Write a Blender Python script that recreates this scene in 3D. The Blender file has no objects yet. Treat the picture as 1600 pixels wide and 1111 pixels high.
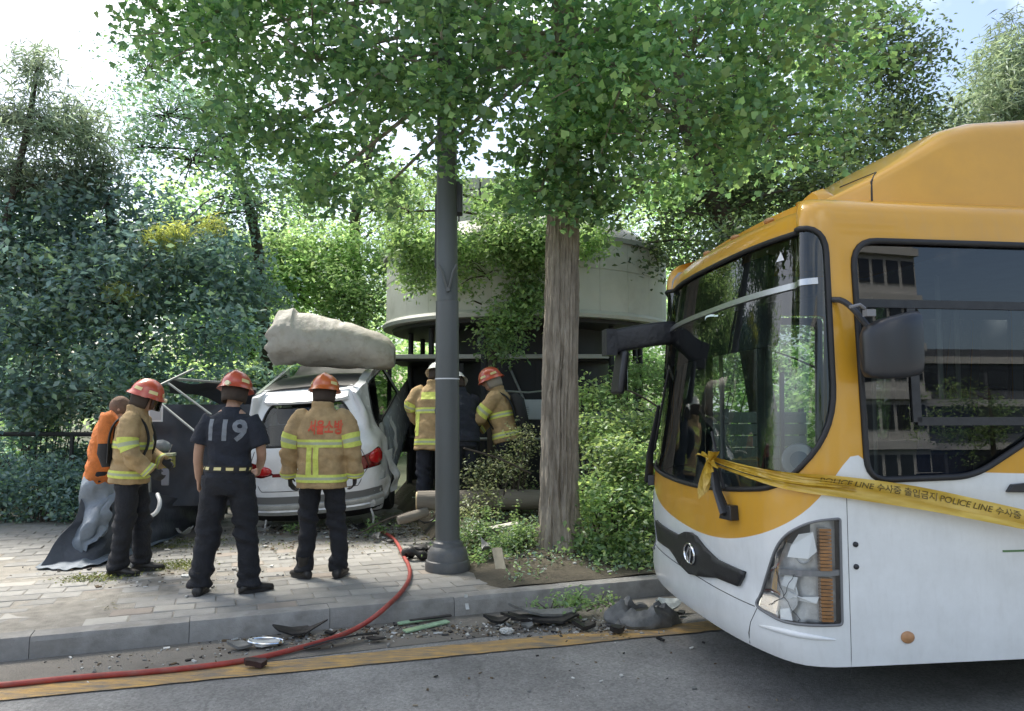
import bpy, bmesh, math, random
import numpy as np
from mathutils import Vector, Matrix, noise
from mathutils.bvhtree import BVHTree
from mathutils.geometry import delaunay_2d_cdt
R = math.radians
random.seed(7)
scene = bpy.context.scene
COL = scene.collection

# ------------------------------------------------------------------ camera, sky, sun, exposure
CAM_H, PITCH, FPX = 1.69, R(4.0), 1200.0
cam_d = bpy.data.cameras.new('camera')
cam_d.sensor_width = 36.0
cam_d.lens = 27.0
cam_d.clip_start, cam_d.clip_end = 0.05, 2000.0
cam = bpy.data.objects.new('camera', cam_d)
COL.objects.link(cam)
cam.location = (0, 0, CAM_H)
cam.rotation_euler = (R(90) + PITCH, 0, 0)
scene.camera = cam

SUN_EL, SUN_AZ = R(58), R(-48)          # azimuth measured from +Y towards +X
world = bpy.data.worlds.new('World')
scene.world = world
world.use_nodes = True
wn, wl = world.node_tree.nodes, world.node_tree.links
wn.clear()
w_out = wn.new('ShaderNodeOutputWorld')
w_bg = wn.new('ShaderNodeBackground')
w_sky = wn.new('ShaderNodeTexSky')
w_sky.sky_type = 'NISHITA'
w_sky.sun_disc = False
w_sky.sun_elevation = SUN_EL
w_sky.sun_rotation = SUN_AZ
w_sky.dust_density = 3.5
w_sky.air_density = 1.0
w_tc = wn.new('ShaderNodeTexCoord')
w_no = wn.new('ShaderNodeTexNoise')
w_no.inputs['Scale'].default_value = 1.7
w_no.inputs['Detail'].default_value = 6.0
w_no.inputs['Roughness'].default_value = 0.6
w_rp = wn.new('ShaderNodeValToRGB')
w_rp.color_ramp.elements[0].position = 0.50
w_rp.color_ramp.elements[1].position = 0.70
w_mx = wn.new('ShaderNodeMix')
w_mx.data_type = 'RGBA'
w_mx.inputs[7].default_value = (8.0, 8.2, 8.0, 1)     # thin bright cloud
w_mp = wn.new('ShaderNodeMapping')
w_mp.inputs['Location'].default_value = (1.9, 1.1, 0.0)
wl.new(w_tc.outputs['Generated'], w_mp.inputs[0])
wl.new(w_mp.outputs[0], w_no.inputs['Vector'])
wl.new(w_no.outputs['Fac'], w_rp.inputs['Fac'])
wl.new(w_rp.outputs['Color'], w_mx.inputs[0])
wl.new(w_sky.outputs['Color'], w_mx.inputs[6])
wl.new(w_mx.outputs[2], w_bg.inputs['Color'])
w_bg.inputs['Strength'].default_value = 0.15
wl.new(w_bg.outputs[0], w_out.inputs[0])

sun_d = bpy.data.lights.new('sun', 'SUN')
sun_d.energy = 3.6
sun_d.angle = R(15.0)
sun_d.color = (1.0, 0.95, 0.86)
sun = bpy.data.objects.new('sun', sun_d)
COL.objects.link(sun)
to_sun = Vector((math.sin(SUN_AZ) * math.cos(SUN_EL), math.cos(SUN_AZ) * math.cos(SUN_EL), math.sin(SUN_EL)))
sun.rotation_euler = to_sun.to_track_quat('Z', 'Y').to_euler()
sun.location = (-10, 20, 30)

vs = scene.view_settings
vs.view_transform = 'Standard'
vs.look = 'None'
vs.exposure = 1.08
vs.gamma = 1.0
vs.use_curve_mapping = False
cy = scene.cycles
cy.use_denoising = True
try:
    cy.denoiser = 'OPENIMAGEDENOISE'
except Exception:
    pass
cy.max_bounces = 12
cy.diffuse_bounces = 8
cy.glossy_bounces = 4
cy.transmission_bounces = 6
cy.transparent_max_bounces = 12
cy.sample_clamp_indirect = 6.0
cy.caustics_reflective = False
cy.caustics_refractive = False

# ------------------------------------------------------------------ helpers
def ray(px, py):
    u, v = (px - 800) / FPX, (555.5 - py) / FPX
    return Vector((u, math.cos(PITCH) - v * math.sin(PITCH), math.sin(PITCH) + v * math.cos(PITCH)))

def AT(px, py, Y):
    r = ray(px, py)
    return Vector((r.x / r.y * Y, Y, CAM_H + r.z / r.y * Y))

def GR(px, py, z=0.15):
    r = ray(px, py)
    t = (z - CAM_H) / r.z
    return Vector((r.x * t, r.y * t, z))

def srgb(h):
    h = h.lstrip('#')
    c = [int(h[i:i + 2], 16) / 255 for i in (0, 2, 4)]
    return tuple(x / 12.92 if x <= .04045 else ((x + .055) / 1.055) ** 2.4 for x in c)

MATS = {}
def pm(name, color, rough=0.6, metal=0.0, var=0.0, vscale=6.0, bump=0.0, bscale=40.0, coat=0.0, stretch=None,
       color2=None, spec=0.5, dirt=0.0, dscale=2.0, dirtcol=(0.12, 0.1, 0.08), objrand=0.0, rvar=0.0):
    """Principled material with noise driven colour variation, fine bump and shaped dirt."""
    if name in MATS:
        return MATS[name]
    m = bpy.data.materials.new(name)
    m.use_nodes = True
    n, l = m.node_tree.nodes, m.node_tree.links
    b = n['Principled BSDF']
    b.inputs['Roughness'].default_value = rough
    b.inputs['Metallic'].default_value = metal
    b.inputs['Specular IOR Level'].default_value = spec
    if coat:
        b.inputs['Coat Weight'].default_value = coat
        b.inputs['Coat Roughness'].default_value = 0.08
    b.inputs['Base Color'].default_value = (*color, 1)
    tc = n.new('ShaderNodeTexCoord')
    mp = n.new('ShaderNodeMapping')
    l.new(tc.outputs['Object'], mp.inputs['Vector'])
    if stretch:
        mp.inputs['Scale'].default_value = stretch
    cur = None
    if var or color2:
        t = n.new('ShaderNodeTexNoise')
        t.inputs['Scale'].default_value = vscale
        t.inputs['Detail'].default_value = 5
        t.inputs['Roughness'].default_value = 0.65
        l.new(mp.outputs[0], t.inputs['Vector'])
        r = n.new('ShaderNodeValToRGB')
        r.color_ramp.elements[0].position = 0.3
        r.color_ramp.elements[1].position = 0.7
        c2 = color2 if color2 else tuple(min(1, c * (1 + var)) for c in color)
        c1 = color if color2 else tuple(c * (1 - var) for c in color)
        r.color_ramp.elements[0].color = (*c1, 1)
        r.color_ramp.elements[1].color = (*c2, 1)
        l.new(t.outputs['Fac'], r.inputs['Fac'])
        cur = r.outputs['Color']
    if objrand:
        oi = n.new('ShaderNodeObjectInfo')
        ma = n.new('ShaderNodeMapRange')
        ma.inputs['To Min'].default_value = 1 - objrand
        ma.inputs['To Max'].default_value = 1 + objrand
        l.new(oi.outputs['Random'], ma.inputs['Value'])
        mu = n.new('ShaderNodeVectorMath')
        mu.operation = 'SCALE'
        if cur is None:
            mu.inputs[0].default_value = color
        else:
            l.new(cur, mu.inputs[0])
        l.new(ma.outputs[0], mu.inputs['Scale'])
        cur = mu.outputs[0]
    if dirt:
        t = n.new('ShaderNodeTexNoise')
        t.inputs['Scale'].default_value = dscale
        t.inputs['Detail'].default_value = 8
        t.inputs['Roughness'].default_value = 0.7
        l.new(tc.outputs['Object'], t.inputs['Vector'])
        r = n.new('ShaderNodeMapRange')
        r.inputs['From Min'].default_value = 0.48
        r.inputs['From Max'].default_value = 0.75
        r.inputs['To Max'].default_value = dirt
        l.new(t.outputs['Fac'], r.inputs['Value'])
        mx = n.new('ShaderNodeMix')
        mx.data_type = 'RGBA'
        mx.inputs[6].default_value = (*color, 1)
        if cur is not None:
            l.new(cur, mx.inputs[6])
        mx.inputs[7].default_value = (*dirtcol, 1)
        l.new(r.outputs[0], mx.inputs[0])
        cur = mx.outputs[2]
    if cur is not None:
        l.new(cur, b.inputs['Base Color'])
    if rvar:
        t = n.new('ShaderNodeTexNoise')
        t.inputs['Scale'].default_value = 9.0
        t.inputs['Detail'].default_value = 4
        l.new(tc.outputs['Object'], t.inputs['Vector'])
        r = n.new('ShaderNodeMapRange')
        r.inputs['To Min'].default_value = max(0.02, rough - rvar)
        r.inputs['To Max'].default_value = rough + rvar
        l.new(t.outputs['Fac'], r.inputs['Value'])
        l.new(r.outputs[0], b.inputs['Roughness'])
    if bump:
        t = n.new('ShaderNodeTexNoise')
        t.inputs['Scale'].default_value = bscale
        t.inputs['Detail'].default_value = 6
        l.new(mp.outputs[0], t.inputs['Vector'])
        bp = n.new('ShaderNodeBump')
        bp.inputs['Strength'].default_value = bump
        bp.inputs['Distance'].default_value = 0.02
        l.new(t.outputs['Fac'], bp.inputs['Height'])
        l.new(bp.outputs[0], b.inputs['Normal'])
    MATS[name] = m
    return m

def glass_mat(name, tint=(0.8, 0.86, 0.84), ior=1.55, rough=0.0):
    m = bpy.data.materials.new(name)
    m.use_nodes = True
    n, l = m.node_tree.nodes, m.node_tree.links
    n.clear()
    o = n.new('ShaderNodeOutputMaterial')
    mx = n.new('ShaderNodeMixShader')
    fr = n.new('ShaderNodeFresnel')
    fr.inputs['IOR'].default_value = ior
    tr = n.new('ShaderNodeBsdfTransparent')
    tr.inputs['Color'].default_value = (*tint, 1)
    gl = n.new('ShaderNodeBsdfGlossy')
    gl.inputs['Roughness'].default_value = rough
    l.new(fr.outputs[0], mx.inputs[0])
    l.new(tr.outputs[0], mx.inputs[1])
    l.new(gl.outputs[0], mx.inputs[2])
    l.new(mx.outputs[0], o.inputs[0])
    return m

def leaf_mat(name, trans=0.45, gloss=0.06):
    m = bpy.data.materials.new(name)
    m.use_nodes = True
    n, l = m.node_tree.nodes, m.node_tree.links
    n.clear()
    o = n.new('ShaderNodeOutputMaterial')
    at = n.new('ShaderNodeAttribute')
    at.attribute_name = 'tint'
    d = n.new('ShaderNodeBsdfDiffuse')
    t = n.new('ShaderNodeBsdfTranslucent')
    g = n.new('ShaderNodeBsdfGlossy')
    g.inputs['Roughness'].default_value = 0.45
    g.inputs['Color'].default_value = (0.8, 0.85, 0.9, 1)
    hs = n.new('ShaderNodeHueSaturation')
    hs.inputs['Hue'].default_value = 0.485
    hs.inputs['Saturation'].default_value = 1.1
    hs.inputs['Value'].default_value = 1.7
    l.new(at.outputs['Color'], d.inputs['Color'])
    l.new(at.outputs['Color'], hs.inputs['Color'])
    l.new(hs.outputs[0], t.inputs['Color'])
    m1 = n.new('ShaderNodeMixShader')
    m1.inputs[0].default_value = trans
    l.new(d.outputs[0], m1.inputs[1])
    l.new(t.outputs[0], m1.inputs[2])
    m2 = n.new('ShaderNodeMixShader')
    m2.inputs[0].default_value = gloss
    l.new(m1.outputs[0], m2.inputs[1])
    l.new(g.outputs[0], m2.inputs[2])
    l.new(m2.outputs[0], o.inputs[0])
    return m

def tag(o, label=None, cat=None, group=None, kind=None):
    if label: o['label'] = label
    if cat: o['category'] = cat
    if group: o['group'] = group
    if kind: o['kind'] = kind
    return o

def empty(name, loc=(0, 0, 0), rz=0.0, label=None, cat=None, group=None):
    o = bpy.data.objects.new(name, None)
    o.empty_display_size = 0.2
    COL.objects.link(o)
    o.location = loc
    o.rotation_euler = (0, 0, rz)
    return tag(o, label, cat, group)

def link(name, me, parent=None, mat=None):
    o = bpy.data.objects.new(name, me)
    COL.objects.link(o)
    if parent is not None:
        o.parent = parent
    if mat is not None and not me.materials:
        me.materials.append(mat)
    return o

class MB:
    """Collects shapes into one mesh."""
    def __init__(s):
        s.v, s.f, s.mi = [], [], []
        s.m = 0
    def add(s, vs, fs):
        k = len(s.v)
        s.v += [tuple(p) for p in vs]
        s.f += [tuple(i + k for i in f) for f in fs]
        s.mi += [s.m] * len(fs)
        return s
    def box(s, c, size, rot=None):
        c = Vector(c)
        h = Vector(size) / 2
        vs = [Vector((x * h.x, y * h.y, z * h.z)) for z in (-1, 1) for y in (-1, 1) for x in (-1, 1)]
        if rot is not None:
            M = rot if isinstance(rot, Matrix) else Matrix.Rotation(rot, 3, 'Z')
            vs = [M @ p for p in vs]
        return s.add([p + c for p in vs], [(0, 2, 3, 1), (4, 5, 7, 6), (0, 1, 5, 4), (2, 6, 7, 3), (0, 4, 6, 2), (1, 3, 7, 5)])
    def rings(s, rings, cap=True, closed=True):
        n = len(rings[0])
        vs = [p for r in rings for p in r]
        fs = []
        for i in range(len(rings) - 1):
            for j in range(n if closed else n - 1):
                k = (j + 1) % n
                fs.append((i * n + j, i * n + k, (i + 1) * n + k, (i + 1) * n + j))
        if cap and closed:
            fs.append(tuple(range(n - 1, -1, -1)))
            fs.append(tuple((len(rings) - 1) * n + j for j in range(n)))
        return s.add(vs, fs)
    def tube(s, pts, r, n=8, cap=True, flat=1.0):
        pts = [Vector(p) for p in pts]
        rr = r if isinstance(r, (list, tuple)) else [r] * len(pts)
        rings = []
        up = None
        for i, p in enumerate(pts):
            t = (pts[min(i + 1, len(pts) - 1)] - pts[max(i - 1, 0)])
            if t.length < 1e-9:
                t = Vector((0, 0, 1))
            t.normalize()
            if up is None:
                up = Vector((0, 0, 1)) if abs(t.z) < 0.9 else Vector((0, 1, 0))
            a = t.cross(up)
            if a.length < 1e-6:
                a = t.cross(Vector((1, 0, 0)))
            a.normalize()
            b = a.cross(t).normalized()
            up = b
            rings.append([p + (a * math.cos(2 * math.pi * k / n) + b * flat * math.sin(2 * math.pi * k / n)) * rr[i] for k in range(n)])
        return s.rings(rings, cap)
    def cone(s, p, r0, r1, h, n=16):
        p = Vector(p)
        return s.lathe(p, [(r0, 0), (r1, h)], n)
    def lathe(s, p, prof, n=24, M=None):
        p = Vector(p)
        rings = []
        for r, z in prof:
            ring = [Vector((r * math.cos(2 * math.pi * k / n), r * math.sin(2 * math.pi * k / n), z)) for k in range(n)]
            rings.append([p + (M @ q if M else q) for q in ring])
        return s.rings(rings, True)
    def prism(s, outline, d, M=None, o=(0, 0, 0)):
        """outline in local xy, extruded along local z by d."""
        o = Vector(o)
        n = len(outline)
        vs = [Vector((x, y, z)) for z in (0, d) for x, y in outline]
        vs = [o + (M @ q if M else q) for q in vs]
        fs = [tuple(range(n - 1, -1, -1)), tuple(range(n, 2 * n))]
        fs += [(j, (j + 1) % n, n + (j + 1) % n, n + j) for j in range(n)]
        return s.add(vs, fs)
    def blob(s, c, r, seed=0, amp=0.25, sub=2, freq=1.6):
        bm = bmesh.new()
        bmesh.ops.create_icosphere(bm, subdivisions=sub, radius=1)
        c = Vector(c)
        r = Vector(r) if not isinstance(r, (int, float)) else Vector((r, r, r))
        vs = []
        for v in bm.verts:
            k = 1 + amp * noise.noise(v.co * freq + Vector((seed * 3.7, seed * 1.3, seed)))
            vs.append(c + Vector((v.co.x * r.x, v.co.y * r.y, v.co.z * r.z)) * k)
        fs = [[q.index for q in f.verts] for f in bm.faces]
        bm.free()
        return s.add(vs, fs)
    def grid(s, fn, nu, nv, thick=0.0):
        P = [[Vector(fn(i / nu, j / nv)) for i in range(nu + 1)] for j in range(nv + 1)]
        vs = [p for row in P for p in row]
        w = nu + 1
        fs = [(j * w + i, j * w + i + 1, (j + 1) * w + i + 1, (j + 1) * w + i) for j in range(nv) for i in range(nu)]
        if thick:
            N = []
            for j in range(nv + 1):
                for i in range(nu + 1):
                    a = P[j][min(i + 1, nu)] - P[j][max(i - 1, 0)]
                    b = P[min(j + 1, nv)][i] - P[max(j - 1, 0)][i]
                    N.append(a.cross(b).normalized())
            k = len(vs)
            vs = vs + [p - q * thick for p, q in zip(vs, N)]
            fs = fs + [tuple(reversed([q + k for q in f])) for f in fs]
            edge = [i for i in range(w)] + [j * w + nu for j in range(1, nv + 1)] + [nv * w + i for i in range(nu - 1, -1, -1)] + [j * w for j in range(nv - 1, 0, -1)]
            m = len(edge)
            fs += [(edge[q], edge[q] + k, edge[(q + 1) % m] + k, edge[(q + 1) % m]) for q in range(m)]
        return s.add(vs, fs)
    def xf(s, M):
        s.v = [tuple(M @ Vector(p)) for p in s.v]
        return s
    def mesh(s, name, mats=None, smooth=35):
        me = bpy.data.meshes.new(name)
        me.from_pydata(s.v, [], s.f)
        for m in (mats if isinstance(mats, (list, tuple)) else [mats] if mats else []):
            me.materials.append(m)
        if any(s.mi):
            me.polygons.foreach_set('material_index', s.mi)
        if smooth:
            me.polygons.foreach_set('use_smooth', [True] * len(me.polygons))
            me.set_sharp_from_angle(angle=R(smooth))
        me.update()
        return me
    def build(s, name, mats, parent=None, smooth=35, bevel=0.0):
        o = link(name, s.mesh(name, mats, smooth), parent)
        if bevel:
            b = o.modifiers.new('bevel', 'BEVEL')
            b.width = bevel
            b.segments = 2
            b.limit_method = 'ANGLE'
            b.angle_limit = R(40)
        return o

def chaikin(pts, it=2, closed=False):
    pts = [Vector(p) for p in pts]
    for _ in range(it):
        q = []
        n = len(pts)
        if not closed:
            q.append(pts[0])
        for i in range(n if closed else n - 1):
            a, b = pts[i], pts[(i + 1) % n]
            q += [a * .75 + b * .25, a * .25 + b * .75]
        if not closed:
            q.append(pts[-1])
        pts = q
    return pts

def lerp(a, b, t):
    return a + (b - a) * t

def interp(x, xs, ys):
    return float(np.interp(x, xs, ys))

def copy_tree(o, parent=None):
    c = o.copy()
    COL.objects.link(c)
    if parent is not None:
        c.parent = parent
    for ch in [x for x in bpy.data.objects if x.parent == o]:
        copy_tree(ch, c)
    return c

def text_mesh(body, size=1.0, extrude=0.0, bold=0.0, space=1.0):
    """Flat lettering as raw vertices and faces, centred on the origin in local xy."""
    cu = bpy.data.curves.new('lettering', 'FONT')
    cu.body = body
    cu.size = size
    cu.align_x = 'CENTER'
    cu.align_y = 'CENTER'
    cu.resolution_u = 3
    cu.offset = bold
    cu.space_character = space
    o = bpy.data.objects.new('lettering', cu)
    COL.objects.link(o)
    dg = bpy.context.evaluated_depsgraph_get()
    me = bpy.data.meshes.new_from_object(o.evaluated_get(dg))
    bm = bmesh.new()
    bm.from_mesh(me)
    bmesh.ops.triangulate(bm, faces=bm.faces)
    vs = [v.co.copy() for v in bm.verts]
    fs = [tuple(v.index for v in f.verts) for f in bm.faces]
    bm.free()
    bpy.data.objects.remove(o)
    bpy.data.curves.remove(cu)
    bpy.data.meshes.remove(me)
    return vs, fs

# ------------------------------------------------------------------ setting: road, kerb, pavement, bed
KO = Vector((-3.425, 5.258, 0))
KA = math.atan2(1.842, 4.762)
KS, KT = Vector((math.cos(KA), math.sin(KA), 0)), Vector((-math.sin(KA), math.cos(KA), 0))
def KP(s, t, z=0.0):
    p = KO + KS * s + KT * t
    return Vector((p.x, p.y, z))
def KST(p):
    d = Vector((p[0], p[1], 0)) - KO
    return d.dot(KS), d.dot(KT)

def asphalt_mat():
    m = pm('asphalt', (0.24, 0.238, 0.228), 0.85, var=0.30, vscale=1.1, bump=0.5, bscale=160, dirt=0.55, dscale=1.3, dirtcol=(0.12, 0.12, 0.118))
    n, l = m.node_tree.nodes, m.node_tree.links
    b = n['Principled BSDF']
    src = b.inputs['Base Color'].links[0].from_socket
    tc = n.new('ShaderNodeTexCoord')
    v = n.new('ShaderNodeTexVoronoi'); v.inputs['Scale'].default_value = 70
    l.new(tc.outputs['Object'], v.inputs['Vector'])
    r = n.new('ShaderNodeMapRange')
    r.inputs['To Min'].default_value = 0.72; r.inputs['To Max'].default_value = 1.3
    l.new(v.outputs['Color'], r.inputs['Value'])
    s = n.new('ShaderNodeVectorMath'); s.operation = 'SCALE'
    l.new(src, s.inputs[0]); l.new(r.outputs[0], s.inputs['Scale'])
    # thin tar cracks
    w = n.new('ShaderNodeTexVoronoi'); w.feature = 'DISTANCE_TO_EDGE'; w.inputs['Scale'].default_value = 0.55
    nz = n.new('ShaderNodeTexNoise'); nz.inputs['Scale'].default_value = 2.5; nz.inputs['Detail'].default_value = 6
    l.new(tc.outputs['Object'], nz.inputs['Vector'])
    ad = n.new('ShaderNodeMix'); ad.data_type = 'VECTOR'; ad.inputs[0].default_value = 0.25
    l.new(tc.outputs['Object'], ad.inputs[4]); l.new(nz.outputs['Color'], ad.inputs[5])
    l.new(ad.outputs[1], w.inputs['Vector'])
    r2 = n.new('ShaderNodeMapRange'); r2.inputs['From Max'].default_value = 0.007
    r2.inputs['To Min'].default_value = 0.82; r2.inputs['To Max'].default_value = 1.0
    l.new(w.outputs['Distance'], r2.inputs['Value'])
    s2 = n.new('ShaderNodeVectorMath'); s2.operation = 'SCALE'
    l.new(s.outputs[0], s2.inputs[0]); l.new(r2.outputs[0], s2.inputs['Scale'])
    l.new(s2.outputs[0], b.inputs['Base Color'])
    return m
M_asphalt = asphalt_mat()
M_gutter = pm('dusty_gutter', (0.19, 0.175, 0.15), 0.92, var=0.3, vscale=3.0, bump=0.5, bscale=90, dirt=0.7, dscale=3.0, dirtcol=(0.10, 0.10, 0.095))
M_kerb = pm('kerb_granite', (0.27, 0.265, 0.25), 0.85, var=0.2, vscale=5, bump=0.3, bscale=120, dirt=0.6, dscale=4.0, dirtcol=(0.12, 0.11, 0.095), objrand=0.10)
M_paver = pm('concrete_paver', (0.26, 0.256, 0.24), 0.9, var=0.2, vscale=4, bump=0.3, bscale=110, dirt=0.85, dscale=2.6, dirtcol=(0.18, 0.165, 0.13), objrand=0.15)
M_paver_warm = pm('warm_paver', (0.285, 0.25, 0.215), 0.9, var=0.18, vscale=4, bump=0.3, bscale=110, dirt=0.6, dscale=2.3, dirtcol=(0.2, 0.17, 0.13), objrand=0.15)
M_paver_light = pm('light_paver', (0.35, 0.34, 0.31), 0.9, var=0.14, vscale=4, bump=0.25, bscale=110, dirt=0.5, dscale=3, dirtcol=(0.2, 0.18, 0.15), objrand=0.1)
M_sand = pm('joint_sand', (0.25, 0.235, 0.205), 0.95, var=0.3, vscale=8, bump=0.6, bscale=120)
M_soil = pm('soil', (0.055, 0.048, 0.034), 0.95, color2=(0.115, 0.10, 0.07), vscale=3, bump=0.8, bscale=25)
M_park = pm('park_ground', (0.03, 0.045, 0.018), 0.95, color2=(0.07, 0.07, 0.035), vscale=1.3, bump=0.8, bscale=20)

def sheet(name, s0, s1, t0, t1, z, m, ns=1, nt=1):
    mb = MB()
    mb.grid(lambda a, b: KP(lerp(s0, s1, a), lerp(t0, t1, b), z), ns, nt)
    return tag(mb.build(name, m, smooth=0), kind='structure')

sheet('ground', -300, 300, -300, 300, -0.05, M_park)
sheet('road', -120, 120, -16, 0.02, 0.0, M_asphalt)
sheet('gutter', -120, 120, -0.62, 0.015, 0.004, M_gutter)
sheet('far_pavement', -120, 120, -22, -16, 0.12, M_paver)

# worn yellow edge line
m = pm('yellow_road_paint', (0.46, 0.29, 0.10), 0.85, var=0.16, vscale=6, bump=0.3, bscale=120)
def wear(m):
    n, l = m.node_tree.nodes, m.node_tree.links
    b = n['Principled BSDF']
    src = b.inputs['Base Color'].links[0].from_socket
    tc = n.new('ShaderNodeTexCoord')
    t = n.new('ShaderNodeTexNoise'); t.inputs['Scale'].default_value = 7; t.inputs['Detail'].default_value = 9; t.inputs['Roughness'].default_value = 0.75
    mp = n.new('ShaderNodeMapping'); mp.inputs['Rotation'].default_value = (0, 0, -R(17.3)); mp.inputs['Scale'].default_value = (0.5, 2.2, 1)
    l.new(tc.outputs['Object'], mp.inputs[0]); l.new(mp.outputs[0], t.inputs['Vector'])
    r = n.new('ShaderNodeMapRange'); r.inputs['From Min'].default_value = 0.42; r.inputs['From Max'].default_value = 0.62
    l.new(t.outputs['Fac'], r.inputs['Value'])
    x = n.new('ShaderNodeMix'); x.data_type = 'RGBA'
    l.new(r.outputs[0], x.inputs[0]); l.new(src, x.inputs[6]); x.inputs[7].default_value = (0.17, 0.155, 0.13, 1)
    l.new(x.outputs[2], b.inputs['Base Color'])
wear(m)
L0, La = Vector((-2.205, 4.94, 0)), R(17.3)
lu, lv = Vector((math.cos(La), math.sin(La), 0)), Vector((-math.sin(La), math.cos(La), 0))
mb = MB()
def yl(a, b):
    s = lerp(-40, 40, a)
    edge = 0.012 * noise.noise(Vector((s * 9, b * 3, 0))) + 0.02 * noise.noise(Vector((s * 1.7, b * 5, 3)))
    p = L0 + lu * s + lv * (lerp(-0.12, 0.13, b) + edge)
    return (p.x, p.y, 0.009)
mb.grid(yl, 900, 2)
tag(mb.build('yellow_road_line', m, smooth=0), kind='structure')

# pavement: base sheet, kerb stones and paving slabs
pave = empty('pavement')
tag(pave, kind='structure')
mb = MB()
mb.grid(lambda a, b: KP(lerp(-60, 60, a), lerp(0.19, 7.6, b), 0.146), 1, 1)
mb.build('bedding_sand', M_sand, pave, smooth=0)
random.seed(3)
kerb_meshes = []
for k in range(5):
    mb = MB()
    g = random.uniform(-0.004, 0.004)
    def prof(i):
        j = lambda: random.uniform(-0.004, 0.004)
        return [(0.0 + j(), -0.03), (0.004 + j(), 0.118), (0.022 + j(), 0.150 + g), (0.175, 0.152 + g), (0.18, -0.03)]
    rings = []
    for i in range(9):
        x = lerp(0.001, 0.997, i / 8)
        rings.append([Vector((x, y, z)) for y, z in prof(i)])
    mb.rings(rings)
    kerb_meshes.append(mb.mesh('kerb_stone', M_kerb, 30))
for i in range(-8, 20):
    o = link('kerb_stone', kerb_meshes[i % 5], pave)
    p = KP(i * 1.0 + 0.17, random.uniform(-0.004, 0.004), 0)
    o.location = p
    o.rotation_euler = (0, 0, KA + random.uniform(-0.003, 0.003))
slabs = []
PW, PD = 0.30, 0.20
for kind, mat_ in ((0, M_paver), (1, M_paver), (2, M_paver), (3, M_paver_warm), (4, M_paver_light)):
    mb = MB()
    h = 0.155
    a, b = PW / 2 - 0.003, PD / 2 - 0.003
    c = 0.006
    q = lambda: random.uniform(-0.0015, 0.0015)
    mb.rings([[Vector((x * a, y * b, 0.10)) for x, y in ((-1, -1), (1, -1), (1, 1), (-1, 1))],
              [Vector((x * a + q(), y * b + q(), h - c)) for x, y in ((-1, -1), (1, -1), (1, 1), (-1, 1))],
              [Vector((x * (a - c) + q(), y * (b - c) + q(), h + q())) for x, y in ((-1, -1), (1, -1), (1, 1), (-1, 1))]])
    slabs.append(mb.mesh('paver', mat_, 0))
spots = []
BED0, BED1 = GR(738, 907), GR(628, 800)       # edge where paving gives way to the planted bed
def in_bed(p):
    d = BED1 - BED0
    e = Vector((p[0], p[1], 0)) - Vector((BED0.x, BED0.y, 0))
    return d.x * e.y - d.y * e.x < 0
for j in range(0, 36):
    t = 0.185 + PD * (j + 0.5)
    for i in range(-30, 22):
        s = PW * (i + (0.5 if j % 2 else 0.0))
        p = KP(s, t)
        if in_bed(p):
            continue
        px = 800 + FPX * p.x / p.y
        vis = -60 < px < 760
        spots.append((0 if vis else 1, p.length, s, t))
spots.sort()
mb_rest = MB()
for i, (_, d, s, t) in enumerate(spots):
    p = KP(s, t)
    k = random.choices(range(5), (4, 4, 4, 0.9, 2.2 if t < 0.8 else 0.6))[0]
    dz = -0.006 + random.uniform(-0.004, 0.003) + 0.010 * noise.noise(Vector((s * 0.9, t * 0.9, 2)))
    rot = (random.uniform(-0.018, 0.018), random.uniform(-0.014, 0.014), KA + random.uniform(-0.012, 0.012))
    if i < 300:
        o = link('paver', slabs[k], pave)
        o.location = (p.x, p.y, dz)
        o.rotation_euler = rot
    elif d < 16:
        M = Matrix.Translation((p.x, p.y, dz)) @ Matrix.Rotation(rot[2], 4, 'Z')
        mb_rest.m = 0
        mb_rest.add([M @ v.co for v in slabs[k].vertices], [tuple(f.vertices) for f in slabs[k].polygons])
o = mb_rest.build('paver_field', M_paver, pave, smooth=0)
o['kind'] = 'stuff'
mb_rest = None

# planted bed on the right and the ground of the park behind
def bed_z(x, y):
    s, t = KST((x, y))
    k = max(0.0, min(1.0, (t - 0.25) / 2.6))
    return 0.16 + 0.30 * k + 0.05 * noise.noise(Vector((x * 1.5, y * 1.5, 0)))
mb = MB()
def bed(a, b):
    t = lerp(0.185, 7.0, b)
    # left border follows the ragged edge of the paving
    d0 = KST(BED0); d1 = KST(BED1)
    sl = d0[0] + (d1[0] - d0[0]) * (t - d0[1]) / (d1[1] - d0[1]) + 0.10 * noise.noise(Vector((t * 3, 1, 0)))
    s = lerp(sl, 16, a ** 1.6)
    p = KP(s, t)
    z = bed_z(p.x, p.y)
    return (p.x, p.y, lerp(0.13, z, min(1, (s - sl) / 0.3)))
mb.grid(bed, 70, 40)
tag(mb.build('planting_bed', M_soil), kind='structure')
mb = MB()
def park(a, b):
    p = KP(lerp(-70, 70, a), 6.4 + 110 * b ** 1.5)
    return (p.x, p.y, 0.14 + 0.5 * b + 0.08 * noise.noise(Vector((p.x * .5, p.y * .5, 0))))
mb.grid(park, 80, 50)
tag(mb.build('park_ground', M_park), kind='structure')

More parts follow.
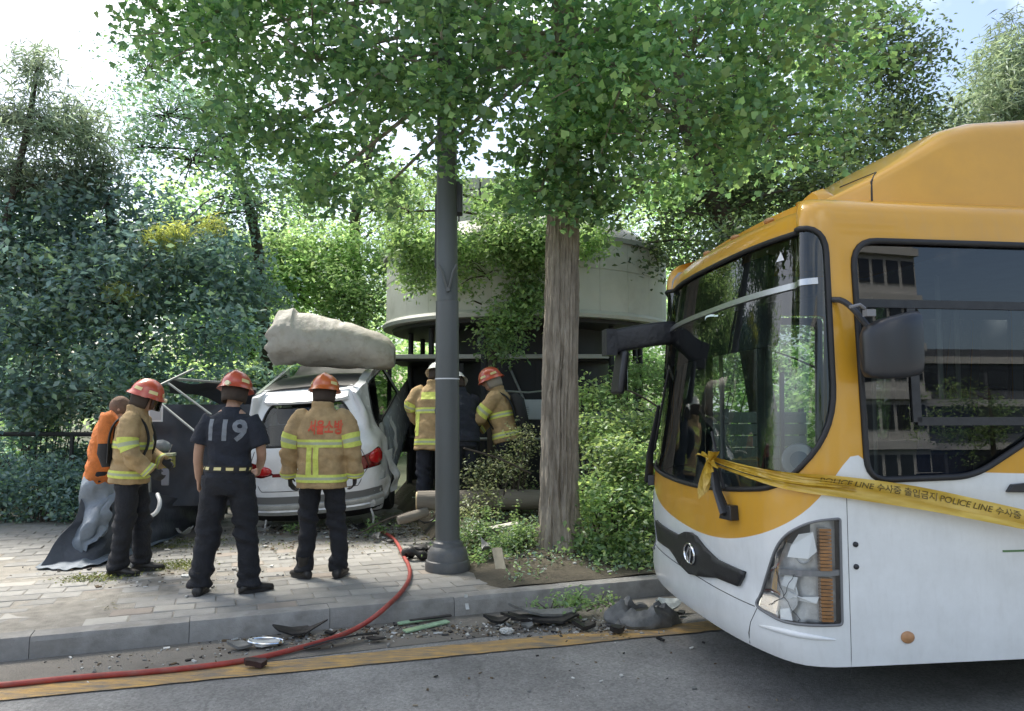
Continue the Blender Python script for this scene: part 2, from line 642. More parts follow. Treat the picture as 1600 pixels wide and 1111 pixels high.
# ------------------------------------------------------------------ foliage tools
rng = np.random.default_rng(11)
def np_mesh(name, V, F, tint=None, mat=None):
    """V (n,3), F (m,k) all of k corners."""
    me = bpy.data.meshes.new(name)
    n, (m, k) = len(V), F.shape
    me.vertices.add(n)
    me.vertices.foreach_set('co', np.ascontiguousarray(V, dtype=np.float32).ravel())
    me.loops.add(m * k)
    me.loops.foreach_set('vertex_index', np.ascontiguousarray(F, dtype=np.int32).ravel())
    me.polygons.add(m)
    me.polygons.foreach_set('loop_start', np.arange(0, m * k, k, dtype=np.int32))
    me.update(calc_edges=True)
    if tint is not None:
        a = me.color_attributes.new('tint', 'FLOAT_COLOR', 'POINT')
        c = np.ones((n, 4), dtype=np.float32)
        c[:, :3] = tint
        a.data.foreach_set('color', c.ravel())
    if mat:
        me.materials.append(mat)
    me.validate()
    return me

FAN = np.array([[0, 0, 0], [0.55, 0.62, 0.06], [0.24, 0.98, -0.03], [0, 0.80, 0.05], [-0.24, 0.98, -0.03], [-0.55, 0.62, 0.06]])
FAN_F = np.array([[0, 1, 2], [0, 2, 3], [0, 3, 4], [0, 4, 5]])
BLADE = np.array([[0, 0, 0], [0.27, 0.45, 0.09], [0, 1, -0.05], [-0.27, 0.45, 0.09]])
BLADE_F = np.array([[0, 1, 2], [0, 2, 3]])
LANCE = np.array([[0, 0, 0], [0.10, 0.4, 0.03], [0, 1.3, -0.16], [-0.10, 0.4, 0.03]])

def leaf_mesh(name, C, size, cols, shape='blade', droop=0.2, mat=None, colvar=0.35, rg=None, mult=None):
    rg = rg or rng
    n = len(C)
    base, F0 = (FAN, FAN_F) if shape == 'fan' else (LANCE, BLADE_F) if shape == 'lance' else (BLADE, BLADE_F)
    # leaf axis (outward, drooping) and normal (mostly upward)
    ax = rg.normal(size=(n, 3)); ax[:, 2] = ax[:, 2] * 0.5 - droop
    ax /= np.linalg.norm(ax, axis=1)[:, None]
    up = rg.normal(size=(n, 3)) * 0.55; up[:, 2] += 0.8
    sd = np.cross(ax, up); sd /= np.linalg.norm(sd, axis=1)[:, None] + 1e-9
    up = np.cross(sd, ax)
    sz = size * rg.uniform(0.65, 1.3, n)
    V = (sd[:, None, :] * base[None, :, 0, None] + ax[:, None, :] * base[None, :, 1, None] + up[:, None, :] * base[None, :, 2, None]) * sz[:, None, None] + C[:, None, :]
    k = len(base)
    F = (F0[None] + (np.arange(n) * k)[:, None, None]).reshape(-1, 3)
    cols = np.array(cols, dtype=float)
    w = rg.random(n) * (len(cols) - 1)
    i0 = np.clip(w.astype(int), 0, len(cols) - 2)
    f = (w - i0)[:, None]
    col = cols[i0] * (1 - f) + cols[i0 + 1] * f
    col = col * (1 + colvar * (rg.random(n) - 0.5))[:, None]
    if mult is not None:
        col = col * mult[:, None]
    tint = np.repeat(col, k, axis=0)
    return np_mesh(name, V.reshape(-1, 3), F, tint, mat)

def clump_points(clumps, n, per=26, spread=0.17, rg=None, hollow=0.55, flat=0.7, gap=None):
    """Leaf positions gathered on twigs inside ellipsoids (centre, radii); returns leaves and twig centres."""
    rg = rg or rng
    cl = np.array([[*c[0], *c[1]] for c in clumps], dtype=float)
    w = (cl[:, 3] * cl[:, 4] * cl[:, 5]) ** (0.62)
    w *= np.array([c[2] if len(c) > 2 else 1.0 for c in clumps])
    w /= w.sum()
    nt = max(1, n // per)
    idx = rg.choice(len(cl), nt, p=w)
    d = rg.normal(size=(nt, 3)); d /= np.linalg.norm(d, axis=1)[:, None]
    r = hollow + (1 - hollow) * rg.random(nt) ** 0.8
    r *= rg.choice([1.0, 0.55], nt, p=[0.75, 0.25]) * (1 + 0.22 * (rg.random(nt) - 0.5))
    T = cl[idx, :3] + d * cl[idx, 3:] * r[:, None]
    if gap is not None:
        keep = np.array([noise.noise(Vector(p) * gap[0]) > gap[1] for p in T])
        T, idx = T[keep], idx[keep]
        nt = len(T)
    cnt = rg.integers(int(per * 0.5), int(per * 1.5) + 1, nt)
    P = np.repeat(T, cnt, axis=0)
    global TWIG_MULT
    TWIG_MULT = np.repeat((0.66 + 0.7 * rg.random(nt) ** 1.3) * (0.75 + 0.5 * rg.random(len(cl)))[idx], cnt)
    off = rg.normal(size=P.shape) * spread
    off[:, 2] *= flat
    return P + off, T, idx

def tree(name, label, cat, base, trunk, rad, clumps, n, size, cols, shape='blade', bark=None, leaf=None, spread=0.17,
         per=26, droop=0.2, group=None, twigs=90, seed=1, limbs=True, ridged=False, colvar=0.35, hollow=0.55, gap=(1.0, -.16)):
    """trunk: list of points from the ground; clumps: (centre, radii[, weight])."""
    rg = np.random.default_rng(seed)
    t = empty(name, base, 0, label, cat, group)
    b = Vector(base)
    pts = chaikin([Vector(p) - b for p in trunk], 2)
    n_p = len(pts)
    rr = [interp(i / (n_p - 1), np.linspace(0, 1, len(rad)), rad) for i in range(n_p)]
    mb = MB()
    if ridged:
        ringn = 130
        fine = []
        for i in range(len(pts) - 1):
            for q in range(14):
                fine.append((pts[i].lerp(pts[i + 1], q / 10), lerp(rr[i], rr[i + 1], q / 10)))
        rings = []
        for p, r in fine:
            ring = []
            for k in range(ringn):
                a = 2 * math.pi * k / ringn
                w_ = .5 * noise.noise(Vector((math.cos(a) * 2, math.sin(a) * 2, p.z * 1.6)))
                ridge = 0.9 - 3.0 * abs(noise.noise(Vector((math.cos(a + w_ * .35) * 6.5, math.sin(a + w_ * .35) * 6.5, p.z * 0.9)))) - 1.2 * abs(noise.noise(Vector((math.cos(a) * 14, math.sin(a) * 14, p.z * 2.2 + 7))))
                flare = 1 + 0.34 * math.exp(-p.z / 0.26) * (1 + 0.5 * math.sin(a * 5 + 1)) 
                q = r * flare * (0.965 + 0.11 * ridge)
                ring.append(p + Vector((math.cos(a) * q, math.sin(a) * q, 0)))
            rings.append(ring)
        mb.rings(rings)
    else:
        mb.tube(pts, rr, 10)
    mb.build('trunk', bark, t, smooth=60)
    P, T, idx = clump_points(clumps, n, per, spread, rg, hollow, .7, gap)
    tm = TWIG_MULT
    if limbs:
        mb = MB()
        top = [p for p in pts if p.z > pts[-1].z * (0.52 if ridged else 0.25)] or pts
        for c in clumps:
            cc = Vector(c[0]) - b
            cand = [p for p in top if p.z < cc.z - 0.15 * (cc - p).length] or [top[0]]
            s = min(cand, key=lambda p: (p - cc).length + 0.4 * abs(p.z - cc.z))
            dd = (s - cc).length
            mid = s.lerp(cc, 0.5) + Vector((rg.normal() * 0.08 * dd, rg.normal() * 0.08 * dd, 0.10 * dd))
            r0 = min(rad[-1] * 0.9, max(0.014, 0.013 * dd + 0.008))
            cu = chaikin([s, mid, cc], 2)
            mb.tube(cu, [lerp(r0, 0.012, i / (len(cu) - 1)) for i in range(len(cu))], 6)
        sel = rg.permutation(len(T))[:twigs]
        for q in sel:
            a = Vector(T[q]) - b
            c = Vector(clumps[idx[q]][0]) - b
            mid = a.lerp(c, 0.5) + Vector((0, 0, 0.05))
            mb.tube([c.lerp(a, 0.05), mid, a], [0.012, 0.008, 0.004], 4)
        mb.build('branches', bark, t, smooth=60)['kind'] = 'stuff'
    me = leaf_mesh('crown', P - np.array(b)[None], size, cols, shape, droop, leaf, colvar, rg, tm)
    link('crown', me, t)
    return t

M_bark = pm('ginkgo_bark', (0.19, 0.162, 0.128), 0.95, color2=(0.40, 0.352, 0.285), vscale=10, bump=1.0, bscale=34, stretch=(1, 1, 0.30))
M_bark_dark = pm('dark_bark', (0.05, 0.042, 0.034), 0.95, color2=(0.09, 0.075, 0.06), vscale=9, bump=0.8, bscale=30, stretch=(1, 1, 0.3))
M_leaf = leaf_mat('green_leaves', 0.46, 0.05)
M_leaf_bright = leaf_mat('bright_leaves', 0.55, 0.05)
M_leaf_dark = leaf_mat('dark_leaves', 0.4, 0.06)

def CL(px, py, Y, rx, ry=None, rz=None, w=1.0):
    return (AT(px, py, Y), (rx, ry or rx, rz or rx * 0.75), w)

G_GINK = [(0.118, 0.234, 0.126), (0.164, 0.305, 0.131), (0.227, 0.383, 0.147), (0.312, 0.468, 0.18)]
G_DARK_GLARE = [(0.148, 0.234, 0.242), (0.179, 0.278, 0.269), (0.211, 0.32, 0.278), (0.242, 0.351, 0.26)]  # dark leaf greens, lens glare painted in as bluer, lighter colour
G_MID = [(0.143, 0.25, 0.109), (0.204, 0.325, 0.13), (0.28, 0.401, 0.155), (0.363, 0.469, 0.181)]
G_LIGHT = [(0.171, 0.291, 0.122), (0.242, 0.384, 0.157), (0.323, 0.477, 0.209), (0.423, 0.547, 0.261)]
G_GREY = [(0.144, 0.198, 0.126), (0.198, 0.258, 0.156), (0.252, 0.312, 0.18)]

# the ginkgo by the kerb
gb = GR(874, 874)
gb.z = 0.15
tree('ginkgo_tree', 'big ginkgo street tree with a furrowed trunk standing beside the lamp post', 'tree', gb,
     [gb, gb + Vector((0.0, 0, 0.6)), gb + Vector((0.02, 0, 2.0)), gb + Vector((0.06, 0.05, 3.6)), gb + Vector((0.10, 0.1, 6.5)), gb + Vector((0.05, 0.1, 9.5))],
     [0.215, 0.198, 0.19, 0.18, 0.165, 0.12, 0.05],
     [CL(870, 40, 7.4, 1.2, 1.2, 0.9), CL(760, 30, 6.8, 1.0, 1, .75), CL(620, 90, 7.2, 1.1, 1.1, .9), CL(490, 90, 7.5, 1.1, 1.1, .9),
      CL(370, 50, 7.8, 1.0, 1.1, .85), CL(270, 40, 8.2, .65, .8, .7), CL(420, 210, 8.2, .85, .9, .62), CL(550, 215, 8.4, .85, .9, .55),
      CL(980, 110, 6.8, 1, 1, .75), CL(1080, 90, 7, 1.05, 1, .85), CL(1190, 100, 7.4, 1.0, 1, .85), CL(1110, 190, 6.9, .75, .7, .42),
      CL(1215, 200, 7.6, .8, .8, .45), CL(1290, 60, 8, .8, 1, .6), CL(880, 170, 7.0, .62, .6, .42), CL(800, 165, 6.8, .5, .5, .42),
      CL(695, 170, 6.7, .36, .4, .36, 1.3), CL(930, 215, 7.3, .4, .5, .33), CL(1010, 225, 7.2, .5, .5, .3), CL(690, 60, 6.3, .7, .6, .5),
      CL(840, 250, 7.5, .2, .25, .2, 1.2), CL(1130, 235, 7.0, .35, .4, .22), CL(905, 275, 7.3, .26, .3, .24, 1.3), CL(870, 290, 8.3, .5, .25, .3, 1.3), CL(845, 300, 7.3, .25, .25, .22, 1.4), CL(925, 305, 7.4, .25, .25, .24, 1.4), CL(875, 230, 8.3, .5, .3, .3, 1.2), CL(820, 265, 7.5, .26, .3, .22, 1.3), CL(960, 285, 7.6, .3, .35, .25, 1.2), CL(610, 285, 8.0, .45, .45, .26), CL(500, 290, 8.2, .4, .45, .26), CL(690, 235, 7.0, .2, .3, .16, 1.2), CL(1030, 290, 8.4, .4, .4, .3),
      CL(640, -160, 7.4, 2.2, 2, 1.0), CL(1000, -160, 7.4, 2.2, 2, 1.0), CL(380, -120, 7.8, 1.2, 1.4, .7), CL(820, -420, 7.6, 2.2, 2, 1.2), CL(1250, -90, 7.8, 1.0, 1.2, .6), (Vector((-4.2, 8.6, 7.6)), (1.9, 1.8, .8), 2.2), (Vector((-2.0, 7.6, 7.8)), (1.9, 1.8, .9), 2.2), (Vector((2.6, 7.4, 7.6)), (1.9, 1.8, .9)), (Vector((-5.9, 9.0, 8.0)), (1.5, 1.6, .7), 2.2), (Vector((-3.4, 6.4, 7.0)), (1.6, 1.4, .6), 2.2), (Vector((3.9, 6.6, 7.4)), (1.5, 1.5, .7)), (Vector((-5.0, 7.4, 7.6)), (1.6, 1.5, .7), 2.2), (Vector((-6.6, 8.0, 8.3)), (1.6, 1.6, .7), 2.2), (Vector((-3.2, 9.6, 8.4)), (1.6, 1.6, .7), 2.0), (Vector((1.0, 5.6, 6.8)), (1.6, 1.3, .6)), (Vector((-1.2, 5.4, 6.8)), (1.5, 1.3, .6), 2.2)],  # unseen crown clumps above the frame, added to keep sun off the pavement
     120000, 0.073, G_GINK, 'fan', M_bark, M_leaf, spread=0.15, per=30, droop=0.45, twigs=420, seed=5, ridged=True, gap=(1.15, -.18))

# second street tree, dark leaning trunk behind the bus
tb = Vector((4.0, 11.6, 0.2))
tree('shade_tree', 'dark leaning trunk tree spreading behind the bus windshield', 'tree', tb,
     [tb, AT(1165, 480, 11.5), AT(1135, 350, 11.4), AT(1085, 240, 11.2), AT(1060, 120, 11.0), AT(1040, 20, 11)],
     [0.24, 0.2, 0.17, 0.15, 0.11, 0.05],
     [CL(1000, 300, 11.5, .9, .9, .8), CL(1100, 300, 12, 1.1, 1, .8), CL(1210, 300, 11.5, 1.2, 1.1, .6), CL(1320, 215, 11.5, 1.3, 1.1, .8),
      CL(1395, 110, 12, .75, 1, .9), CL(1320, 50, 12, 1, 1, .7), CL(1180, 200, 12, 1.2, 1, .9), CL(1060, 190, 12, 1.1, 1, .9), CL(1000, 100, 12, 1.1, 1, 1),
      CL(1130, 390, 10.6, .7, .7, .4), CL(1010, 380, 11.8, .6, .6, .4), CL(1300, 300, 11, .8, .8, .35), CL(1440, 190, 11.8, .6, .8, .5), CL(1070, 330, 11, .5, .5, .4), CL(960, 200, 12, 1, 1, .8)],
     58000, 0.085, [(0.06, 0.105, 0.05), (0.085, 0.14, 0.06), (0.11, 0.175, 0.07), (0.15, 0.215, 0.08)], 'blade', M_bark_dark, M_leaf_dark, spread=0.2, per=22, twigs=250, seed=8)

tb = Vector((13.2, 19.5, 0.2))
tree('willow_tree', 'pale grey green drooping tree at the far side above the bus roof cowl', 'tree', tb,
     [tb, tb + Vector((0, 0, 3)), tb + Vector((0.2, 0, 6)), tb + Vector((.3, 0, 9))], [0.25, 0.2, 0.14, 0.05],
     [CL(1540, 170, 19, 1.5, 1.4, 1.0), CL(1590, 110, 19, 1.2, 1.2, 1.0), CL(1640, 160, 19, 1.6, 1.5, 1.4), CL(1490, 220, 19, 1.2, 1.2, .6), CL(1570, 250, 19, 1.6, 1.4, .6), CL(1450, 260, 18, 1.2, 1.2, .5), CL(1580, 60, 19, .5, .6, .6, .6)],
     24000, 0.19, G_GREY, 'lance', M_bark_dark, M_leaf_dark, spread=0.22, droop=0.5, per=22, twigs=120, seed=9)

# trees on the left
tb = Vector((-6.0, 12.2, 0.2))
tree('dark_maple', 'dense dark tree, its leaves painted with blue lens glare, massed at the left edge behind the hedge', 'tree', tb,
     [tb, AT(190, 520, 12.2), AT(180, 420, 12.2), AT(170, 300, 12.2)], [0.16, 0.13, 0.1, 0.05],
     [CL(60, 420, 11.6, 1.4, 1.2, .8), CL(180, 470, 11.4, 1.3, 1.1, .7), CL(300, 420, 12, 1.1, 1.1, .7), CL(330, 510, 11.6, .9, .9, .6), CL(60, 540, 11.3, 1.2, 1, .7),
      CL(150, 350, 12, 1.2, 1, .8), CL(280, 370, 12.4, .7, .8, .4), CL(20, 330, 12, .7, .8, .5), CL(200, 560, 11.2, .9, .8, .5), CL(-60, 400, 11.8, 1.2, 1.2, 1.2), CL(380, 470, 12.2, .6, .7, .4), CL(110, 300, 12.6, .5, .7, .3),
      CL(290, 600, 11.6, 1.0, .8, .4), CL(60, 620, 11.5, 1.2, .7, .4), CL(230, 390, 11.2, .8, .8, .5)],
     44000, 0.115, G_DARK_GLARE + [G_MID[1]], 'blade', M_bark_dark, M_leaf_dark, spread=0.2, per=26, droop=0.35, twigs=160, seed=12, gap=(1.3, -.22))
tb = Vector((-7.7, 11.0, 0.2))
tree('bamboo', 'tall wispy bamboo like tree at the far left edge against the white sky', 'tree', tb,
     [tb, tb + Vector((-.1, .3, 3)), AT(45, 200, 11.6), AT(60, 90, 11.6)], [0.07, 0.06, 0.045, 0.015],
     [CL(55, 110, 11.6, .28, .4, .5), CL(20, 190, 11.6, .5, .5, .5), CL(75, 200, 11.6, .5, .5, .5), CL(130, 200, 12, .35, .5, .6), CL(120, 280, 12, .7, .7, .5), CL(30, 280, 11.7, .7, .7, .5), CL(160, 260, 12, .3, .4, .6)],
     9000, 0.13, [(0.15, 0.20, 0.15), (0.2, 0.26, 0.18), (0.26, 0.32, 0.2)], 'lance', M_bark_dark, M_leaf_bright, spread=0.17, per=16, droop=0.5, twigs=150, seed=13, hollow=0.3)
tb = Vector((-4.2, 13.8, 0.2))
tree('locust_tree', 'feathery tree with a yellowing spray in the gap left of the white car', 'tree', tb,
     [tb, AT(410, 480, 13.6), AT(400, 350, 13.4), AT(350, 210, 13)], [0.13, 0.11, 0.09, 0.05],
     [CL(300, 250, 13, 1.2, 1, .7), CL(400, 320, 13, .9, .9, .5), CL(260, 180, 13, 1.1, 1, .7), CL(230, 110, 13.5, .8, .8, .7), CL(340, 150, 13.4, 1.1, 1, .8), CL(470, 290, 13.6, .8, .8, .5), CL(220, 230, 13, .5, .6, .6, .7), CL(330, 370, 13, .5, .5, .3)],
     15000, 0.085, G_DARK_GLARE[2:] + G_MID[:2], 'blade', M_bark_dark, M_leaf, spread=0.18, per=22, twigs=200, seed=14)
loc_ = [o for o in bpy.data.objects if o.name.startswith('locust_tree')][0]
rg = np.random.default_rng(61)
P, T, idx = clump_points([CL(275, 362, 10.9, .30, .3, .10), CL(330, 350, 11.1, .22, .3, .10), CL(190, 455, 10.6, .13, .2, .10), CL(250, 372, 10.9, .16, .2, .08)], 1500, 20, .09, rg, .2)
lb = Vector((-4.2, 13.8, 0.2))
link('yellow_spray', leaf_mesh('yellow_spray', P - np.array(lb)[None], .075, [(.20, .26, .07), (.30, .36, .10), (.42, .46, .14)], 'lance', .4, M_leaf_bright, .4, rg, TWIG_MULT), loc_)
mb = MB()
for a_ in (CL(275, 362, 10.9, .3)[0], CL(190, 455, 10.6, .3)[0], CL(330, 350, 11.1, .3)[0]):
    mb.tube(chaikin([AT(390, 330, 13.3) - lb, (AT(390, 330, 13.3) + a_) / 2 + Vector((0, 0, .5)) - lb, a_ - lb], 2), .012, 4)
mb.build('spray_twig', M_bark_dark, loc_)['kind'] = 'stuff'
tb = Vector((-2.6, 15.5, 0.2))
tree('elm_tree', 'sunlit yellow green tree between the dark trees and the lamp post', 'tree', tb,
     [tb, AT(560, 480, 15.4), AT(550, 330, 15.3), AT(590, 200, 15)], [0.16, 0.13, 0.1, 0.05],
     [CL(500, 400, 15, 1.1, 1, .8), CL(580, 330, 15.4, 1.0, 1, .7), CL(610, 410, 15, .8, .8, .6), CL(450, 450, 14.5, .9, .9, .7), CL(540, 470, 14.2, 1.0, .8, .6), CL(480, 340, 15.5, .7, .8, .5),
      CL(620, 290, 15, .7, .8, .4, .6), CL(420, 400, 14.6, .7, .7, .5), CL(540, 270, 15.6, .6, .7, .4, .5), CL(660, 340, 14.6, .5, .5, .5)],
     34000, 0.10, G_LIGHT, 'blade', M_bark_dark, M_leaf_bright, spread=0.2, per=22, twigs=200, seed=15)
tb = Vector((-0.3, 11.3, 0.2))
tree('hanging_tree', 'slender leafy tree drooping in front of the round white pavilion', 'tree', tb,
     [tb, AT(768, 560, 11.2), AT(775, 450, 11.2), AT(800, 300, 11.1)], [0.07, 0.06, 0.05, 0.03],
     [CL(760, 430, 11.0, .5, .5, .4), CL(800, 390, 10.9, .45, .5, .4), CL(790, 500, 10.8, .35, .4, .35), CL(745, 350, 11.2, .35, .4, .4), CL(800, 310, 11, .4, .4, .35), CL(740, 470, 11, .3, .3, .25), CL(830, 440, 10.8, .25, .3, .4), CL(920, 330, 10.9, .25, .3, .5), CL(725, 395, 11, .25, .3, .3), CL(780, 545, 10.7, .25, .3, .2), CL(650, 420, 11, .35, .4, .3), CL(640, 330, 11, .4, .4, .4), CL(690, 300, 11, .4, .4, .35), CL(630, 385, 10.7, .42, .4, .35, 1.2), CL(700, 385, 10.6, .4, .4, .35, 1.2), CL(775, 385, 10.6, .4, .4, .32, 1.2), CL(840, 375, 10.6, .4, .4, .32, 1.2), CL(915, 375, 10.8, .3, .4, .2), CL(820, 470, 10.7, .22, .3, .25)],
     30000, 0.075, G_MID[:3] + [G_LIGHT[1]], 'blade', M_bark_dark, M_leaf, spread=0.13, per=22, droop=0.5, twigs=160, seed=16)
# taller trees that close the park behind
for i, (x, y, h, cols, lab) in enumerate((
        (-12.5, 20, 6.0, G_MID, 'mid green park tree at the far left behind the wispy bamboo'),
        (7.2, 17.5, 6.8, G_MID, 'leafy park tree behind the leaning dark trunk'),
        (3.0, 21.0, 6.5, G_LIGHT, 'pale sunlit park tree showing between pavilion roof and dark trunk'),
        (-6.8, 19.5, 5.2, G_LIGHT, 'low sunlit park tree behind the crumpled beige panel'))):
    b_ = Vector((x, y, 0.2))
    rg_ = np.random.default_rng(40 + i)
    cs = [(b_ + Vector((rg_.normal() * 1.3, rg_.normal() * 1.2, h * rg_.uniform(0.35, 1.0))), (1.3, 1.3, 0.9)) for _ in range(9)]
    tree('park_tree', lab, 'tree', b_, [b_, b_ + Vector((0, 0, h * .3)), b_ + Vector((.2, 0, h * .6)), b_ + Vector((.1, 0, h))], [0.2, 0.16, 0.12, 0.04],
         cs, 17000, 0.14, cols, 'blade', M_bark_dark, M_leaf, spread=0.26, per=20, twigs=60, seed=50 + i, group='taller park trees behind the pavilion')

def bush(name, label, cat, base, clumps, n, size, cols, seed, leaf=None, shape='blade', spread=0.1, group=None, stems=40):
    rg = np.random.default_rng(seed)
    b = Vector(base)
    t = empty(name, base, 0, label, cat, group)
    P, T, idx = clump_points(clumps, n, 18, spread, rg, 0.35)
    tm = TWIG_MULT
    P[:, 2] = np.maximum(P[:, 2], b.z + 0.02)
    link('foliage', leaf_mesh('foliage', P - np.array(b)[None], size, cols, shape, 0.1, leaf or M_leaf, 0.4, rg, tm), t)
    mb = MB()
    for q in rg.permutation(len(T))[:stems]:
        a = Vector(T[q]) - b
        root = Vector((a.x * 0.55 + rg.normal() * 0.05, a.y * 0.55 + rg.normal() * 0.05, -0.03))
        mb.tube([root, root.lerp(a, 0.5) + Vector((0, 0, 0.08)), a], [0.012, 0.009, 0.004], 4)
    mb.build('stems', M_bark_dark, t, smooth=60)['kind'] = 'stuff'
    return t

# shrubs in the bed between the tree and the bus
bush('shrub', 'leafy green shrub filling the bed between the ginkgo trunk and the bus nose', 'shrub', (1.15, 8.3, 0.2),
     [CL(960, 850, 7.9, .38, .4, .26), CL(940, 780, 8.2, .40, .4, .3), CL(1000, 800, 8.1, .38, .4, .3), CL(970, 720, 8.5, .45, .4, .3), CL(1030, 740, 8.5, .4, .4, .35), CL(925, 860, 7.8, .2, .2, .2), CL(1010, 870, 7.7, .25, .3, .16)],
     7500, 0.066, G_MID, 21)
bush('shrub', 'low arching shrub with yellowish twigs right behind the ginkgo trunk', 'shrub', (1.0, 9.6, 0.3),
     [CL(930, 680, 9.3, .45, .4, .35), CL(990, 670, 9.6, .5, .4, .3), CL(1050, 660, 9.8, .5, .4, .4), CL(920, 620, 9.6, .3, .3, .3)], 4200, 0.064, G_MID[1:] + G_LIGHT[:1], 22)
bush('shrub', 'bright green sunlit shrub under the bus mirror arm', 'shrub', (2.3, 11.6, 0.2),
     [CL(1000, 590, 11.4, .5, .5, .3), CL(1050, 600, 11.6, .6, .5, .4), CL(960, 620, 11.2, .4, .4, .3), CL(1100, 580, 11.8, .7, .5, .5)], 4000, 0.075, G_LIGHT[1:], 23, M_leaf_bright)
bush('shrub', 'pale flowering looking shrub crushed in front of the crouching firefighter', 'shrub', (-0.2, 9.3, 0.35),
     [CL(745, 745, 9.3, .22, .2, .16), CL(790, 725, 9.3, .25, .2, .18), CL(818, 690, 9.3, .14, .2, .22), CL(760, 772, 9.05, .22, .08, .07), CL(735, 800, 8.6, .18, .15, .09), CL(800, 750, 9.3, .2, .15, .1)],
     2600, 0.044, [(0.14, 0.19, 0.08), (0.26, 0.31, 0.14), (0.45, 0.48, 0.28), (0.09, 0.13, 0.05)], 24)
bush('shrub', 'trampled dark green shrub at the foot of the ginkgo under the white plank', 'shrub', (0.1, 8.1, 0.2),
     [CL(790, 850, 7.9, .25, .2, .08), CL(760, 870, 7.7, .16, .2, .07), CL(815, 835, 8.0, .14, .2, .12), CL(745, 830, 8.1, .2, .2, .09), CL(720, 850, 8.0, .2, .2, .06)],
     3000, 0.042, G_MID[:3], 25, spread=0.07)
# ground cover on the bed
rg = np.random.default_rng(33)
C = []
while len(C) < 9000:
    s_, t_ = rg.uniform(3.3, 8.5), rg.uniform(0.25, 4.5) ** 1.0
    p = KP(s_, t_)
    if in_bed(p) and noise.noise(Vector((p.x * 1.6, p.y * 1.6, 4))) > -0.16 - 0.25 * (t_ > .8):
        C.append((p.x, p.y, bed_z(p.x, p.y) + rg.random() ** 2 * 0.09))
o = link('ground_cover', leaf_mesh('ground_cover', np.array(C), 0.045, G_DARK_GLARE[2:] + G_MID[:3] + [(0.12, 0.10, 0.06)], 'blade', -0.2, M_leaf, 0.5, rg))
tag(o, 'low weeds and fallen leaves covering the planting bed', 'ground cover', kind='stuff')
# hedge and dark shrubs behind the left group
hd = empty('hedge', (-6.2, 10.9, 0.15), 0, 'low clipped dark hedge at the left edge behind the pavement', 'hedge')
hb = Vector((-6.2, 10.9, 0.15))
hp = [(Vector((x, 10.7 + 0.05 * x * 0 - (x + 6.2) * -0.02, 0.55)), (0.42, 0.38, 0.5)) for x in np.arange(-10.2, -4.3, 0.42)]
P, T, idx = clump_points(hp, 17000, 18, 0.10, np.random.default_rng(31), 0.5)
P[:, 2] = np.clip(P[:, 2], 0.17, 1.16)
link('foliage', leaf_mesh('foliage', P - np.array(hb)[None], 0.075, G_DARK_GLARE + [G_MID[1]], 'blade', 0.1, M_leaf_dark, 0.4), hd)
mb = MB()
for i in range(60):
    x = random.uniform(-4, 1.9)
    mb.tube([(x, random.uniform(-.3, .1), 0), (x + random.uniform(-.1, .1), random.uniform(-.3, .1), 0.5), (x + random.uniform(-.2, .2), random.uniform(-.4, .2), 0.9)], [0.012, 0.01, 0.005], 4)
mb.build('stems', M_bark_dark, hd)
for i, (px, py, Y, n_, cols, lab) in enumerate((
        (60, 600, 12.6, 6000, G_DARK_GLARE + G_LIGHT[2:3], 'dark shrub with a few bright leaves at the left edge above the hedge'),
        (200, 600, 12.8, 6000, G_DARK_GLARE + G_LIGHT[1:3], 'dark shrub behind the helmet of the firefighter at the far left'),
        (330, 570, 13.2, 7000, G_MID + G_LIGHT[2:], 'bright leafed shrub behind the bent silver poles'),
        (420, 590, 13.0, 6000, G_DARK_GLARE[1:] + G_LIGHT[1:2], 'dark shrub directly left of the white car'))):
    c = AT(px, py, Y)
    bush('shrub', lab, 'shrub', (c.x, c.y, 0.2), [(Vector((c.x + a, c.y + b2, z)), (0.65, 0.5, 0.45)) for a, b2, z in ((-.5, 0, 0.7), (.5, .1, 0.8), (0, 0, 1.5), (-.4, .2, 2.1), (.45, .1, 2.0))],
         n_ * 2, 0.085, cols, 60 + i, M_leaf_bright if i == 2 else M_leaf, group='shrubs behind the wreck')

# far wood closing the view: one mass
rg = np.random.default_rng(77)
cs = []
for i in range(150):
    a = rg.uniform(-1.0, 1.0)
    d = rg.uniform(20, 30)
    x, y = math.sin(a) * d * 1.1, math.cos(a) * d * 0.8 + 6
    h = 6.6 + 1.6 * math.sin(i * 1.7) + (1.2 if x > 4 else 0)
    cs.append((Vector((x, y, rg.uniform(0.5, h))), (2.0, 1.6, 1.2)))
P, T, idx = clump_points(cs, 95000, 22, 0.38, rg, 0.4)
o = link('far_woodland', leaf_mesh('far_woodland', P, 0.25, G_LIGHT, 'blade', 0.2, M_leaf_bright, 0.4, rg))
tag(o, 'sunlit far woodland closing the view behind the park trees', 'woodland', kind='stuff')
# the street side behind the photographer (seen in the bus windows): buildings and street trees

# ------------------------------------------------------------------ the bus
# bus frame: a = backwards from the nose, b = from the driver's side (near) to the kerb side, z up
BA = R(7.5)
BW0, BW, BL = 2.32, 2.50, 8.6
BUS_O = Vector((1.335, 4.015, 0))
bus = empty('bus', BUS_O, BA, 'white and orange city bus with a roof cowl stopped against the kerb', 'bus')

